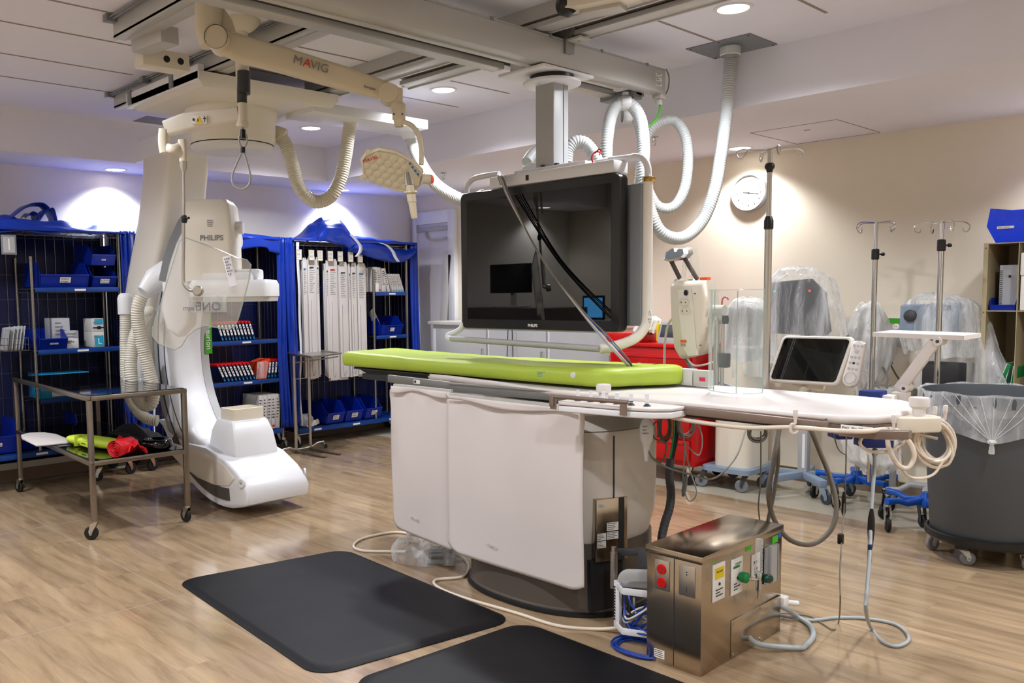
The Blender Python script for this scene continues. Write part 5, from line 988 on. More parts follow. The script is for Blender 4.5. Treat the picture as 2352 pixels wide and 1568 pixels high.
up_ = cr([X(px, py, XF-.03) for px, py in ((815, 556), (835, 548), (860, 548), (885, 556), (905, 566), (930, 570), (955, 566))], 8); dn_ = cr([X(px, py, XF+.05) for px, py in ((805, 575), (830, 582), (855, 590), (880, 597), (910, 602), (935, 600), (955, 585))], 8); n2 = len(up_)
def pf2(u, v): i = min(n2-1, int(u*(n2-1)+.5)); return lerp(up_[i], dn_[i], v)+V(.06*math.sin(math.pi*v)+.015*noise.noise(V(u*8, v*4, 3)), 0, .01*noise.noise(V(u*8, v*5, 9)))
b = MB(); b.sheet(pf2, n2-1, 12); build(b, 'slack_end', M_['blue fabric'], c3, solid=.004, smooth=55)
def band(pts_):
    P = cr([X(px, py, XF+.115) for px, py in pts_], 6); b = MB()
    b.sheet(lambda u, v: P[min(len(P)-1, int(u*(len(P)-1)+.5))]+V(0, -.022+.044*v, 0), len(P)-1, 1); build(b, 'white_band', M_['white hem'], c3, solid=.003)
band([(812, 537), (824, 550), (834, 565), (832, 578), (824, 588)]); band([(878, 556), (895, 562), (908, 575), (915, 590), (922, 600)])
# storage bins
def bin_(c, w_, d_, h_, label, col='blue bin', tag=None, group=None, front=.45, yaw=0):
    # hopper-front bin; local x = out of the shelf
    t = thing('storage_bin', label, 'bin', c, yaw, group)
    Mb = Matrix.Translation(c) @ Matrix.Rotation(yaw, 4, 'Z')
    th = .004; b = MB(); b.M = Mb
    side = [(-d_, 0), (-.012, 0), (.0, .0), (d_*.1, h_*front), (d_*.02, h_*(front+.06)), (-d_*.16, h_*.98), (-d_*.2, h_), (-d_, h_)]
    for s_ in (-1, 1): b.prism(side, ((0, s_*w_/2, 0), (1, 0, 0), (0, 0, 1)), (0, -s_*th, 0))
    b.box((-d_, -w_/2, 0), (0, w_/2, th)); b.box((-d_, -w_/2, 0), (-d_+th, w_/2, h_))
    b.prism([(0, 0), (d_*.1, h_*front), (d_*.1-th, h_*front), (-th, 0)], ((0, -w_/2, 0), (1, 0, 0), (0, 0, 1)), (0, w_, 0))
    b.box((d_*.1-.01, -w_/2, h_*front-.006), (d_*.1+.004, w_/2, h_*front+.002)); body = build(b, 'bin_body', M_[col], t)
    if tag:
        tw, thh, text_ = tag; sl = math.atan2(h_*front, d_*.1); ux = V(0, 1, 0); uy = V(math.cos(sl), 0, math.sin(sl)); o = V(d_*.1*.5+.002, -tw/2, h_*front*.5-thh/2*.6)
        F4 = Mb @ frm(o, ux, uy); b = MB(); b.M = F4; b.box((0, 0, 0), (tw, thh, .001)); build(b, 'card_label', M_['label white'], t)
        if text_:
            for i, l in enumerate(text_.split('\n')): text(l, thh*.42, F4 @ Matrix.Translation((tw*.06, thh*(.58-.45*i), .0012)), 'handwriting', M_['ink'], t, ext=.0003)
        else: b = MB(); lines(b, F4 @ Matrix.Translation((0, 0, .0012)), tw, thh, 2, seed=int(tw*1000)); build(b, 'print', M_['ink grey'], t)
    return t
bin_((XF-.03, 2.50, 1.595), .38, .38, .20, 'wide dark blue bin with handwritten card, left rack upper shelf', tag=(.085, .045, 'MedRad\nsyringes'), front=.5)
bin_((XF-.03, 2.82, 1.595), .20, .38, .17, 'narrow dark blue bin with handwritten card, left rack upper shelf right corner', tag=(.075, .038, 'ULTRASOUND\nProbe covers'), front=.5)
bin_((XF-.03, 2.82, 1.775), .2, .36, .17, 'brighter blue bin stacked on the right corner bin of the left rack', 'blue bin', tag=(.035, .012, None), front=.5)
bin_((XF-.0, 2.38, 1.10), .21, .4, .16, 'blue bin with white strip label, left rack second shelf', tag=(.065, .014, None), front=.55)
bin_((XF-.02, 1.93, .31), .3, .42, .25, 'large blue bin at the lower left edge of the picture', tag=(.06, .03, None), front=.55)
bin_((XF-.08, 2.35, .31), .46, .4, .24, 'wide blue bin on the left rack floor behind the trolley', front=.35)
bin_((XF-.05, 4.23, .23), .2, .4, .2, 'blue bin half hidden by the tube housing, bottom of the middle rack', front=.5)
bin_((XF-.02, 5.90, 1.07), .30, .4, .20, 'blue bin holding clear pouches, right rack beneath the cartons', tag=(.055, .04, None), front=.5)
for k, (y, txt) in enumerate(((5.13, None), (5.37, None), (5.63, None))):
    bin_((XF-.02, y, .195), .215, .42, .22, ['left of the three dark blue bins on the right rack floor', 'middle of the three dark blue bins on the right rack floor', 'right of the three dark blue bins, behind a short post'][k], tag=(.075, .05, txt), group='blue bins on the right rack floor', front=.5)
# cartons on the left rack
def carton(lo, hi, m, label, rows=3, seed=0, patch=None, name='carton', txt=None, group=None):
    t = thing(name, label, 'carton', ((lo[0]+hi[0])/2, (lo[1]+hi[1])/2, lo[2]), 0, group)
    b = MB(); b.box(lo, hi, .002); build(b, 'box', M_[m], t)
    F4 = frm((hi[0]+.0006, lo[1], lo[2]), (0, 1, 0), (0, 0, 1)); w_, h_ = hi[1]-lo[1], hi[2]-lo[2]
    if patch: b = MB(); b.M = F4; b.box((w_*patch[0], h_*patch[1], 0), (w_*patch[2], h_*patch[3], .0008)); build(b, 'printed_panel', M_[patch[4]], t)
    if txt: text(txt[0], txt[1], F4 @ Matrix.Translation((w_*txt[2], h_*txt[3], .001)), 'lettering', M_[txt[4]], t, ext=.0003)
    b = MB(); lines(b, F4 @ Matrix.Translation((w_*.12, h_*.35, .0009)), w_*.75, h_*.55, rows, seed=seed); build(b, 'print', M_['ink grey'], t); return t
z = 1.10
carton((XF-.3, 2.42, z), (XF-.12, 2.56, z+.245), 'card grey', 'tall pale grey carton behind the blue bin, left rack second shelf', 4, 1)
carton((XF-.2, 2.50, z), (XF-.10, 2.62, z+.14), 'card grey', 'small pale carton between the tall carton and the front box', 3, 2)
carton((XF-.1, 2.475, z), (XF-.01, 2.585, z+.078), 'card white', 'small white box in front on the left rack second shelf', 2, 3, txt=('VISIPAQUE', .014, .08, .62, 'ink'))
carton((XF-.2, 2.70, z), (XF-.02, 2.80, z+.125), 'card white', 'lower white and blue carton of two stacked, left rack', 1, 4, (.2, .05, .95, .75, 'teal card'), txt=('L', .07, .45, .2, 'label white'))
carton((XF-.2, 2.70, z+.126), (XF-.02, 2.80, z+.235), 'card white', 'upper carton of two stacked with black cut-out, left rack', 1, 5, (.25, .55, .95, .97, 'teal card'))
b = MB(); b.ball((XF-.018, 2.76, z+.16), 1, 14, sc=(.002, .022, .014)); b.box((XF-.0195, 2.71, z+.155), (XF-.0185, 2.8, z+.165)); solo(b, 'carton_grip', M_['black plastic'], 'black grip hole on the upper stacked carton', 'grip')
carton((XF-.3, 2.27, .705), (XF-.01, 2.66, .90), 'cyan box', 'long bright cyan carton, left rack third shelf', 1, 6, (.22, .08, .78, .30, 'label white'), txt=('Alaris', .05, .42, .62, 'label white'))
b = MB(); b.box((XF+.012, 1.5, .36), (XF+.014, 1.62, .4)); solo(b, 'edge_tag', M_['label white'], 'white paper tag at the far left bin', 'tag')
# hanging sign, top left
b = MB(); b.M = Matrix.Translation((XF+.04, X(15, 560, XF+.04).y, X(15, 560, XF+.04).z)); b.box((-.004, -.055, -.075), (.004, .055, .075), .002); t = thing('hanging_sign', 'small grey card holder hanging at the top left of the left rack', 'sign', (XF+.04, X(15, 560, XF+.04).y, X(15, 560, XF+.04).z)); build(b, 'frame', M_['mid grey'], t)
b = MB(); b.M = Matrix.Translation((XF+.045, X(15, 560, XF+.04).y, X(15, 560, XF+.04).z)); b.box((0, -.042, -.06), (.001, .042, .06)); build(b, 'card', M_['light grey'], t); b = MB(); b.M = Matrix.Translation((XF+.0465, X(15, 560, XF+.04).y, X(15, 560, XF+.04).z)); b.box((0, -.004, -.04), (.001, .004, .045)); build(b, 'slot', M_['label white'], t)
# clear pouches in a wire basket, left edge
t = thing('wire_basket', 'wire basket of clear pouches at the left rack second shelf', 'basket', (XF-.1, 2.12, 1.1))
b = MB(); y0, y1 = 2.02, 2.2
for z_ in (1.1, 1.15, 1.2): b.tube([(XF-.02, y0, z_), (XF-.02, y1, z_), (XF-.3, y1, z_), (XF-.3, y0, z_)], .002, 5, closed=True)
for k in range(8): y = y0+(y1-y0)*k/7; b.tube([(XF-.02, y, 1.2), (XF-.02, y, 1.1), (XF-.3, y, 1.1)], .0018, 5)
build(b, 'basket_wires', M_['wire metal'], t)
for k in range(5):
    b = MB(); y = 2.05+.03*k; b.sheet(lambda u, v: V(XF-.05-.2*u, y+.03*v+.008*math.sin(u*6+k), 1.105+.19*v-.02*u), 8, 8); solo(b, 'clear_pouch', M_['pouch film'], 'clear pouch leaning in the wire basket of the left rack', 'pouch', 'clear pouches in the wire basket', solid=.002)
# slim boxes with red tops
def slim(c, lean, m_body='spine navy'):
    t = thing('slim_box', '', 'box', (0, 0, 0)); return t
proto = thing('stent_box', 'slim navy box with red top and white spine label, leaning in a row', 'box', (0, 0, 0))
b = MB(); b.box((-.2, -.011, 0), (0, .011, .165), .001); build(b, 'box_body', M_['spine navy'], proto)
b = MB(); b.box((-.2, -.0112, .165), (.0004, .0112, .185), .001); build(b, 'red_top', M_['red plastic'], proto)
b = MB(); b.box((0, -.0085, .055), (.0012, .0085, .155)); sp_ = build(b, 'spine_label', M_['label white'], proto)
b = MB(); b.box((.0012, -.005, .105), (.0018, .005, .12)); b.box((.0012, -.003, .08), (.0018, .003, .088)); b.box((.0012, -.005, .13), (.0018, .005, .138)); build(b, 'spine_print', M_['ink'], sp_)
b = MB(); b.box((0, -.006, .012), (.0010, .004, .03)); build(b, 'foot_mark', M_['teal card'], proto)
first = True
def row(n, ya, dy, z, lean, grp, lab_):
    global first
    for k in range(n):
        loc = (XF-.02+.0, ya+dy*k, z+.002)
        if first: o = proto; o.location = Vector(loc)+OFF; o.rotation_euler = (lean, 0, 0); first = False
        else: o = dup(proto, loc, rot=(lean, 0, 0))
        o['label'] = lab_; o['group'] = grp
row(10, 3.90, .0365, 1.09, R(17), 'red topped slim boxes on the upper shelf of the middle rack', 'slim red-topped navy box leaning in the upper shelf row')
row(9, 3.91, .039, .71, R(24), 'red topped slim boxes on the lower shelf of the middle rack', 'slim red-topped navy box leaning in the lower shelf left row')
o = dup(proto, (XF-.02, 4.40, .712), rot=(R(3), 0, 0))
for k in range(4):
    o = o if k == 0 else dup(proto, (XF-.02, 4.355+.036*k, .712), rot=(R(-6), 0, 0)); o.location = Vector((XF-.02, 4.37+.036*k, .712))+OFF; o.rotation_euler = (R(-8), 0, 0)
    o['label'] = 'slim red-topped navy box right of the orange sleeve'; o['group'] = 'slim boxes beside the orange sleeve'
t = thing('orange_sleeve', 'orange plastic sleeve with clear cover between slim boxes, middle rack', 'sleeve', (XF-.1, 4.32, .71))
b = MB(); b.prism([(-.04, 0), (.04, .0), (.09, .19), (-.02, .16)], ((XF-.02, 4.30, .712), (0, 1, 0), (0, 0, 1)), (-.2, 0, 0)); build(b, 'sleeve_body', M_['orange sleeve'], t)
b = MB(); b.sheet(lambda u, v: V(XF-.0-.02*u, 4.22+.13*u+.02*v, .72+.16*v), 6, 6); build(b, 'clear_cover', M_['wrap film'], t)
def plainbox(y0, y1, z0, h, d, m, label, seed, grp=None, lean=0, marks=('ink',), x1=XF-.02):
    t = thing('catheter_carton', label, 'carton', (x1, (y0+y1)/2, z0), 0, grp); t.rotation_euler = (lean, 0, 0)
    Mx = Matrix.Translation(-OFF) @ rootmat(t); b = MB(); b.M = Mx; w_ = y1-y0; b.box((-d, -w_/2, 0), (0, w_/2, h), .001); build(b, 'box', M_[m], t)
    F4 = Mx @ frm((.0006, -w_/2, .0), (0, 1, 0), (0, 0, 1)); b = MB(); lines(b, F4 @ Matrix.Translation((w_*.1, h*.25, 0)), w_*.8, h*.65, 7, seed=seed); build(b, 'print', M_[marks[0]], t)
    if len(marks) > 1: b = MB(); b.M = F4; b.box((w_*.15, h*.05, 0), (w_*.85, h*.11, .001)); build(b, 'foot_stripe', M_[marks[1]], t)
for k in range(5): plainbox(4.24+.048*k, 4.284+.048*k, .225, .33, .3, 'paper', 'upright white carton with red foot marks, bottom of the middle rack', k, 'white cartons on the middle rack floor', lean=R(-3), marks=('ink', 'ink red') if k < 4 else ('ink',))
# right rack cartons
zc = 1.53
plainbox(5.55, 5.64, zc, .25, .3, 'card white', 'wide plain white carton behind the short post, right rack', 21, lean=0, x1=XF-.06)
for k, (y0, y1, h, m2) in enumerate(((5.685, 5.732, .262, 'teal card'), (5.734, 5.777, .258, 'ink red'))): plainbox(y0, y1, zc, h, .3, 'paper', ['white carton with teal edge, right rack upper shelf', 'white carton with thin red line, right rack upper shelf'][k], 30+k, marks=('ink grey', m2))
plainbox(5.79, 5.845, zc, .25, .3, 'paper', 'plain tall white carton, right rack upper shelf', 35)
plainbox(5.87, 5.905, zc, .245, .3, 'paper', 'tilted white carton, right rack upper shelf', 36, lean=R(15))
for k in range(5): plainbox(5.94+.034*k, 5.966+.034*k, zc, .2, .28, 'paper', 'thin leaning white carton with blue top, right rack upper shelf', 40+k, 'thin leaning cartons on the right rack', lean=R(20), marks=('ink', 'teal card'))
t = thing('label_strip', 'two small white boxes standing before the teal edged carton', 'box', (XF, 5.72, zc)); b = MB(); b.box((XF-.018, 5.69, zc), (XF-.002, 5.735, zc+.09), .001); build(b, 'box', M_['label white'], t)
b = MB(); b.sheet(lambda u, v: V(XF-.06-.1*u, 5.70+.12*v*(1-.5*u)+.02*u, 1.12+.24*(1-v)*(1-u*.2)), 8, 8); solo(b, 'clear_pouch', M_['pouch film'], 'large clear pouch sticking out of the labelled bin, right rack', 'pouch', solid=.003)
# hanging catheter packs and the row of card holders
PK = [(4.79, 4.84, 1.87, .68), (4.85, 4.95, 1.885, .66), (4.955, 4.985, 1.88, .68), (5.07, 5.10, 1.85, .66), (5.10, 5.21, 1.865, .625), (5.23, 5.34, 1.835, .63), (5.35, 5.375, 1.82, .65), (5.385, 5.455, 1.83, .645), (5.465, 5.575, 1.825, .645)]
descs = ['narrow far left', 'wide left', 'thin third', 'thin shadowed', 'wide red marked', 'wide teal marked', 'thin dark banded', 'narrow', 'wide blue marked far right']
for k, (y0, y1, zt, zb) in enumerate(PK):
    y0_, y1_ = y0, y1
    t = thing('catheter_pack', descs[k]+' long white catheter pack hanging on the right rack', 'catheter pack', (XF, (y0+y1)/2, zb), 0, 'catheter packs hanging on the right rack'); del t['group']
    for q in range(3):
        b = MB(); o = .02*q; yy = .004*q*(-1 if k % 2 else 1); zz = .012*((q*7+k) % 3)
        b.box((XF-.03-o, y0+yy, zb+zz), (XF-.018-o, y1+yy, zt-.03), .003); w_ = y1-y0
        if q == 0:
            b.prism([(0, 0), (w_, 0), (w_*.85, .035), (w_*.15, .035)], ((XF-.026, y0, zt-.032), (0, 1, 0), (0, 0, 1)), (.006, 0, 0))
        build(b, 'pack', M_['paper'], t)
    F4 = frm((XF-.0175, y0, zb), (0, 1, 0), (0, 0, 1)); H = zt-.03-zb
    b = MB(); lines(b, F4 @ Matrix.Translation((w_*.12, H-.34, 0)), w_*.76, .26, 14, seed=50+k); build(b, 'print', M_['ink grey'], t)
    b = MB(); b.M = F4; b.box((w_*.2, H-.085, 0), (w_*.7, H-.07, .001)); build(b, 'logo_bar', M_['ink red' if k == 4 else 'spine blue' if k in (0, 8) else 'dark green'], t)
    if w_ > .05: b = MB(); b.tube(cr([F4 @ V(w_*.3, H-.4, .001), F4 @ V(w_*.28, H*.3, .001), F4 @ V(w_*.3, .08, .001), F4 @ V(w_*.45, .04, .001), F4 @ V(w_*.6, .09, .001)], 5), .0016, 5); build(b, 'catheter_outline', M_['ink grey'], t)
    b = MB(); yc = (y0+y1)/2; b.tube(cr([(XF-.022, yc, zt-.01), (XF-.01, yc, zt+.012), (XF-.022, yc, zt+.03), (XF-.03, yc, 1.985)], 4), .002, 5); build(b, 'hook', M_['wire metal'], t)
hp = None
for k, px in enumerate((691, 720, 740, 764, 787, 811, 833)):
    q = X(px, 583+k*1.1, XF+.02)
    if hp is None:
        hp = thing('card_holder', '', 'card holder', q, 0, 'card holders under the top shelf of the right rack')
        b = MB(); b.box((q.x-.005, q.y-.033, q.z-.055), (q.x+.003, q.y+.033, q.z+.05), .002); build(b, 'frame', M_['beige metal'], hp)
        b = MB(); b.box((q.x+.003, q.y-.026, q.z-.048), (q.x+.004, q.y+.026, q.z+.046)); build(b, 'card', M_['label white'], hp)
        b = MB(); lines(b, frm((q.x+.0042, q.y-.026, q.z-.04), (0, 1, 0), (0, 0, 1)), .05, .085, 6, seed=8, cover=.2); build(b, 'card_lines', M_['ink grey'], hp)
        o = hp
    else: o = dup(hp, q)
    o['label'] = ['leftmost', 'second', 'third', 'middle', 'fifth', 'sixth', 'rightmost'][k]+' of the seven white card holders under the right rack top shelf'
for o in bpy.data.objects:
    if o.name.startswith('card_holder') and 'group' in o: del o['group']
t = thing('small_parts_bag', 'clear bag of white discs on the right rack floor behind the tray stand', 'bag', (XF-.1, 4.85, .19))
b = MB(); b.ball((XF-.1, 4.83, .25), 1, 16, sc=(.07, .09, .07)); build(b, 'bag', M_['wrap film'], t)
for k in range(4): b = MB(); b.lathe([(0, 0), (.028, 0), (.028, .01), (0, .01)], (XF-.05-.01*k, 4.84+.04*k, .205+.006*k), 16, (1, .3*k-.4, .3)); build(b, 'disc', M_['warm white'], t)
b = MB(); b.box((XF-.3, 2.98, .3) , (XF-.02, 3.12, .312)); solo(b, 'paper_stack', M_['paper'], 'loose white papers on the bottom shelf left of the C-arm', 'papers')
OFF = Vector((0, 0, 0))
# ---------------------------------------------------------------- stainless service box on the floor
BR = 0.0
t = thing('service_box', 'stainless steel floor box with red sockets and gas outlets beside the table column', 'service box', (-1.83, 3.28, 0))
x0, x1, y0, y1, h = -1.95, -1.705, 2.945, 3.61, .475
b = MB(); b.box((x0, y0, 0), (x1, y1, h), .002); body = build(b, 'box_body', M_['steel plate'], t)
b = MB(); b.box((x0-.005, y0-.005, h-.028), (x1+.005, y1+.005, h+.003), .002); build(b, 'lid', M_['steel plate'], t)
b = MB(); b.box((-1.826, y0-.0012, .01), (-1.823, y0, h-.03)); build(b, 'seam', M_['ink'], body)
b = MB(); b.box((-1.912, y0-.004, .305), (-1.845, y0, .428), .002); pl = build(b, 'socket_plate', M_['steel'], t)
for z in (.338, .392):
    b = MB(); b.lathe([(0, .007), (.02, .007), (.021, .004), (.021, 0)], (-1.8785, y0-.003, z), 24, (0, -1, 0)); s_ = build(b, 'red_socket', M_['red plastic'], pl)
    b = MB(); b.box((-1.887, y0-.0105, z-.004), (-1.885, y0-.0098, z+.009)); b.box((-1.873, y0-.0105, z-.004), (-1.871, y0-.0098, z+.009)); b.cyl((-1.879, y0-.0105, z-.011), (-1.879, y0-.0098, z-.011), .003, n=10); build(b, 'socket_slots', M_['ink'], pl)
b = MB(); b.box((-1.802, y0-.004, .308), (-1.731, y0, .43), .002); pl = build(b, 'blank_plate', M_['steel'], t)
for z in (.332, .342, .395, .405): b = MB(); b.cyl((-1.767, y0-.0045, z), (-1.767, y0-.003, z), .003, n=10); build(b, 'screw', M_['ink'], pl)
b = MB(); b.box((-1.914, y0-.0012, .022), (-1.866, y0, .056)); l = build(b, 'asset_label', M_['label white'], t); b = MB(); lines(b, frm((-1.914, y0-.0014, .022), (1, 0, 0), (0, 0, 1)), .048, .034, 4, seed=3, cover=.2); build(b, 'label_print', M_['ink'], l)
def outlet(ya, yb, za, zb, colr, top, label):
    b = MB(); b.box((x1, ya, za), (x1+.006, yb, zb), .003); o = build(b, 'gas_outlet_plate', M_['label white'], t, label=label)
    b = MB(); b.box((x1+.006, ya+.012, zb-.06), (x1+.0075, yb-.012, zb-.016)) if top else b.box((x1+.006, ya+.012, zb-.04), (x1+.0075, yb-.03, zb-.03)); build(b, 'coloured_band', M_[colr], o)
    b = MB(); lines(b, frm((x1+.0076, ya+.014, za+.012), (0, 1, 0), (0, 0, 1)), yb-ya-.03, .04, 3, seed=int(ya*100)); b.cyl((x1+.006, (ya+yb)/2, (za+zb)/2-.008), (x1+.009, (ya+yb)/2, (za+zb)/2-.008), .006, n=14); build(b, 'outlet_print', M_['ink'], o); return o
outlet(3.022, 3.115, .278, .428, 'yellow label', True, 'white gas outlet plate with yellow band')
outlet(3.165, 3.258, .268, .418, 'green plastic', False, 'white gas outlet plate behind the green knob')
outlet(3.335, 3.405, .292, .402, 'ink grey', False, 'white outlet plate behind the flow tube')
text('VACUUM', .011, frm((x1+.0079, 3.045, .392), (0, 1, 0), (0, 0, 1)), 'lettering', M_['ink'], t, ext=.0003)
text('OXYGEN', .012, frm((x1+.0079, 3.19, .392), (0, 1, 0), (0, 0, 1)), 'lettering', M_['green plastic'], t, ext=.0003)
b = MB(); b.box((x1, 3.445, .25), (x1+.003, 3.555, .405)); b.box((x1, 3.475, .25), (x1+.02, 3.53, .41), .003); b.box((x1, 3.445, .25), (x1+.014, 3.45, .405)); b.box((x1, 3.552, .25), (x1+.014, 3.557, .405)); build(b, 'slide_bracket', M_['light grey'], t)
for y, z, m_, w_ in ((3.02, .441, 'tape green', .045), (3.285, .425, 'tape green', .05), (3.52, .41, 'tape green', .05), (3.575, .424, 'tape blue', .025)): b = MB(); b.box((x1+.0002, y, z), (x1+.001, y+w_, z+(.012 if z > .44 else .03))); build(b, 'tape_piece', M_[m_], body)
b = MB(); b.box((x1, 3.175, .005), (x1+.003, 3.6, .165), .001); ap = build(b, 'access_panel', M_['steel plate'], t)
for y, z in ((3.19, .15), (3.19, .02), (3.42, .155), (3.42, .02)): b = MB(); b.cyl((x1+.003, y, z), (x1+.005, y, z), .006, n=12); build(b, 'panel_screw', M_['steel'], ap)
# oxygen flowmeter
t = thing('flowmeter', 'oxygen flowmeter with clear tube and dark green knob on the steel box', 'flowmeter', (x1+.05, 3.26, .33))
b = MB(); b.lathe([(.017, 0), (.022, .01), (.022, .03), (.014, .036), (.008, .04)], (x1+.009, 3.228, .338), 20, (1, .0, 0)); build(b, 'green_knob', M_['green plastic'], t, label='green connector')
b = MB(); b.tube([(x1+.04, 3.228, .338), (x1+.06, 3.245, .334), (x1+.065, 3.27, .33)], .007, 10); b.lathe([(.008, -.05), (.012, -.045), (.012, .0), (.014, .02), (.009, .03)], (x1+.065, 3.275, .33), 16); b.lathe([(.003, -.085), (.006, -.08), (.004, -.065), (.008, -.05)], (x1+.065, 3.275, .33), 12); build(b, 'valve_body', M_['chrome'], t)
b = MB(); b.lathe([(.014, 0), (.018, .006), (.018, .04), (.015, .046)], (x1+.073, 3.29, .332), 18, (.35, 1, -.25)); build(b, 'dark_knob', M_['dark green'], t, label='dark green dial')
b = MB(); b.lathe([(.015, .028), (.015, .16), (.012, .166), (0, .167)], (x1+.065, 3.275, .33), 18); build(b, 'flow_tube', M_['clear film'], t)
b = MB()
for k in range(11): b.box((x1+.0805, 3.27, .37+.01*k), (x1+.081, 3.285 if k % 5 else 3.29, .372+.01*k))
build(b, 'flow_scale', M_['ink'], t)
b = MB(); b.tube(cr([(x1+.04, 3.24, .325), (x1+.03, 3.245, .25), (x1+.035, 3.26, .215), (x1+.05, 3.27, .235), (x1+.06, 3.275, .26)], 6), .001, 5); build(b, 'chain', M_['chrome'], t)
# grey hose leaving the box and power leads
b = MB(); S = cr([(x1-.0, 3.33, .05), (x1+.05, 3.33, .035), (x1+.15, 3.45, .015), Z(1850, 1482, .012), Z(1868, 1460, .012), Z(1860, 1435, .012), Z(1830, 1415, .02), (x1+.02, 3.625, .10), (x1-.03, 3.63, .11)], 8)
b.tube(S, .0115, 12); solo(b, 'supply_hose', M_['cord pale'], 'thick pale grey hose curling from the steel box front around its right side', 'hose')
b = MB(); b.box((-1.73, 3.612, .10), (-1.69, 3.66, .15), .006); b.cyl((-1.70, 3.65, .12), (-1.67, 3.70, .11), .012, n=14); solo(b, 'wall_plug', M_['label white'], 'white plug at the right rear edge of the steel box', 'plug')
# white bracket frame with cable tangle between column and box
t = thing('cable_bracket', 'white bracket frame full of blue and grey cables between column and steel box', 'bracket', (-2.05, 3.0, 0))
def wframe(pts, z, hh, ww):
    P = [(p[0], p[1], z) for p in pts]; b = MB(); n = len(P)
    for i in range(n): b.bar(P[i], P[(i+1) % n], ww, hh, .003)
    return b
lo_ = [Z(1382, 1428, .05), Z(1430, 1440, .05), Z(1488, 1425, .05), Z(1445, 1408, .05)]
for z in (.06, .235):
    c = [(-2.185, 3.05), (-2.10, 2.99), (-1.965, 3.05), (-2.05, 3.14)]; build(wframe(c, z, .03, .006), 'frame_tray', M_['white plastic'], t)
for p_ in ((-2.17, 3.045), (-2.155, 3.035)): 
    b = MB(); b.box((p_[0]-.008, p_[1]-.008, .06), (p_[0]+.012, p_[1]+.012, .25), .002); build(b, 'frame_upright', M_['white plastic'], t)
b = MB()
for k in range(12): b.box((-2.176, 3.030, .08+.013*k), (-2.165, 3.036, .086+.013*k))
build(b, 'frame_slots', M_['ink'], t)
b = MB()
sec = [(math.cos(R(a))*.05, math.sin(R(a))*.05) for a in range(0, 181, 15)]
b.rings([[(-2.12+p*.6, 3.06+p*.75, .26+q) for p, q in sec]+[(-2.12+p*.55, 3.06+p*.7, .26+q*.93) for p, q in reversed(sec)], [(-1.99+p*.6, 3.13+p*.75, .27+q) for p, q in sec]+[(-1.99+p*.55, 3.13+p*.7, .27+q*.93) for p, q in reversed(sec)]]); build(b, 'metal_cover', M_['light grey'], t, smooth=60)
rnd = random.Random(11)
for k in range(16):
    m_ = ['cord blue', 'cord blue', 'cord pale', 'cord grey', 'cord black', 'cord white'][k % 6]
    a = V(-2.16+.05*rnd.random(), 3.06+.03*rnd.random(), .08+.15*rnd.random()); c = V(-1.965, 3.0+.1*rnd.random(), .05+.2*rnd.random()); mid = lerp(a, c, .5)+V(.02*(rnd.random()-.5), -.04*rnd.random(), -.09*rnd.random())
    b = MB(); b.tube(cr([a, lerp(a, mid, .5)+V(0, -.02, -.015), mid, c], 6), .0045 if k % 3 else .006, 7); build(b, 'cable', M_[m_], t)
for k in range(6): b = MB(); b.box((-1.975, 3.0+.012*(k % 2), .07+.03*k), (-1.952, 3.03+.012*(k % 2), .088+.03*k), .003); build(b, 'plug', M_['grey white'], t)
b = MB(); b.bar((-2.22, 3.12, .35), (-1.93, 3.20, .40), .02, .03, .003); b.box((-2.10, 3.10, .27), (-2.02, 3.12, .40), .003); build(b, 'dark_bracket', M_['dark grey'], t)
b = MB(); b.cyl((-2.21, 3.08, .20), (-2.21, 3.08, .36), .016, n=16); b.cyl((-2.21, 3.08, .36), (-2.21, 3.08, .385), .012, n=12); build(b, 'steel_pin', M_['steel'], t)
t = thing('cable_coil', 'coil of blue cable on the floor under the white bracket', 'cable', (-2.02, 3.0, 0))
for k in range(4): b = MB(); r_ = .075+.008*k; b.tube([(-2.02+r_*1.25*math.cos(a), 3.0+r_*math.sin(a), .006+.008*(k % 2)+.003*math.sin(3*a)) for a in [2*math.pi*j/40 for j in range(40)]], .005, 7, closed=True); build(b, 'turn', M_['cord blue'], t)
# grey flexible conduit from the table down behind the box, with cables inside
t = thing('flexible_conduit', 'thick dark grey conduit dropping from the table behind the steel box', 'conduit', Z(1520, 1240, .35))
S = resample(cr([Q(1540, 1052, 4.3), Q(1537, 1090, 4.3), Q(1541, 1130, 4.28), Q(1538, 1165, 4.25), Q(1526, 1205, 4.22), Q(1519, 1245, 4.2), Q(1518, 1300, 4.2), Q(1518, 1330, 4.2)], 10), .005); b = MB(); b.tube(S, lambda i: .021*(1+.03*math.cos(i*math.pi/2)), 14); build(b, 'conduit_body', M_['dark grey'], t, smooth=60)
for k, m_ in enumerate(('green plastic', 'cord black', 'cord black')): b = MB(); b.tube(cr([Q(1547+6*k, 950, 4.3), Q(1547+5*k, 1000, 4.3), Q(1542+4*k, 1035, 4.3), Q(1538+3*k, 1060, 4.3)], 5), .0055, 8); build(b, 'inner_cable', M_[m_], t)
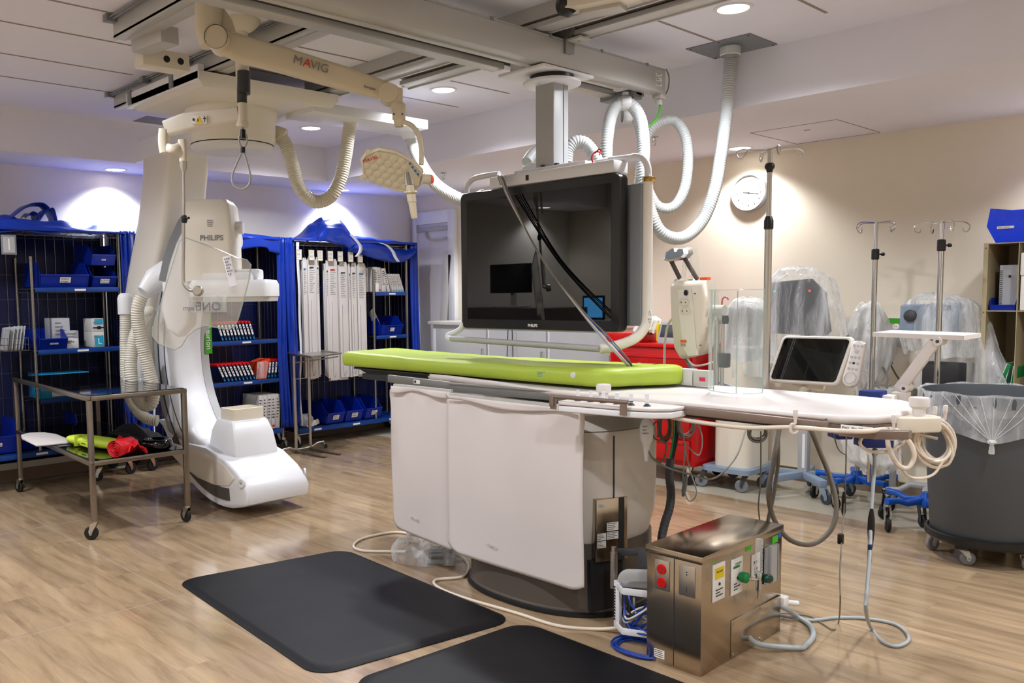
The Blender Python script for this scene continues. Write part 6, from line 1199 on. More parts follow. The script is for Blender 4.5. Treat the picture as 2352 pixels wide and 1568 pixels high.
# ---------------------------------------------------------------- foot switch in a bag and its cable
t = thing('foot_switch', 'foot switch wrapped in a crumpled clear plastic bag on the floor', 'foot switch', (-3.55, 3.22, 0))
b = MB(); b.M = Matrix.Translation((-3.56, 3.22, 0)) @ Matrix.Rotation(R(45), 4, 'Z'); b.box((-.02, -.11, .004), (.14, .11, .03), .008); pb = build(b, 'base_plate', M_['mid grey'], t)
b = MB(); b.M = Matrix.Translation((-3.56, 3.22, 0)) @ Matrix.Rotation(R(45), 4, 'Z')
for k in range(3): b.box((-.01, -.1+.07*k, .03), (.12, -.045+.07*k, .05), .008)
build(b, 'pedals', M_['dark grey'], pb)
b = MB(); c = V(-3.57, 3.24, 0)
def bagf(u, v):
    a = 2*math.pi*u; r = math.sin(math.pi*v/2)**.7 if v < 1 else 1
    ex_, ey_ = .235, .17; nz_ = noise.noise(V(math.cos(a)*2.5, math.sin(a)*2.5, v*3)); hh = .125*(1-v**2.6)*(1+.5*noise.noise(V(math.cos(a)*r*3, math.sin(a)*r*3, 5)))+.02*nz_*(1-v)
    d = V(math.cos(R(40))*ex_*math.cos(a)-math.sin(R(40))*ey_*math.sin(a), math.sin(R(40))*ex_*math.cos(a)+math.cos(R(40))*ey_*math.sin(a), 0)
    return c+d*r*(1+.12*nz_)+V(0, 0, max(.003, hh))
b.sheet(bagf, 70, 24); build(b, 'clear_bag', M_['clear film'], t, smooth=45)
b = MB(); S = cr([(-3.72, 3.30, .02), (-3.9, 3.44, .008), (-3.99, 3.466, .008), (-4.12, 3.40, .008), (-4.148, 3.19, .008), (-4.06, 3.05, .008), (-3.945, 3.03, .008), (-3.82, 3.13, .008), (-3.72, 3.17, .02)], 8); b.tube(S, .0078, 10)
t2 = thing('pedal_cable', 'cream foot switch cable looping on the floor and around the table base', 'cable', (-3.2, 3.0, 0)); build(b, 'loop', M_['cord cream'], t2)
b = MB(); b.tube(cr([(-3.5, 3.3, .03), (-3.42, 3.34, .009), (-3.30, 3.26, .008), (-3.20, 3.12, .008), (-3.26, 2.98, .008), (-3.16, 2.91, .008), (-2.95, 2.90, .008), (-2.65, 2.93, .008), (-2.42, 2.945, .008), (-2.28, 3.03, .008), (-2.18, 3.07, .03)], 8), .0078, 10); build(b, 'lead', M_['cord cream'], t2)
# ---------------------------------------------------------------- tray stand
t = thing('tray_stand', 'stainless mayo tray stand beyond the head of the table', 'stand', (-7.0, 4.72, 0))
tc = [Z(656, 811, .94), Z(716, 821, .94), Z(784, 812, .94), Z(738, 806, .94)]; cc_ = sum(tc, Vector())/4
b = MB(); b.prism([((p-cc_).x, (p-cc_).y) for p in tc], (cc_-V(0, 0, .006), (1, 0, 0), (0, 1, 0)), (0, 0, .004)); b.tube([p+V(0, 0, .006) for p in tc], .008, 8, closed=True); build(b, 'tray', M_['steel'], t)
p1, p2 = V(-7.06, 4.68, 0), V(-6.97, 4.80, 0)
p1, p2 = Z(680, 1026, .06), Z(713, 1020, .06); p1.z = p2.z = 0
b = MB()
for p in (p1, p2): b.cyl(p+V(0, 0, .04), p+V(0, 0, .72), .0165, n=14); b.cyl(p+V(0, 0, .7), p+V(0, 0, .93), .0125, n=14)
b.tube([p1+V(0, 0, .71), p2+V(0, 0, .71)], .004, 6); b.tube([p1+V(0, 0, .17), p2+V(0, 0, .17)], .005, 6); b.tube([p1+V(0, 0, .87), p2+V(0, 0, .87), tc[2]+V(-.05, 0, -.03)], .006, 6); build(b, 'uprights', M_['steel'], t)
d = (p2-p1).normalized(); s_ = V(d.y, -d.x, 0)
b = MB(); b.tube(cr([p1-d*.17+V(0, 0, .055), p1-d*.08+V(0, 0, .06), p1+V(0, 0, .035), p2+V(0, 0, .035), p2+d*.08+V(0, 0, .06), p2+d*.17+V(0, 0, .065)], 6), .011, 10); build(b, 'caster_bar', M_['steel'], t)
for k, p in enumerate((p1, p2)): b = MB(); b.bar(p+V(0, 0, .02), p+s_*.42+V(0, 0, .008), .03, .014, .003); build(b, 'foot_bar', M_['column dark'], t)
for p in (p1-d*.17, p2+d*.17): bf, bw = MB(), MB(); caster(bf, bw, (p.x, p.y), R(20), r=.02, hf=.055); build(bf, 'caster', M_['chrome'], t); build(bw, 'wheel', M_['black rubber'], t)
# ---------------------------------------------------------------- bins, carts and machines along the right wall
tx, ty = -1.40, 5.42
t = thing('waste_bin', 'large round grey waste bin with knotted clear liner on a black wheeled dolly', 'waste bin', (tx, ty, 0))
b = MB(); b.lathe([(0, .15), (.265, .15), (.275, .17), (.318, .80), (.322, .86), (.345, .87), (.345, .93), (.332, .935), (.328, .92), (.305, .75), (.26, .2), (0, .19)], (tx, ty, 0), 64, cap=False); build(b, 'barrel', M_['bin grey'], t)
b = MB(); b.lathe([(0, .11), (.285, .11), (.30, .125), (.30, .155), (.285, .16), (.278, .15), (0, .145)], (tx, ty, 0), 48, cap=False)
for k in range(5): a = R(-100+72*k); b.box((tx+.24*math.cos(a)-.035, ty+.24*math.sin(a)-.035, .09), (tx+.24*math.cos(a)+.035, ty+.24*math.sin(a)+.035, .115), .004)
build(b, 'dolly', M_['black plastic'], t)
for k in range(5): a = R(-100+72*k); bf, bw = MB(), MB(); caster(bf, bw, (tx+.24*math.cos(a), ty+.24*math.sin(a)), R(35+50*k), r=.038, hf=.095); build(bf, 'caster', M_['grey white'], t); build(bw, 'caster_wheel', M_['ink grey'], t)
ka = math.atan2(-(ty-.0)+.0, -tx)      # knot faces the viewer
ka = math.atan2(-ty, -tx)+.03
def liner(u, v):
    a = 2*math.pi*u; da = (a-ka+math.pi) % (2*math.pi)-math.pi
    if v < .3: r = .30+.1*v/.3*.5; z = .74+.205*v/.3; return V(tx+(r+.006*noise.noise(V(a*4, v*6, 1)))*math.cos(a), ty+(r+.006*noise.noise(V(a*4, v*6, 1)))*math.sin(a), z+.008*math.sin(a*9))
    w_ = (v-.3)/.7; k = math.exp(-(da/.35)**2); r = .350+.004*math.sin(a*26)*(1-w_)+.006*noise.noise(V(a*6, w_*3, 2))-.006*w_; zb = .735-.045*k
    return V(tx+r*math.cos(a), ty+r*math.sin(a), .945-(.945-zb)*w_+.006*math.sin(a*9)*(1-w_))
b = MB(); b.sheet(liner, 160, 22); ln = build(b, 'liner', M_['bin liner'], t, smooth=60)
b = MB(); kd = V(math.cos(ka), math.sin(ka), 0); kp = V(tx, ty, .70)+kd*.352; sdk = V(-kd.y, kd.x, 0)
b.ball(kp, 1, 12, sc=(.022, .022, .013)); b.rings([[kp+sdk*(.011*math.cos(q)*s_)+kd*(.008*math.sin(q))+V(0, 0, -h_) for q in [2*math.pi*j/10 for j in range(10)]] for s_, h_ in ((.6, .005), (1, .025), (1.3, .05), (1.1, .062))])
for k in range(8):
    a = [-1.3, -.9, -.62, -.3, .02, .4, .8, 1.25][k]; e = V(tx, ty, .93)+V(math.cos(ka+a*.55), math.sin(ka+a*.55), 0)*.353
    m_ = lerp(kp, e, .5); m_ = V(tx, ty, m_.z)+(V(m_.x-tx, m_.y-ty, 0)).normalized()*.355; b.tube(cr([kp, m_, e], 6), lambda i: .0014, 5)
build(b, 'liner_knot', M_['milky film'], t)
# open beige cabinet at the right edge
t = thing('shelf_cabinet', 'tall open beige metal pigeonhole cabinet at the right edge', 'cabinet', (-1.1, 6.4, 0))
cx0, cy0, cy1, H = -1.66, 6.15, 6.6, 1.765
cols = [-1.66, -1.475, -1.29, -1.1, -.9]
b = MB()
for k, x in enumerate(cols): b.box((x, cy0, 0), (x+(.025 if k == 0 else .004), cy1, H))
b.box((cx0, cy1-.006, 0), (-.9, cy1, H)); build(b, 'uprights', M_['beige metal'], t)
for z in (.0, .38, .862, 1.345, H-.006): b = MB(); b.box((cx0+.025, cy0+.002, z), (-.9, cy1-.006, z+.006)); build(b, 'shelf', M_['beige metal'], t)
for z in (H-.03, 1.34, .855, .38): b = MB(); b.cyl((cx0+.012, cy0-.001, z), (cx0+.012, cy0-.004, z), .004, n=10); build(b, 'bolt', M_['dark grey'], t)
def solidbin(x0, x1, yf, z, h, label, m_, tag=True, leanx=0):
    t = thing('parts_bin', label, 'bin', ((x0+x1)/2, yf, z)); w_ = x1-x0
    b = MB(); th = .004
    prof = [(0, 0), (-.02*h/.2, h*.45), (.03, h), (.25, h), (.25, 0)]
    for x in (x0, x1-th): b.prism(prof, ((x, yf, z), (0, 1, 0), (0, 0, 1)), (th, 0, 0))
    b.prism([(0, 0), (-.02*h/.2, h*.45), (-.02*h/.2+th, h*.45), (th, 0)], ((x0, yf, z), (0, 1, 0), (0, 0, 1)), (w_, 0, 0)); b.box((x0, yf, z), (x1, yf+.25, z+th)); b.box((x0, yf+.25-th, z), (x1, yf+.25, z+h)); build(b, 'bin_body', M_[m_], t)
    if tag: b = MB(); b.box((x0+w_*.25, yf-.018, z+h*.33), (x0+w_*.8, yf-.0165, z+h*.40)); l = build(b, 'strip_label', M_['label white'], t); text('RED CATH', .012, frm((x0+w_*.3, yf-.0185, z+h*.345), (1, 0, 0), (0, 0, 1)), 'strip_text', M_['ink'], t, ext=.0003)
    return t
t = thing('parts_bin', 'bright blue bin with strip label on top of the beige cabinet', 'bin', (-1.5, 6.2, H))
b = MB(); yf = 6.16; z = H+.0
b.rings([[(-1.60, yf, z), (-1.34, yf, z), (-1.34, yf+.2, z), (-1.60, yf+.2, z)], [(-1.645, yf-.025, z+.10), (-1.30, yf-.025, z+.10), (-1.30, yf+.22, z+.10), (-1.645, yf+.22, z+.1)], [(-1.63, yf-.02, z+.21), (-1.34, yf-.02, z+.165), (-1.34, yf+.22, z+.21), (-1.63, yf+.22, z+.21)]], cap=False); b.box((-1.6, yf, z), (-1.34, yf+.2, z+.004)); build(b, 'bin_body', M_['bright blue bin'], t)
b = MB(); b.box((-1.59, yf-.027, z+.083), (-1.50, yf-.0255, z+.098)); build(b, 'strip_label', M_['label white'], t); text('RED CATH', .012, frm((-1.583, yf-.0275, z+.086), (1, 0, 0), (0, 0, 1)), 'strip_text', M_['ink'], t, ext=.0003)
solidbin(-1.625, -1.485, cy0+.03, 1.352, .075, 'small blue bin in the top left pigeonhole', 'blue bin', False)
t = thing('binder', 'upright grey ring binder in the top left pigeonhole', 'binder', (-1.57, 6.25, 1.43))
b = MB(); b.box((-1.595, cy0+.1, 1.352), (-1.575, cy0+.38, 1.63), .002); b.box((-1.575, cy0+.1, 1.352), (-1.48, cy0+.11, 1.63)); build(b, 'cover', M_['card grey'], t)
b = MB(); lines(b, frm((-1.594, cy0+.0995, 1.38), (1, 0, 0), (0, 0, 1)), .018, .22, 18, seed=5, cover=.1); build(b, 'spine_print', M_['ink'], t); b = MB(); b.cyl((-1.54, cy0+.099, 1.56), (-1.54, cy0+.097, 1.56), .008, n=12); build(b, 'ring_hole', M_['ink'], t)
for k in range(3):
    t = thing('green_folder', ['left', 'middle', 'right'][k]+' of the leaning green folders in the middle pigeonhole', 'folder', (-1.56+.035*k, 6.3, .868)); t.rotation_euler = (0, R(18-6*k), 0); b = MB(); b.M = rootmat(t); b.box((-.012, -.1, 0), (.012, .12, .16-.01*k), .003); build(b, 'cover', M_['green plastic' if k != 1 else 'dark green'], t); b = MB(); b.M = rootmat(t); b.box((-.016, -.1, 0), (-.012, .12, .16-.01*k)); build(b, 'pages', M_['label white'], t)
b = MB(); b.box((-1.462, cy0+.01, 1.352), (-1.34, cy0+.2, 1.60), .006); b.box((-1.465, cy0-.0, 1.56), (-1.33, cy0+.18, 1.70), .01); solo(b, 'glove_boxes', M_['label white'], 'white boxes in the second column of the beige cabinet', 'boxes')
# wall outlet plate with sockets
t = thing('wall_outlet', 'green and white wall outlet plate with four sockets above the covered machines', 'outlet', (-2.35, YR, 1.2))
b = MB(); b.box((-2.415, YR-.01, 1.08), (-2.26, YR, 1.285), .002); op = build(b, 'plate', M_['light grey'], t); b = MB(); b.box((-2.415, YR-.012, 1.245), (-2.26, YR-.01, 1.28)); build(b, 'green_label', M_['green stripe'], op)
for x in (-2.375, -2.32):
    for z in (1.22, 1.16): b = MB(); b.lathe([(0, .006), (.02, .006), (.022, 0)], (x, YR-.01, z), 18, (0, -1, 0)); so = build(b, 'socket', M_['label white'], op); b = MB(); b.box((x-.008, YR-.0165, z), (x-.006, YR-.0158, z+.01)); b.box((x+.006, YR-.0165, z), (x+.008, YR-.0158, z+.01)); build(b, 'socket_slots', M_['ink'], op)
b = MB(); b.tube(cr([(-2.375, YR-.03, 1.15), (-2.37, YR-.05, 1.05), (-2.33, YR-.06, .95), (-2.27, YR-.06, .85), (-2.2, YR-.06, .8)], 6), .006, 8); t3 = thing('power_cord', 'dark cord with blue plug hanging from the wall outlet', 'cord', (-2.37, YR-.04, 1.1)); build(b, 'cord', M_['cord grey'], t3); b = MB(); b.lathe([(.008, -.04), (.018, -.03), (.018, .03), (.008, .04)], (-2.34, YR-.06, .99), 14, (.3, 0, -1)); build(b, 'blue_plug', M_['tape blue'], t3)
# covers
def bag(c, secs, label, m_='clear film', seed=1, folds=15, amp=.02, name='plastic_cover', group=None):
    # secs: (z, cx, cy, rx, ry)
    def f(u, v):
        a = 2*math.pi*u; k = v*(len(secs)-1); i = min(len(secs)-2, int(k)); q = k-i; A = [secs[i][j]*(1-q)+secs[i+1][j]*q for j in range(5)]
        fo = 1+amp*6*v*(.5*math.sin(folds*a+seed+3*noise.noise(V(math.cos(a), math.sin(a), v*2)))+.9*noise.noise(V(math.cos(a)*3+seed, math.sin(a)*3, v*4)))
        return V(A[1]+A[3]*fo*math.cos(a), A[2]+A[4]*fo*math.sin(a), A[0]+.02*noise.noise(V(math.cos(a)*2, math.sin(a)*2, seed))*(1 if v < .95 else 3))
    b = MB(); b.sheet(f, 110, 34); return b
def covered(name_bag, secs, parent, seed, m_='clear film', amp=.02, folds=15): return build(bag(None, secs, '', seed=seed, amp=amp, folds=folds), 'plastic_cover', M_[m_], parent, smooth=50, label='clear plastic dust cover')
# 1: star-base stand with dark monitor
t = thing('covered_monitor_cart', 'dark screen under a plastic sheet on a grey five-legged rolling stand', 'medical cart', (-2.78, 6.2, 0))
sx, sy = -2.775, 6.2
for k in range(5):
    a = R(-112+72*k); e = V(sx+.3*math.cos(a), sy+.3*math.sin(a), .12)
    b = MB(); b.bar((sx, sy, .15), e+V(0, 0, .02), .055, .05, .006); lg = build(b, 'base_leg', M_['blue grey'], t); bf, bw = MB(), MB(); caster(bf, bw, (e.x, e.y), a+.6, r=.042, hf=.115); build(bf, 'caster', M_['blue grey'], lg); build(bw, 'caster_wheel', M_['dark grey'], lg)
b = MB(); b.box((sx-.035, sy-.03, .12), (sx+.035, sy+.03, 1.25), .006); build(b, 'stand_column', M_['light grey'], t); b = MB(); b.box((sx+.0, sy-.034, .2), (sx+.02, sy-.03, .45)); build(b, 'column_insert', M_['white plastic'], t)
b = MB(); b.prism([(-.24, 1.18), (.16, 1.17), (.19, 1.2), (.15, 1.47), (.05, 1.57), (-.24, 1.55)], ((sx, 6.08, 0), (1, 0, 0), (0, 0, 1)), (0, .1, 0), bev=.01); dm = build(b, 'dark_screen', M_['charcoal'], t, label='dark monitor body')
for x, z, m_ in ((sx-.185, 1.485, 'glow green'), (sx+.07, 1.485, 'glow red')): b = MB(); b.lathe([(0, 0), (.008, 0), (.008, .004), (0, .005)], (x, 6.078, z), 12, (0, -1, 0)); build(b, 'status_lamp', M_[m_], dm)
covered('', [(1.655, sx-.05, 6.13, .02, .02), (1.64, sx-.05, 6.13, .13, .09), (1.57, sx-.02, 6.13, .23, .13), (1.4, sx, 6.13, .27, .15), (1.15, sx+.03, 6.14, .29, .17), (.95, sx+.06, 6.15, .31, .18)], t, 1.0, amp=.016)
# 2: white cart with covered device (left of it)
t = thing('white_procedure_cart', 'white rounded cart on grey casters with a plastic covered device on top', 'medical cart', (-3.2, 6.2, 0))
b = MB(); b.rings([rrect(-3.39, -3.10, 5.98, 6.36, z_, r_) for z_, r_ in ((.15, .06), (.17, .07), (.95, .07), (.97, .05))]); build(b, 'cart_body', M_['warm white'], t, smooth=50)
b = MB(); b.rings([rrect(-3.44, -3.05, 5.9, 6.4, z_, .05) for z_ in (.135, .14, .165, .17)]); bb_ = build(b, 'base_frame', M_['blue grey'], t)
for x, y in ((-3.42, 5.93), (-3.1, 5.95), (-3.40, 6.38), (-3.08, 6.38)): bf, bw = MB(), MB(); caster(bf, bw, (x, y), R(200), r=.048, hf=.13); build(bf, 'caster', M_['dark grey'], t); build(bw, 'caster_wheel', M_['mid grey'], t)
b = MB(); b.box((-3.34, 6.05, .97), (-3.14, 6.3, 1.05), .01); b.prism([(-.13, 0), (.1, 0), (.13, .26), (.02, .31), (-.12, .28)], ((-3.22, 6.1, 1.08), (1, 0, 0), (0, 0, 1)), (0, .1, 0), bev=.01); build(b, 'device', M_['mid grey'], t)
b = MB(); b.box((-3.32, 6.09, 1.15), (-3.13, 6.1, 1.32), .002); build(b, 'device_screen', M_['bezel black'], t)
covered('', [(1.44, -3.21, 6.15, .02, .02), (1.42, -3.21, 6.15, .1, .1), (1.36, -3.2, 6.16, .17, .15), (1.2, -3.2, 6.17, .19, .17), (1.0, -3.2, 6.17, .2, .18), (.86, -3.2, 6.17, .2, .19)], t, 2.0, 'milky film')
# 3,4: blue-based stands with poles
def iv_stand(c, pole, zt, label, lz, dx=0, extra_base=False, rot=0):
    t = thing('iv_stand', label, 'stand', (c[0], c[1], 0)); x, y = c
    b = MB(); b.lathe([(.05, .0), (.055, .03), (.04, .06), (.03, .09)], (x, y, .14), 20); hub = build(b, 'base_hub', M_['cast blue'], t)
    for k in range(5):
        a = R(rot+72*k); d = V(math.cos(a), math.sin(a), 0); b = MB(); pathbar([V(x, y, .18)+d*.03, V(x, y, .165)+d*.14, V(x, y, .185)+d*.2, V(x, y, .185)+d*.27], [(.045, .045), (.042, .035), (.042, .035), (.045, .04)], mb=b, e=.6); lg = build(b, 'base_leg', M_['cast blue'], t)
        e = V(x, y, 0)+d*.265; bf, bw = MB(), MB(); caster(bf, bw, (e.x, e.y), a+1.2, r=.042, hf=.165); build(bf, 'caster', M_['chrome'], lg); build(bw, 'caster_wheel', M_['black rubber'], lg)
    px, py = pole
    b = MB(); b.cyl((px, py, .2), (px, py, lz), .0165, n=16); b.cyl((px, py, lz), (px, py, zt), .0115, n=14); build(b, 'pole', M_['chrome'], t)
    b = MB(); b.lathe([(.02, -.035), (.024, -.03), (.024, .03), (.02, .035)], (px, py, lz), 18); b.cyl(V(px, py, lz)+_R0*.02, V(px, py, lz)+_R0*.045, .005, n=8); b.ball(V(px, py, lz)+_R0*.05, 1, 10, sc=(.014, .014, .014)); build(b, 'height_clamp', M_['black plastic'], t)
    b = MB()
    for k in range(4):
        a = R(20+90*k)+dx; d = V(math.cos(a), math.sin(a), 0); p = V(px, py, zt)
        b.tube(cr([p, p+d*.09+V(0, 0, .004), p+d*.13, p+d*.155+V(0, 0, -.02), p+d*.15+V(0, 0, -.05), p+d*.125+V(0, 0, -.055), p+d*.115+V(0, 0, -.03)], 6), .0038, 7)
    b.cyl((px, py, zt-.04), (px, py, zt+.01), .014, n=14); build(b, 'hook_head', M_['chrome'], t); return t
iv_stand((-2.40, 6.2), (-2.25, 6.02), 1.925, 'IV stand on blue base, left one of the two far stands', 1.72, R(45), rot=-100)
iv_stand((-1.83, 5.82), (-1.79, 5.8), 1.885, 'IV stand on blue base beside the waste bin, nearest the cabinet', 1.75, R(20), rot=-125)
t = thing('rolling_stand', 'light grey cast rolling base between the blue bases and the waste bin', 'stand', (-1.9, 6.15, 0))
for k in range(4):
    a = R(-160+72*k); d = V(math.cos(a), math.sin(a), 0); b = MB(); pathbar([V(-1.88, 6.12, .2), V(-1.88, 6.12, .21)+d*.14, V(-1.88, 6.12, .17)+d*.2, V(-1.88, 6.12, .165)+d*.28], [(.06, .05), (.06, .04), (.055, .035), (.05, .03)], mb=b, e=.6); lg = build(b, 'base_leg', M_['light grey'], t); e = V(-1.88, 6.12, 0)+d*.27; bf, bw = MB(), MB(); caster(bf, bw, (e.x, e.y), a+.8, r=.04, hf=.15); build(bf, 'caster', M_['dark grey'], lg); build(bw, 'caster_wheel', M_['black rubber'], lg)
b = MB(); b.cyl((-1.88, 6.12, .2), (-1.88, 6.12, .85), .02, n=14); build(b, 'column', M_['light grey'], t)
# covered devices
t = thing('covered_pump', 'grey pump shrouded in a tied-up plastic bag above the tablet', 'covered device', (-2.35, 6.28, .8))
b = MB(); b.prism([(-.09, 0), (.06, 0), (.08, .25), (.04, .46), (-.07, .44)], ((-2.36, 6.22, .92), (1, 0, 0), (0, 0, 1)), (0, .1, 0), bev=.01); build(b, 'device', M_['light grey'], t)
b = MB(); b.lathe([(0, -.03), (.06, -.025), (.065, .01), (.03, .03)], (-2.43, 6.17, 1.16), 18, (0, -1, .4)); b.box((-2.41, 6.19, 1.22), (-2.32, 6.22, 1.36), .01); build(b, 'dark_parts', M_['charcoal'], t)
covered('', [(1.405, -2.37, 6.25, .045, .04), (1.39, -2.37, 6.25, .07, .05), (1.28, -2.37, 6.25, .13, .11), (1.16, -2.36, 6.25, .17, .14), (1.02, -2.35, 6.25, .15, .14), (.86, -2.36, 6.25, .09, .09), (.78, -2.4, 6.25, .05, .05)], t, 3.3, 'milky film', amp=.02, folds=11)
b = MB(); b.cyl((-2.40, 6.2, .2), (-2.38, 6.24, .92), .018, n=12); build(b, 'pole', M_['chrome'], t)
t = thing('covered_monitors', 'pale blue-grey monitors under crumpled clear plastic behind the white arm board', 'covered device', (-1.92, 6.2, 1.0))
b = MB(); b.lathe([(.11, 0), (.115, .02), (.115, .19), (.1, .2)], (-2.0, 6.12, 1.19), 24); b.box((-1.93, 6.05, 1.18), (-1.76, 6.25, 1.40), .012); build(b, 'monitors', M_['blue grey'], t)
b = MB(); b.box((-1.885, 6.045, 1.36), (-1.80, 6.05, 1.385)); b.lathe([(0, 0), (.04, 0), (.035, .003)], (-2.02, 6.0, 1.32), 20, (0, -1, .2)); build(b, 'dark_marks', M_['charcoal'], t)
b = MB(); b.box((-2.01, 6.05, .84), (-1.72, 6.3, 1.02), .02); build(b, 'lower_unit', M_['grey white'], t); b = MB(); b.box((-1.95, 6.03, .87), (-1.70, 6.05, 1.03), .008); build(b, 'lower_screen', M_['charcoal'], t)
covered('', [(1.465, -1.93, 6.15, .02, .02), (1.45, -1.92, 6.15, .1, .08), (1.41, -1.9, 6.15, .185, .14), (1.3, -1.9, 6.15, .205, .16), (1.18, -1.9, 6.15, .215, .17), (1.07, -1.88, 6.15, .2, .17)], t, 5.1, 'wrap film', amp=.014, folds=21)
covered('', [(1.42, -1.8, 6.25, .05, .05), (1.35, -1.79, 6.25, .14, .1), (1.1, -1.78, 6.25, .2, .15), (.9, -1.76, 6.25, .27, .18), (.6, -1.75, 6.22, .30, .2)], t, 7.7, 'clear film', amp=.02, folds=13)
b = MB(); b.cyl((-1.9, 6.15, .5), (-1.9, 6.15, 1.2), .02, n=12); build(b, 'pole', M_['chrome'], t)
t = thing('grey_device', 'low pale grey device with dark front under loose plastic behind the table foot', 'device', (-2.2, 6.3, .7))
b = MB(); b.box((-2.33, 6.2, .68), (-2.08, 6.4, .83), .02); build(b, 'body', M_['grey white'], t); b = MB(); b.box((-2.29, 6.195, .70), (-2.12, 6.2, .78), .004); build(b, 'front', M_['charcoal'], t); b = MB(); b.cyl((-2.2, 6.3, .0), (-2.2, 6.3, .7), .022, n=12); build(b, 'pole', M_['light grey'], t)
b = MB(); b.tube(cr([(-2.27, 6.2, .82), (-2.32, 6.2, .93), (-2.26, 6.2, .97), (-2.22, 6.2, .9), (-2.22, 6.2, .82)], 6), .007, 8); build(b, 'handle', M_['mid grey'], t)
t = thing('floor_bag', 'empty milky plastic bag hanging beneath the far end of the table', 'bag', (-2.3, 6.1, .3))
build(bag(None, [(.72, -2.3, 6.1, .03, .03), (.6, -2.3, 6.1, .13, .08), (.45, -2.28, 6.1, .19, .1), (.33, -2.25, 6.1, .17, .1), (.27, -2.22, 6.1, .08, .05)], '', seed=9, amp=.03), 'bag_film', M_['milky film'], t, smooth=50)
b = MB(); b.tube([(-2.3, 6.1, .70), (-2.3, 6.1, 1.0)], .006, 6); build(b, 'hanger', M_['chrome'], t)
# red crash cart
t = thing('crash_cart', 'red emergency drawer cart behind the table and monitor', 'cart', (-3.8, 6.15, 0))
b = MB(); b.box((-4.25, 5.86, .15), (-3.46, 6.4, 1.06), .01); build(b, 'cart_body', M_['red paint'], t)
for z0_, z1_ in ((.19, .36), (.37, .54), (.55, .66), (.67, .78), (.79, .90), (.91, 1.02)):
    b = MB(); b.box((-4.2, 5.84, z0_), (-3.5, 5.86, z1_-.012), .004); dr_ = build(b, 'drawer', M_['red paint'], t); b = MB(); b.box((-4.15, 5.832, z1_-.04), (-3.55, 5.84, z1_-.028), .002); b.box((-3.95, 5.838, z0_+.03), (-3.87, 5.84, z0_+.05)); build(b, 'drawer_pull', M_['charcoal'] if False else M_['red plastic'], dr_)
b = MB(); b.box((-4.27, 5.84, 1.06), (-3.42, 6.42, 1.09), .006); build(b, 'worktop', M_['red plastic'], t)
b = MB(); b.box((-4.28, 5.85, 1.09), (-3.95, 6.1, 1.165), .006); build(b, 'red_box', M_['red plastic'], t)
for x, y in ((-4.2, 5.9), (-3.52, 5.9), (-4.2, 6.36), (-3.52, 6.36)): bf, bw = MB(), MB(); caster(bf, bw, (x, y), R(190), r=.055, hf=.15); build(bf, 'caster', M_['chrome'], t); build(bw, 'caster_wheel', M_['black rubber'], t)
t = thing('defibrillator', 'grey framed defibrillator monitor standing on the red cart', 'defibrillator', (-3.68, 5.98, 1.09))
b = MB(); b.prism([(0, .0), (0, .03), (.05, .165), (.16, .165), (.18, 0)], ((-3.83, 5.9, 1.09), (0, 1, 0), (0, 0, 1)), (.28, 0, 0), bev=.008); build(b, 'case', M_['light grey'], t)
Fd = frm((-3.83, 5.903, 1.115), (1, 0, 0), (0, .05, .14)); b = MB(); b.M = Fd; b.box((.02, .02, 0), (.17, .125, .006), .002); sc_ = build(b, 'dark_screen', M_['charcoal'], t); b = MB(); b.M = Fd; b.cyl((.22, .03, 0), (.22, .03, .015), .016, n=16); b.cyl((.22, .085, 0), (.22, .085, .01), .01, n=12); build(b, 'dial', M_['spine navy'], t)
b = MB(); b.box((-3.85, 5.92, 1.1), (-3.83, 6.0, 1.24), .004); build(b, 'yellow_side', M_['yellow label'], t)
t = thing('white_bag', 'crumpled white plastic bag beside the monitor frame on the red cart', 'bag', (-4.0, 5.95, 1.09)); build(bag(None, [(1.3, -3.93, 5.98, .03, .03), (1.27, -3.95, 5.98, .1, .05), (1.19, -3.97, 5.98, .12, .08), (1.17, -3.96, 5.96, .09, .06)], '', seed=4, amp=.03), 'bag_film', M_['label white'], t)
t = thing('linen_pad', 'folded white absorbent pad lying behind the mattress foot end', 'pad', (-2.3, 3.72, 1.05))
pa, pb2 = Y(1462, 850, 3.73), Y(1556, 850, 3.73)
b = MB(); b.sheet(lambda u, v: V(pa.x+(pb2.x-pa.x)*u, 3.66+.08*v, 1.062+.062*math.sin(math.pi*min(1, v*1.0+.02))+.014*noise.noise(V(u*6, v*5, 3))+.008*math.sin(u*11)), 24, 10); build(b, 'pad', M_['paper'], t, solid=.006, smooth=60)
t = thing('supply_boxes', 'small grey supply boxes with pink card on the far table edge', 'boxes', (-2.0, 3.66, 1.05))
for (px0, px1, pt, m_) in ((1556, 1590, 846, 'card white'), (1592, 1628, 850, 'grey white')):
    a = Y(px0, pt, 3.64); c = Y(px1, pt, 3.64); b = MB(); b.box((a.x, 3.64, 1.052), (c.x, 3.69, a.z), .002); build(b, 'box', M_[m_], t)
a = Y(1606, 868, 3.638); b = MB(); b.box((a.x, 3.6375, a.z-.014), (a.x+.03, 3.64, a.z+.004)); build(b, 'pink_card', M_['pink card'], t)
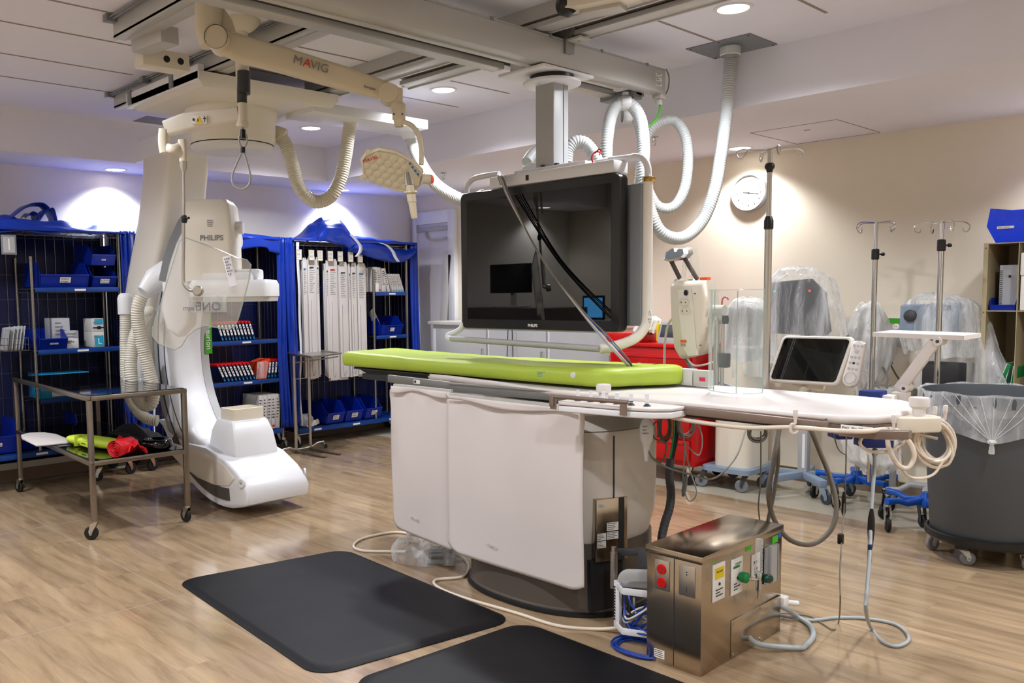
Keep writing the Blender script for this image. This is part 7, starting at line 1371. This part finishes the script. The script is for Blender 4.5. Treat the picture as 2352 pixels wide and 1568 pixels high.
# ---------------------------------------------------------------- things mounted on the far rail of the table
YF = 3.80
t = thing('iv_pole', 'tall steel IV pole clamped to the far rail of the table', 'IV pole', Y(1763, 880, YF))
px_ = Y(1764, 600, YF).x
b = MB(); b.cyl((px_, YF, .93), (px_, YF, Y(1764, 515, YF).z), .0165, n=18); b.cyl((px_, YF, Y(1764, 515, YF).z), (px_, YF, Y(1765, 345, YF).z), .0115, n=16); build(b, 'pole', M_['steel'], t)
b = MB(); z_ = Y(1765, 512, YF).z; b.lathe([(.017, -.03), (.021, -.025), (.021, .01), (.014, .03)], (px_, YF, z_), 20); z_ = Y(1765, 385, YF).z; b.lathe([(.012, -.022), (.015, -.01), (.022, .0), (.022, .01), (.015, .02)], (px_, YF, z_), 20); build(b, 'collars', M_['black plastic'], t)
b = MB(); zt_ = Y(1765, 345, YF).z
for k in range(4):
    d = (_R0 if k == 0 else -_R0 if k == 1 else (Fh if k == 2 else -Fh)); l = 1 if k < 2 else .8; p = V(px_, YF, zt_)
    b.tube(cr([p, p+d*.09*l+V(0, 0, .002), p+d*.125*l+V(0, 0, .004), p+d*.15*l+V(0, 0, -.012), p+d*.138*l+V(0, 0, -.035), p+d*.118*l+V(0, 0, -.028), p+d*.1*l+V(0, 0, .0)], 6), .0032, 7)
b.cyl((px_, YF, zt_-.01), (px_, YF, zt_+.006), .0125, n=14); build(b, 'hook_head', M_['steel'], t)
b = MB(); b.box((px_-.02, YF-.05, .99), (px_+.02, YF+.02, 1.03), .004); build(b, 'rail_clamp', M_['grey white'], t)
# contrast injector
t = thing('contrast_injector', 'cream contrast injector head with syringe holder on a steel post', 'injector', Y(1655, 890, YF))
YJ = 3.85
sh = [(1552, 652), (1560, 645), (1632, 643), (1638, 700), (1632, 780), (1618, 812), (1575, 823), (1562, 800), (1555, 740)]
P = [Y(x, y, YJ) for x, y in sh]; cj = sum(P, Vector())/len(P)
b = MB(); b.rings([[cj+(p-cj)*s_+V(0, o, 0) for p in P] for s_, o in ((.85, -.07), (.96, -.055), (1, -.03), (1, .05), (.9, .08))]); ih = build(b, 'injector_head', M_['warm white'], t, smooth=60)
b = MB(); P2_ = [Y(x, y, YJ-.075) for x, y in ((1556, 665), (1588, 662), (1592, 700), (1596, 760), (1600, 815), (1580, 818), (1568, 795), (1560, 720))]; b.rings([P2_, [p+V(0, .02, 0) for p in P2_]]); build(b, 'side_plate', M_['bone white'], ih)
for px, py in ((1571, 694), (1574, 714)):
    b = MB(); c = Y(px, py, YJ-.078); b.ball(c, 1, 14, sc=(.028, .006, .019)); sk = build(b, 'socket_cap', M_['warm white'], ih)
    for dx_ in (-.012, .012): b = MB(); b.ball(c+V(dx_, -.006, 0), 1, 8, sc=(.003, .002, .004)); build(b, 'pin_hole', M_['ink'], ih)
b = MB(); b.ball(Y(1575, 672, YJ-.08), 1, 14, sc=(.012, .004, .015)); build(b, 'round_port', M_['black rubber'], ih)
for px, py in ((1596, 674), (1609, 793)): b = MB(); b.ball(Y(px, py, YJ-.07), 1, 8, sc=(.007, .004, .005)); build(b, 'screw_hole', M_['mid grey'], ih)
q = Y(1563, 786, YJ-.079); b = MB(); b.box((q.x, q.y-.001, q.z), (q.x+.032, q.y, q.z+.012)); build(b, 'red_label', M_['orange plastic'], ih); b = MB(); lines(b, frm((q.x, q.y-.001, q.z-.022), (1, 0, 0), (0, 0, 1)), .032, .018, 3, seed=6, cover=.1); build(b, 'green_print', M_['dark green'], ih)
b = MB(); b.lathe([(.025, 0), (.03, .008), (.022, .015)], Y(1592, 648, YJ), 18); build(b, 'chrome_ring', M_['chrome'], ih)
b = MB(); q = Y(1620, 642, YJ); b.box((q.x-.02, q.y-.02, q.z-.002), (q.x+.02, q.y+.02, q.z+.012), .003); build(b, 'orange_latch', M_['orange plastic'], ih)
for a_, c_ in (((1541, 598), (1562, 640)), ((1573, 594), (1602, 642))): b = MB(); b.bar(Y(*a_, YJ), Y(*c_, YJ), .014, .02, .003); build(b, 'holder_arm', M_['column dark'], t)
b = MB(); hp_ = [Y(x, y, YJ-.03) for x, y in ((1523, 597), (1527, 581), (1538, 573), (1547, 569), (1549, 578), (1556, 580), (1562, 569), (1578, 568), (1581, 582), (1572, 592), (1556, 597), (1536, 601))]; hc2 = sum(hp_, Vector())/len(hp_); b.rings([[hc2+(p-hc2)*.75+V(0, -.012, .0) for p in hp_], hp_, [p+V(0, .045, .0) for p in hp_], [hc2+(p-hc2)*.8+V(0, .055, 0) for p in hp_]]); build(b, 'pressure_jacket', M_['chrome'], t, label='mirror chrome holder head', smooth=0)
b = MB(); b.cyl(Y(1600, 636, YJ), Y(1592, 570, YJ), .025, .022, n=20, cap=False); build(b, 'syringe_barrel', M_['acrylic'], t); b = MB(); b.cyl(Y(1570, 640, YJ), Y(1573, 600, YJ), .012, .010, n=14); build(b, 'syringe', M_['clear film'], t)
b = MB(); b.cyl(Y(1630, 712, YJ), Y(1664, 713, YJ), .026, n=24); b.lathe([(.035, 0), (.038, .01), (.03, .02)], Y(1626, 712, YJ), 24, (1, .3, 0)); b.cyl(Y(1655, 722, YJ), Y(1655, 745, YJ), .022, .014, n=18); jn = build(b, 'swivel_joint', M_['grey white'], t)
for px, w_ in ((1648, .011), (1660, .0095)): b = MB(); b.cyl(Y(px, 735, YF+.02), (Y(px, 735, YF+.02).x, YF+.02, .93), w_, n=14); build(b, 'post', M_['steel'], t)
b = MB(); b.lathe([(.014, -.02), (.017, 0), (.014, .02)], Y(1666, 734, YF), 12); q = Y(1663, 827, YF); b.box((q.x-.02, q.y-.02, q.z-.035), (q.x+.025, q.y+.02, q.z+.035), .006); build(b, 'black_knobs', M_['black plastic'], t)
b = MB(); b.tube(cr([Y(1575, 822, YJ), Y(1590, 845, YJ), Y(1630, 868, YJ), Y(1680, 888, YJ), Y(1720, 905, YJ)], 8), .009, 10); build(b, 'drive_cable', M_['mid grey'], t)
b = MB(); b.tube(cr([Y(1578, 822, YJ-.02), Y(1592, 838, YJ-.02), Y(1615, 838, YJ-.02), Y(1640, 830, YJ)], 6), .005, 8); b.tube(cr([Y(1556, 720, YJ-.05), Y(1535, 745, YJ), Y(1527, 790, YJ), Y(1526, 835, YJ)], 8), .006, 8); build(b, 'white_tubes', M_['cord white'], t)
b = MB(); b.tube(cr([Y(1658, 700, YJ-.03), Y(1660, 686, YJ-.03), Y(1668, 682, YJ-.03), Y(1673, 688, YJ-.03)], 6), .004, 8); build(b, 'red_tube', M_['red plastic'], t)
b = MB(); b.tube(cr([Y(1550, 672, YJ-.05), Y(1548, 655, YJ-.04), Y(1552, 643, YJ), Y(1560, 640, YJ)], 6), .006, 8); build(b, 'coiled_cord', M_['bone white'], t)
# curved clear acrylic screen standing on the table
t = thing('acrylic_screen', 'folded clear acrylic screen standing on the table between injector and tablet', 'screen', (-1.88, 3.47, 1.05))
kp_ = [(-2.015, 3.54), (-2.0, 3.49), (-1.95, 3.45), (-1.90, 3.43), (-1.83, 3.425), (-1.78, 3.46), (-1.765, 3.53)]
S = cr([V(x, y, 1.056) for x, y in kp_], 5); zt_ = 1.50
b = MB(); b.rings([[p, p+V(0, .004, 0), p+V(0, .004, zt_-1.056), p+V(0, 0, zt_-1.056)] for p in S]); build(b, 'acrylic_sheet', M_['acrylic'], t, smooth=0)
b = MB()
for x, y in (kp_[0], kp_[2], kp_[4], kp_[6]): b.box((x-.0018, y-.0018, 1.06), (x+.0018, y+.0018, zt_-.004))
b.tube([p+V(0, .002, zt_-1.056) for p in S], .0016, 5); b.tube([p+V(0, .002, .002) for p in S], .0016, 5); build(b, 'sheet_edges', M_['acrylic edge'], t)
# tablet console
YT = 3.86
t = thing('touch_console', 'tilted touch screen console on the far rail of the table', 'touch screen', Y(1850, 890, YT))
c0 = [(1802, 768), (1950, 774), (1925, 888), (1760, 876)]
o_ = Y(1762, 876, YT); ux_ = (Y(1924, 886, YT)-o_).normalized(); W_ = (Y(1924, 886, YT)-o_).length; uy_ = (Y(1800, 768, YT+.07)-o_); H_ = uy_.length*.98; uy_ = (uy_-ux_*uy_.dot(ux_)*.0).normalized()
nn = ux_.cross(uy_).normalized()
def q3(x, y, z): return o_+ux_*x+uy_*y+nn*z
def rr2(m, z, r=.022, n=5):
    P = []
    for cx_, cy_, a0 in ((W_-m-r, H_-m-r, 0), (m+r, H_-m-r, 90), (m+r, m+r, 180), (W_-m-r, m+r, 270)):
        for k in range(n+1): a = R(a0+90*k/n); P.append(q3(cx_+r*math.cos(a), cy_+r*math.sin(a), z))
    return P
b = MB(); b.rings([rr2(.012, -.03), rr2(.0, -.015), rr2(0, 0), rr2(.006, .006), rr2(.014, .004)]); build(b, 'console_housing', M_['column grey'], t)
b = MB(); b.rings([rr2(.014, .0035, .015), rr2(.014, .0065, .015)]); build(b, 'dark_screen', M_['screen black'], t, label='dark glass screen with green sheen')
b = MB(); b.bar(q3(W_*.3, .02, -.04), q3(W_*.75, .0, -.06), .04, .04, .01); b.cyl((q3(W_*.5, 0, -.05)), V(q3(W_*.5, 0, -.05).x, YF+.02, .98), .018, n=14); build(b, 'console_bracket', M_['warm white'], t)
t = thing('handheld_remote', 'white button remote standing on end beside the touch console', 'remote control', Y(1950, 885, YT))
o2, o3 = Y(1953, 878, YT), Y(1975, 788, YT+.05); uy2 = (o3-o2).normalized(); L_ = (o3-o2).length; ux2 = (ux_-uy2*ux_.dot(uy2)).normalized(); n2_ = ux2.cross(uy2)
b = MB(); b.rings([[o2+ux2*(w_*math.copysign(abs(math.cos(a))**.6, math.cos(a)))+uy2*(l_)+n2_*(.012*math.copysign(abs(math.sin(a))**.6, math.sin(a))) for a in [2*math.pi*k/20 for k in range(20)]] for w_, l_ in ((.012, -.02), (.03, -.008), (.036, .02), (.034, .05), (.031, .09), (.03, L_-.01), (.024, L_+.004), (.01, L_+.008))]); rb = build(b, 'remote_body', M_['tabletop white'], t, smooth=60)
for k in range(5):
    for j in range(3):
        if (k in (1,) and j != 1): continue
        b = MB(); c = o2+uy2*(L_-.015-.026*k)+ux2*(-.016+.016*j); b.cyl(c+n2_*.012, c+n2_*.0145, .0055 if k != 1 else .008, n=14); build(b, 'button', M_['light grey' if not (k == 3 and j == 1) else 'ink'], rb)
b = MB(); c = o2+uy2*.018; b.tube([c+n2_*.0125+ux2*(.024*math.cos(a))+uy2*(.024*math.sin(a)) for a in [2*math.pi*k/24 for k in range(24)]], .0012, 5, closed=True); build(b, 'ring_mark', M_['light grey'], rb)
# white arm board on hinged arm
t = thing('hinged_arm_board', 'white flat board on a folding white arm at the table foot', 'arm board', Y(2070, 918, 3.9))
a, c_ = Y(2008, 768, 3.9), Y(2218, 776, 3.9)
b = MB(); b.rings([[a+V(0, -.02, .01), c_+V(0, -.02, .01), c_+V(0, .2, .012), a+V(0, .2, .012)], [a+V(0, -.02, -.008), c_+V(0, -.02, -.008), c_+V(0, .2, -.006), a+V(0, .2, -.006)]]); build(b, 'board', M_['tabletop white'], t)
b = MB(); b.bar(Y(2148, 785, 3.9), Y(2065, 895, 3.9), .03, .045, .006); build(b, 'hinged_arm', M_['tabletop white'], t)
for px, py in ((2153, 784), (2075, 892)): b = MB(); c = Y(px, py, 3.87); b.cyl(c, c+V(0, .07, 0), .017, n=20); h_ = build(b, 'hinge', M_['tabletop white'], t); b = MB(); b.cyl(c+V(0, -.001, 0), c+V(0, .002, 0), .007, n=12); build(b, 'hinge_bolt', M_['dark grey'], t)
b = MB(); q = Y(2068, 905, 3.88); b.box((q.x-.025, 3.64, .985), (q.x+.025, q.y+.04, 1.0), .003); b.box((q.x-.03, q.y-.02, .98), (q.x+.03, q.y+.04, q.z+.01), .006); build(b, 'mount_block', M_['tabletop white'], t)
t = thing('navy_box', 'small navy blue box behind the table foot end', 'box', Y(2000, 905, 4.3)); a, c_ = Y(1976, 895, 3.8), Y(2028, 898, 3.8)
b = MB(); b.box((a.x, 3.78, .985), (c_.x, 3.85, a.z), .004); build(b, 'box', M_['navy panel'], t); b = MB(); b.box((c_.x, 3.79, .985), (c_.x+.04, 3.85, a.z-.015), .004); b.box((a.x, 3.66, .985), (c_.x, 3.78, 1.0)); build(b, 'white_side', M_['label white'], t)
# cable hooks and cable bundles at the table foot
t = thing('cable_bundle_coil', 'thick coil of cream cables hung from white hooks at the table foot', 'cable', Z(2140, 1010, .95))
dcb = dk
for k in range(15):
    cx_, cy_ = 2146+6*math.sin(k*2.1), 1014+6*math.cos(k*1.7); rx_, ry_ = 44-3*(k % 5)+2*math.sin(k), 54-3*(k % 4); tilt = -.35+.1*math.sin(k*1.3)
    b = MB(); b.tube([Q(cx_+rx_*math.cos(a)*math.cos(tilt)-ry_*math.sin(a)*math.sin(tilt), cy_+rx_*math.cos(a)*math.sin(tilt)+ry_*math.sin(a)*math.cos(tilt), dcb+.02+.006*k+.02*math.sin(a+k)) for a in [2*math.pi*j/32 for j in range(32)]], .0052 if k % 3 else .0065, 8, closed=True); build(b, 'cable_turn', M_['cord cream'], t)
b = MB(); b.tube(cr([Q(x, y, dcb+.01) for x, y in ((2085, 1000), (2065, 1025), (2068, 1065), (2085, 1092), (2115, 1098), (2145, 1088), (2165, 1060))], 8), .005, 8); build(b, 'lower_loop', M_['cord cream'], t)
t = thing('white_cable', 'white cable running in clips along the near table rail into two loops', 'cable', (-1.4, 3.03, 1.0))
S = cr([Q(1530, 953, 3.45), Y(1560, 962, 3.03), Y(1640, 974, 3.02), Y(1720, 982, 3.02), Y(1823, 981, 3.03), Y(1920, 989, 3.02), Y(1990, 990, 3.0), Q(2040, 985, dcb-.05), Q(2066, 992, dcb-.06), Q(2092, 1020, dcb-.06), Q(2099, 1050, dcb-.06), Q(2085, 1074, dcb-.06), Q(2062, 1066, dcb-.06), Q(2042, 1030, dcb-.06), Q(2038, 995, dcb-.06)], 8); b = MB(); b.tube(S, .0085, 10); build(b, 'cable', M_['cord cream'], t)
b = MB(); b.tube(cr([Q(2040, 990, dcb-.03), Q(2005, 990, dcb-.03), Q(1980, 1005, dcb-.03), Q(1977, 1022, dcb-.03), Q(2000, 1036, dcb-.03), Q(2040, 1036, dcb-.02), Q(2075, 1015, dcb), Q(2085, 990, dcb)], 8), .006, 8); build(b, 'second_loop', M_['cord cream'], t)
def clip(px, py, dep, label):
    t = thing('cable_hook', label, 'hook', Q(px, py, dep)); b = MB(); q = Q(px, py, dep)
    b.tube(cr([q+V(0, 0, .035), q+V(0, 0, .0), q+_R0*-.014+V(0, 0, -.005), q+_R0*-.014+V(0, 0, -.03), q+_R0*.0+V(0, 0, -.036), q+_R0*.012+V(0, 0, -.026)], 5), .0055, 8); b.box((q.x-.006, q.y-.006, q.z+.02), (q.x+.006, q.y+.012, q.z+.05), .002); build(b, 'hook', M_['tabletop white'], t)
dc = (Y(1823, 975, 3.03)-EYEP).dot(_F)
clip(1826, 972, dc-.01, 'white cable hook on the near table rail'); clip(2052, 985, dcb-.07, 'white cable hook left of the mushroom knob'); clip(2146, 965, dcb+.02, 'left white hook right of the mushroom knob'); clip(2170, 962, dcb+.03, 'right white hook over the cable coil')
# thin cables coiled under the table
def coil(px, py, rx, ry, n_, dep, m_, label, r_=.004, cat='cable', ext=None):
    t = thing('cable_coil', label, cat, Q(px, py, dep))
    for k in range(n_): b = MB(); b.tube([Q(px+2.5*math.sin(k*2.3)+(rx-1.5*(k % 4))*math.cos(a), py+3*math.cos(k*1.9)+(ry-2*(k % 3))*math.sin(a), dep+.008*k) for a in [2*math.pi*j/28 for j in range(28)]], r_, 7, closed=True); build(b, 'turn', M_[m_ if k % 4 else 'cord grey'], t)
    if ext:
        for e in ext: b = MB(); b.tube(cr([Q(*p) for p in e], 8), r_, 7); build(b, 'lead', M_[m_], t)
    return t
coil(1527, 980, 15, 32, 7, 4.15, 'cord olive', 'left grey cable coil hanging under the control panel in front of the red cart', .004, ext=[[(1545, 950, 4.1), (1500, 975, 4.1), (1503, 1005, 4.1), (1530, 1020, 4.1), (1520, 1060, 4.1), (1495, 1048, 4.1)]])
coil(1575, 975, 20, 28, 6, 4.15, 'cord pale', 'tangle of pale thin cables with clips under the table, left of the white cart', .0032, ext=[[(1560, 950, 4.1), (1572, 1020, 4.1), (1570, 1080, 4.1), (1568, 1110, 4.1)], [(1590, 950, 4.1), (1612, 1000, 4.1), (1605, 1045, 4.1), (1575, 1020, 4.1)], [(1570, 1010, 4.1), (1585, 1080, 4.1), (1600, 1130, 4.1), (1585, 1151, 4.1), (1573, 1130, 4.1), (1570, 1095, 4.1)], [(1600, 950, 4.1), (1612, 1002, 4.1)]])
b = MB(); b.lathe([(.004, .05), (.01, .03), (.012, -.03), (.006, -.06)], Q(1573, 1112, 4.1), 12, (.15, 0, 1)); solo(b, 'cable_probe', M_['mid grey'], 'grey in-line connector at the lowest thin cable loop', 'connector')
coil(1740, 993, 22, 20, 7, 4.25, 'cord olive', 'round coil of olive cable hanging under the table middle', .004, ext=[[(1748, 990, 4.25), (1747, 1100, 4.25), (1742, 1160, 4.25), (1745, 1200, 4.3), (1750, 1300, 4.4)]])
t = thing('thick_cable_loop', 'thick brown-grey cable hanging in a deep loop under the table', 'cable', Q(1850, 1250, 4.1))
b = MB(); b.tube(cr([Q(1862, 985, 4.1), Q(1880, 1030, 4.1), Q(1908, 1100, 4.08), Q(1921, 1160, 4.05), Q(1912, 1210, 4.02), Q(1880, 1243, 4.0), Q(1845, 1250, 3.98), Q(1805, 1232, 3.98), Q(1775, 1185, 4.0), Q(1765, 1130, 4.02), Q(1775, 1070, 4.05), Q(1790, 985, 4.1)], 8), .0115, 12); build(b, 'loop', M_['cord grey'], t)
b = MB(); b.tube(cr([Q(1787, 990, 4.12), Q(1787, 1060, 4.12), Q(1776, 1140, 4.12), Q(1765, 1190, 4.12), Q(1757, 1240, 4.2), Q(1755, 1320, 4.3)], 8), .009, 10); build(b, 'branch', M_['cord grey'], t)
t = thing('foot_pedal_lead', 'thin black cord with in-line switch dropping to the floor under the table foot', 'cord', Z(1925, 1440, 0))
g0 = Z(1921, 1446, .006)
b = MB(); b.tube(cr([Q(1913, 990, 3.9), Q(1925, 1030, 3.88), Q(1943, 1045, 3.85)], 5), .003, 6); b.tube(cr([Q(1944, 1000, 3.9), Q(1942, 1100, 3.8), Q(1938, 1180, 3.7), Q(1933, 1240, 3.6), Q(1929, 1320, 3.5), Q(1930, 1380, 3.42), Z(1926, 1428, .01), Z(1915, 1446, .005), Z(1890, 1432, .005), Z(1860, 1415, .005), Z(1820, 1410, .005), Z(1786, 1408, .02)], 8), .0032, 7); build(b, 'cord', M_['cord grey'], t)
b = MB(); b.lathe([(.004, .05), (.009, .03), (.009, -.04), (.004, -.055)], Q(1938, 1155, 3.74), 12); b.box(tuple(Q(1931, 1237, 3.6)-V(.011, .011, .022)), tuple(Q(1931, 1237, 3.6)+V(.011, .011, .022)), .005); build(b, 'inline_switch', M_['black plastic'], t)
t = thing('probe_cable', 'grey cable with black handle dropping to a wide floor loop at the right', 'cable', Z(2080, 1470, 0))
b = MB(); b.tube(cr([Q(2009, 1035, 3.7), Q(2008, 1080, 3.65), Q(2001, 1180, 3.55), Q(1998, 1270, 3.42), Q(1992, 1350, 3.35), Q(1989, 1400, 3.3), Z(2000, 1440, .02), Z(2030, 1475, .008), Z(2065, 1483, .008), Z(2088, 1465, .008), Z(2060, 1435, .008), Z(1990, 1420, .008), Z(1920, 1418, .008), Z(1860, 1424, .008), Z(1790, 1412, .015)], 8), .0075, 10); build(b, 'cable', M_['cord pale'], t)
b = MB(); b.lathe([(.006, .07), (.013, .03), (.014, -.02), (.008, -.09)], Q(2001, 1207, 3.5), 14); build(b, 'black_handle', M_['black plastic'], t); b = MB(); b.lathe([(.0085, .02), (.0085, -.05)], Q(1998, 1262, 3.43), 12); build(b, 'blue_sleeve', M_['spine navy'], t)
b = MB(); b.lathe([(.006, .02), (.012, .015), (.006, .01), (.012, .004), (.006, 0), (.012, -.006), (.008, -.015)], Q(2009, 1040, 3.7), 12); build(b, 'strain_relief', M_['mid grey'], t)
t = thing('navy_pad', 'navy blue pads hanging just beneath the table foot end', 'pad', Q(1990, 1010, 3.75))
for a_, c_, dp in (((1911, 993), (1948, 1005), 3.95), ((1972, 1003), (2040, 1024), 3.72)): p, q = Q(*a_, dp), Q(*c_, dp); b = MB(); b.bar(V(p.x, p.y, (p.z+q.z)/2), V(q.x, q.y, (p.z+q.z)/2), .1, abs(p.z-q.z), .004); build(b, 'pad', M_['navy panel'], t)
# ---------------------------------------------------------------- things behind the viewer that the dark monitor mirrors
def rf(px, py, y): d = _ray(px, py); return EYEP+d*((3.5-y+3.5)/d.y)-V(0, 0, 0)
def rp(px, py, y): p = rf(px, py, y); return V(p.x, y, p.z)
yy = -.55
t = thing('desk_monitor', 'flat computer monitor on a desk behind the viewer, seen mirrored in the big screen', 'monitor', (-6.9, yy, .9))
a, c_ = rp(1125, 608, yy), rp(1220, 672, yy)
b = MB(); b.box((a.x, yy-.03, c_.z), (c_.x, yy+.0, a.z), .01); build(b, 'housing', M_['bezel black'], t)
b = MB(); b.bar(((a.x+c_.x)/2, yy-.06, c_.z+.05), ((a.x+c_.x)/2, yy-.06, c_.z-.15), .05, .05, .004); b.box(((a.x+c_.x)/2-.15, yy-.2, c_.z-.17), ((a.x+c_.x)/2+.15, yy+.08, c_.z-.15), .004); build(b, 'stand', M_['grey white'], t)
b = MB(); b.box((a.x-.3, yy-.4, 0), (c_.x+.5, yy+.25, c_.z-.17), .006); solo(b, 'desk', M_['column dark'], 'dark desk behind the viewer seen mirrored in the monitor', 'desk')
yy = -2.1
a, c_ = rp(1342, 684, yy), rp(1384, 729, yy)
t = thing('tablet', 'tablet with lit blue screen behind the viewer, mirrored in the monitor', 'tablet', (a.x, yy, c_.z))
b = MB(); b.box((a.x-.03, yy-.02, c_.z-.03), (c_.x+.03, yy, a.z+.03), .008); build(b, 'case', M_['bezel black'], t); b = MB(); b.box((a.x, yy, c_.z), (c_.x, yy+.003, a.z)); build(b, 'lit_screen', mat('lit blue screen', '#3a8fd0', .4, emit='#4aa0e0', es=5, var=0), t)
b = MB(); b.box((a.x-.35, yy-.35, 0), (c_.x+.6, yy+.1, c_.z-.03), .006); solo(b, 'counter', M_['grey white'], 'counter behind the viewer carrying the lit tablet', 'counter')
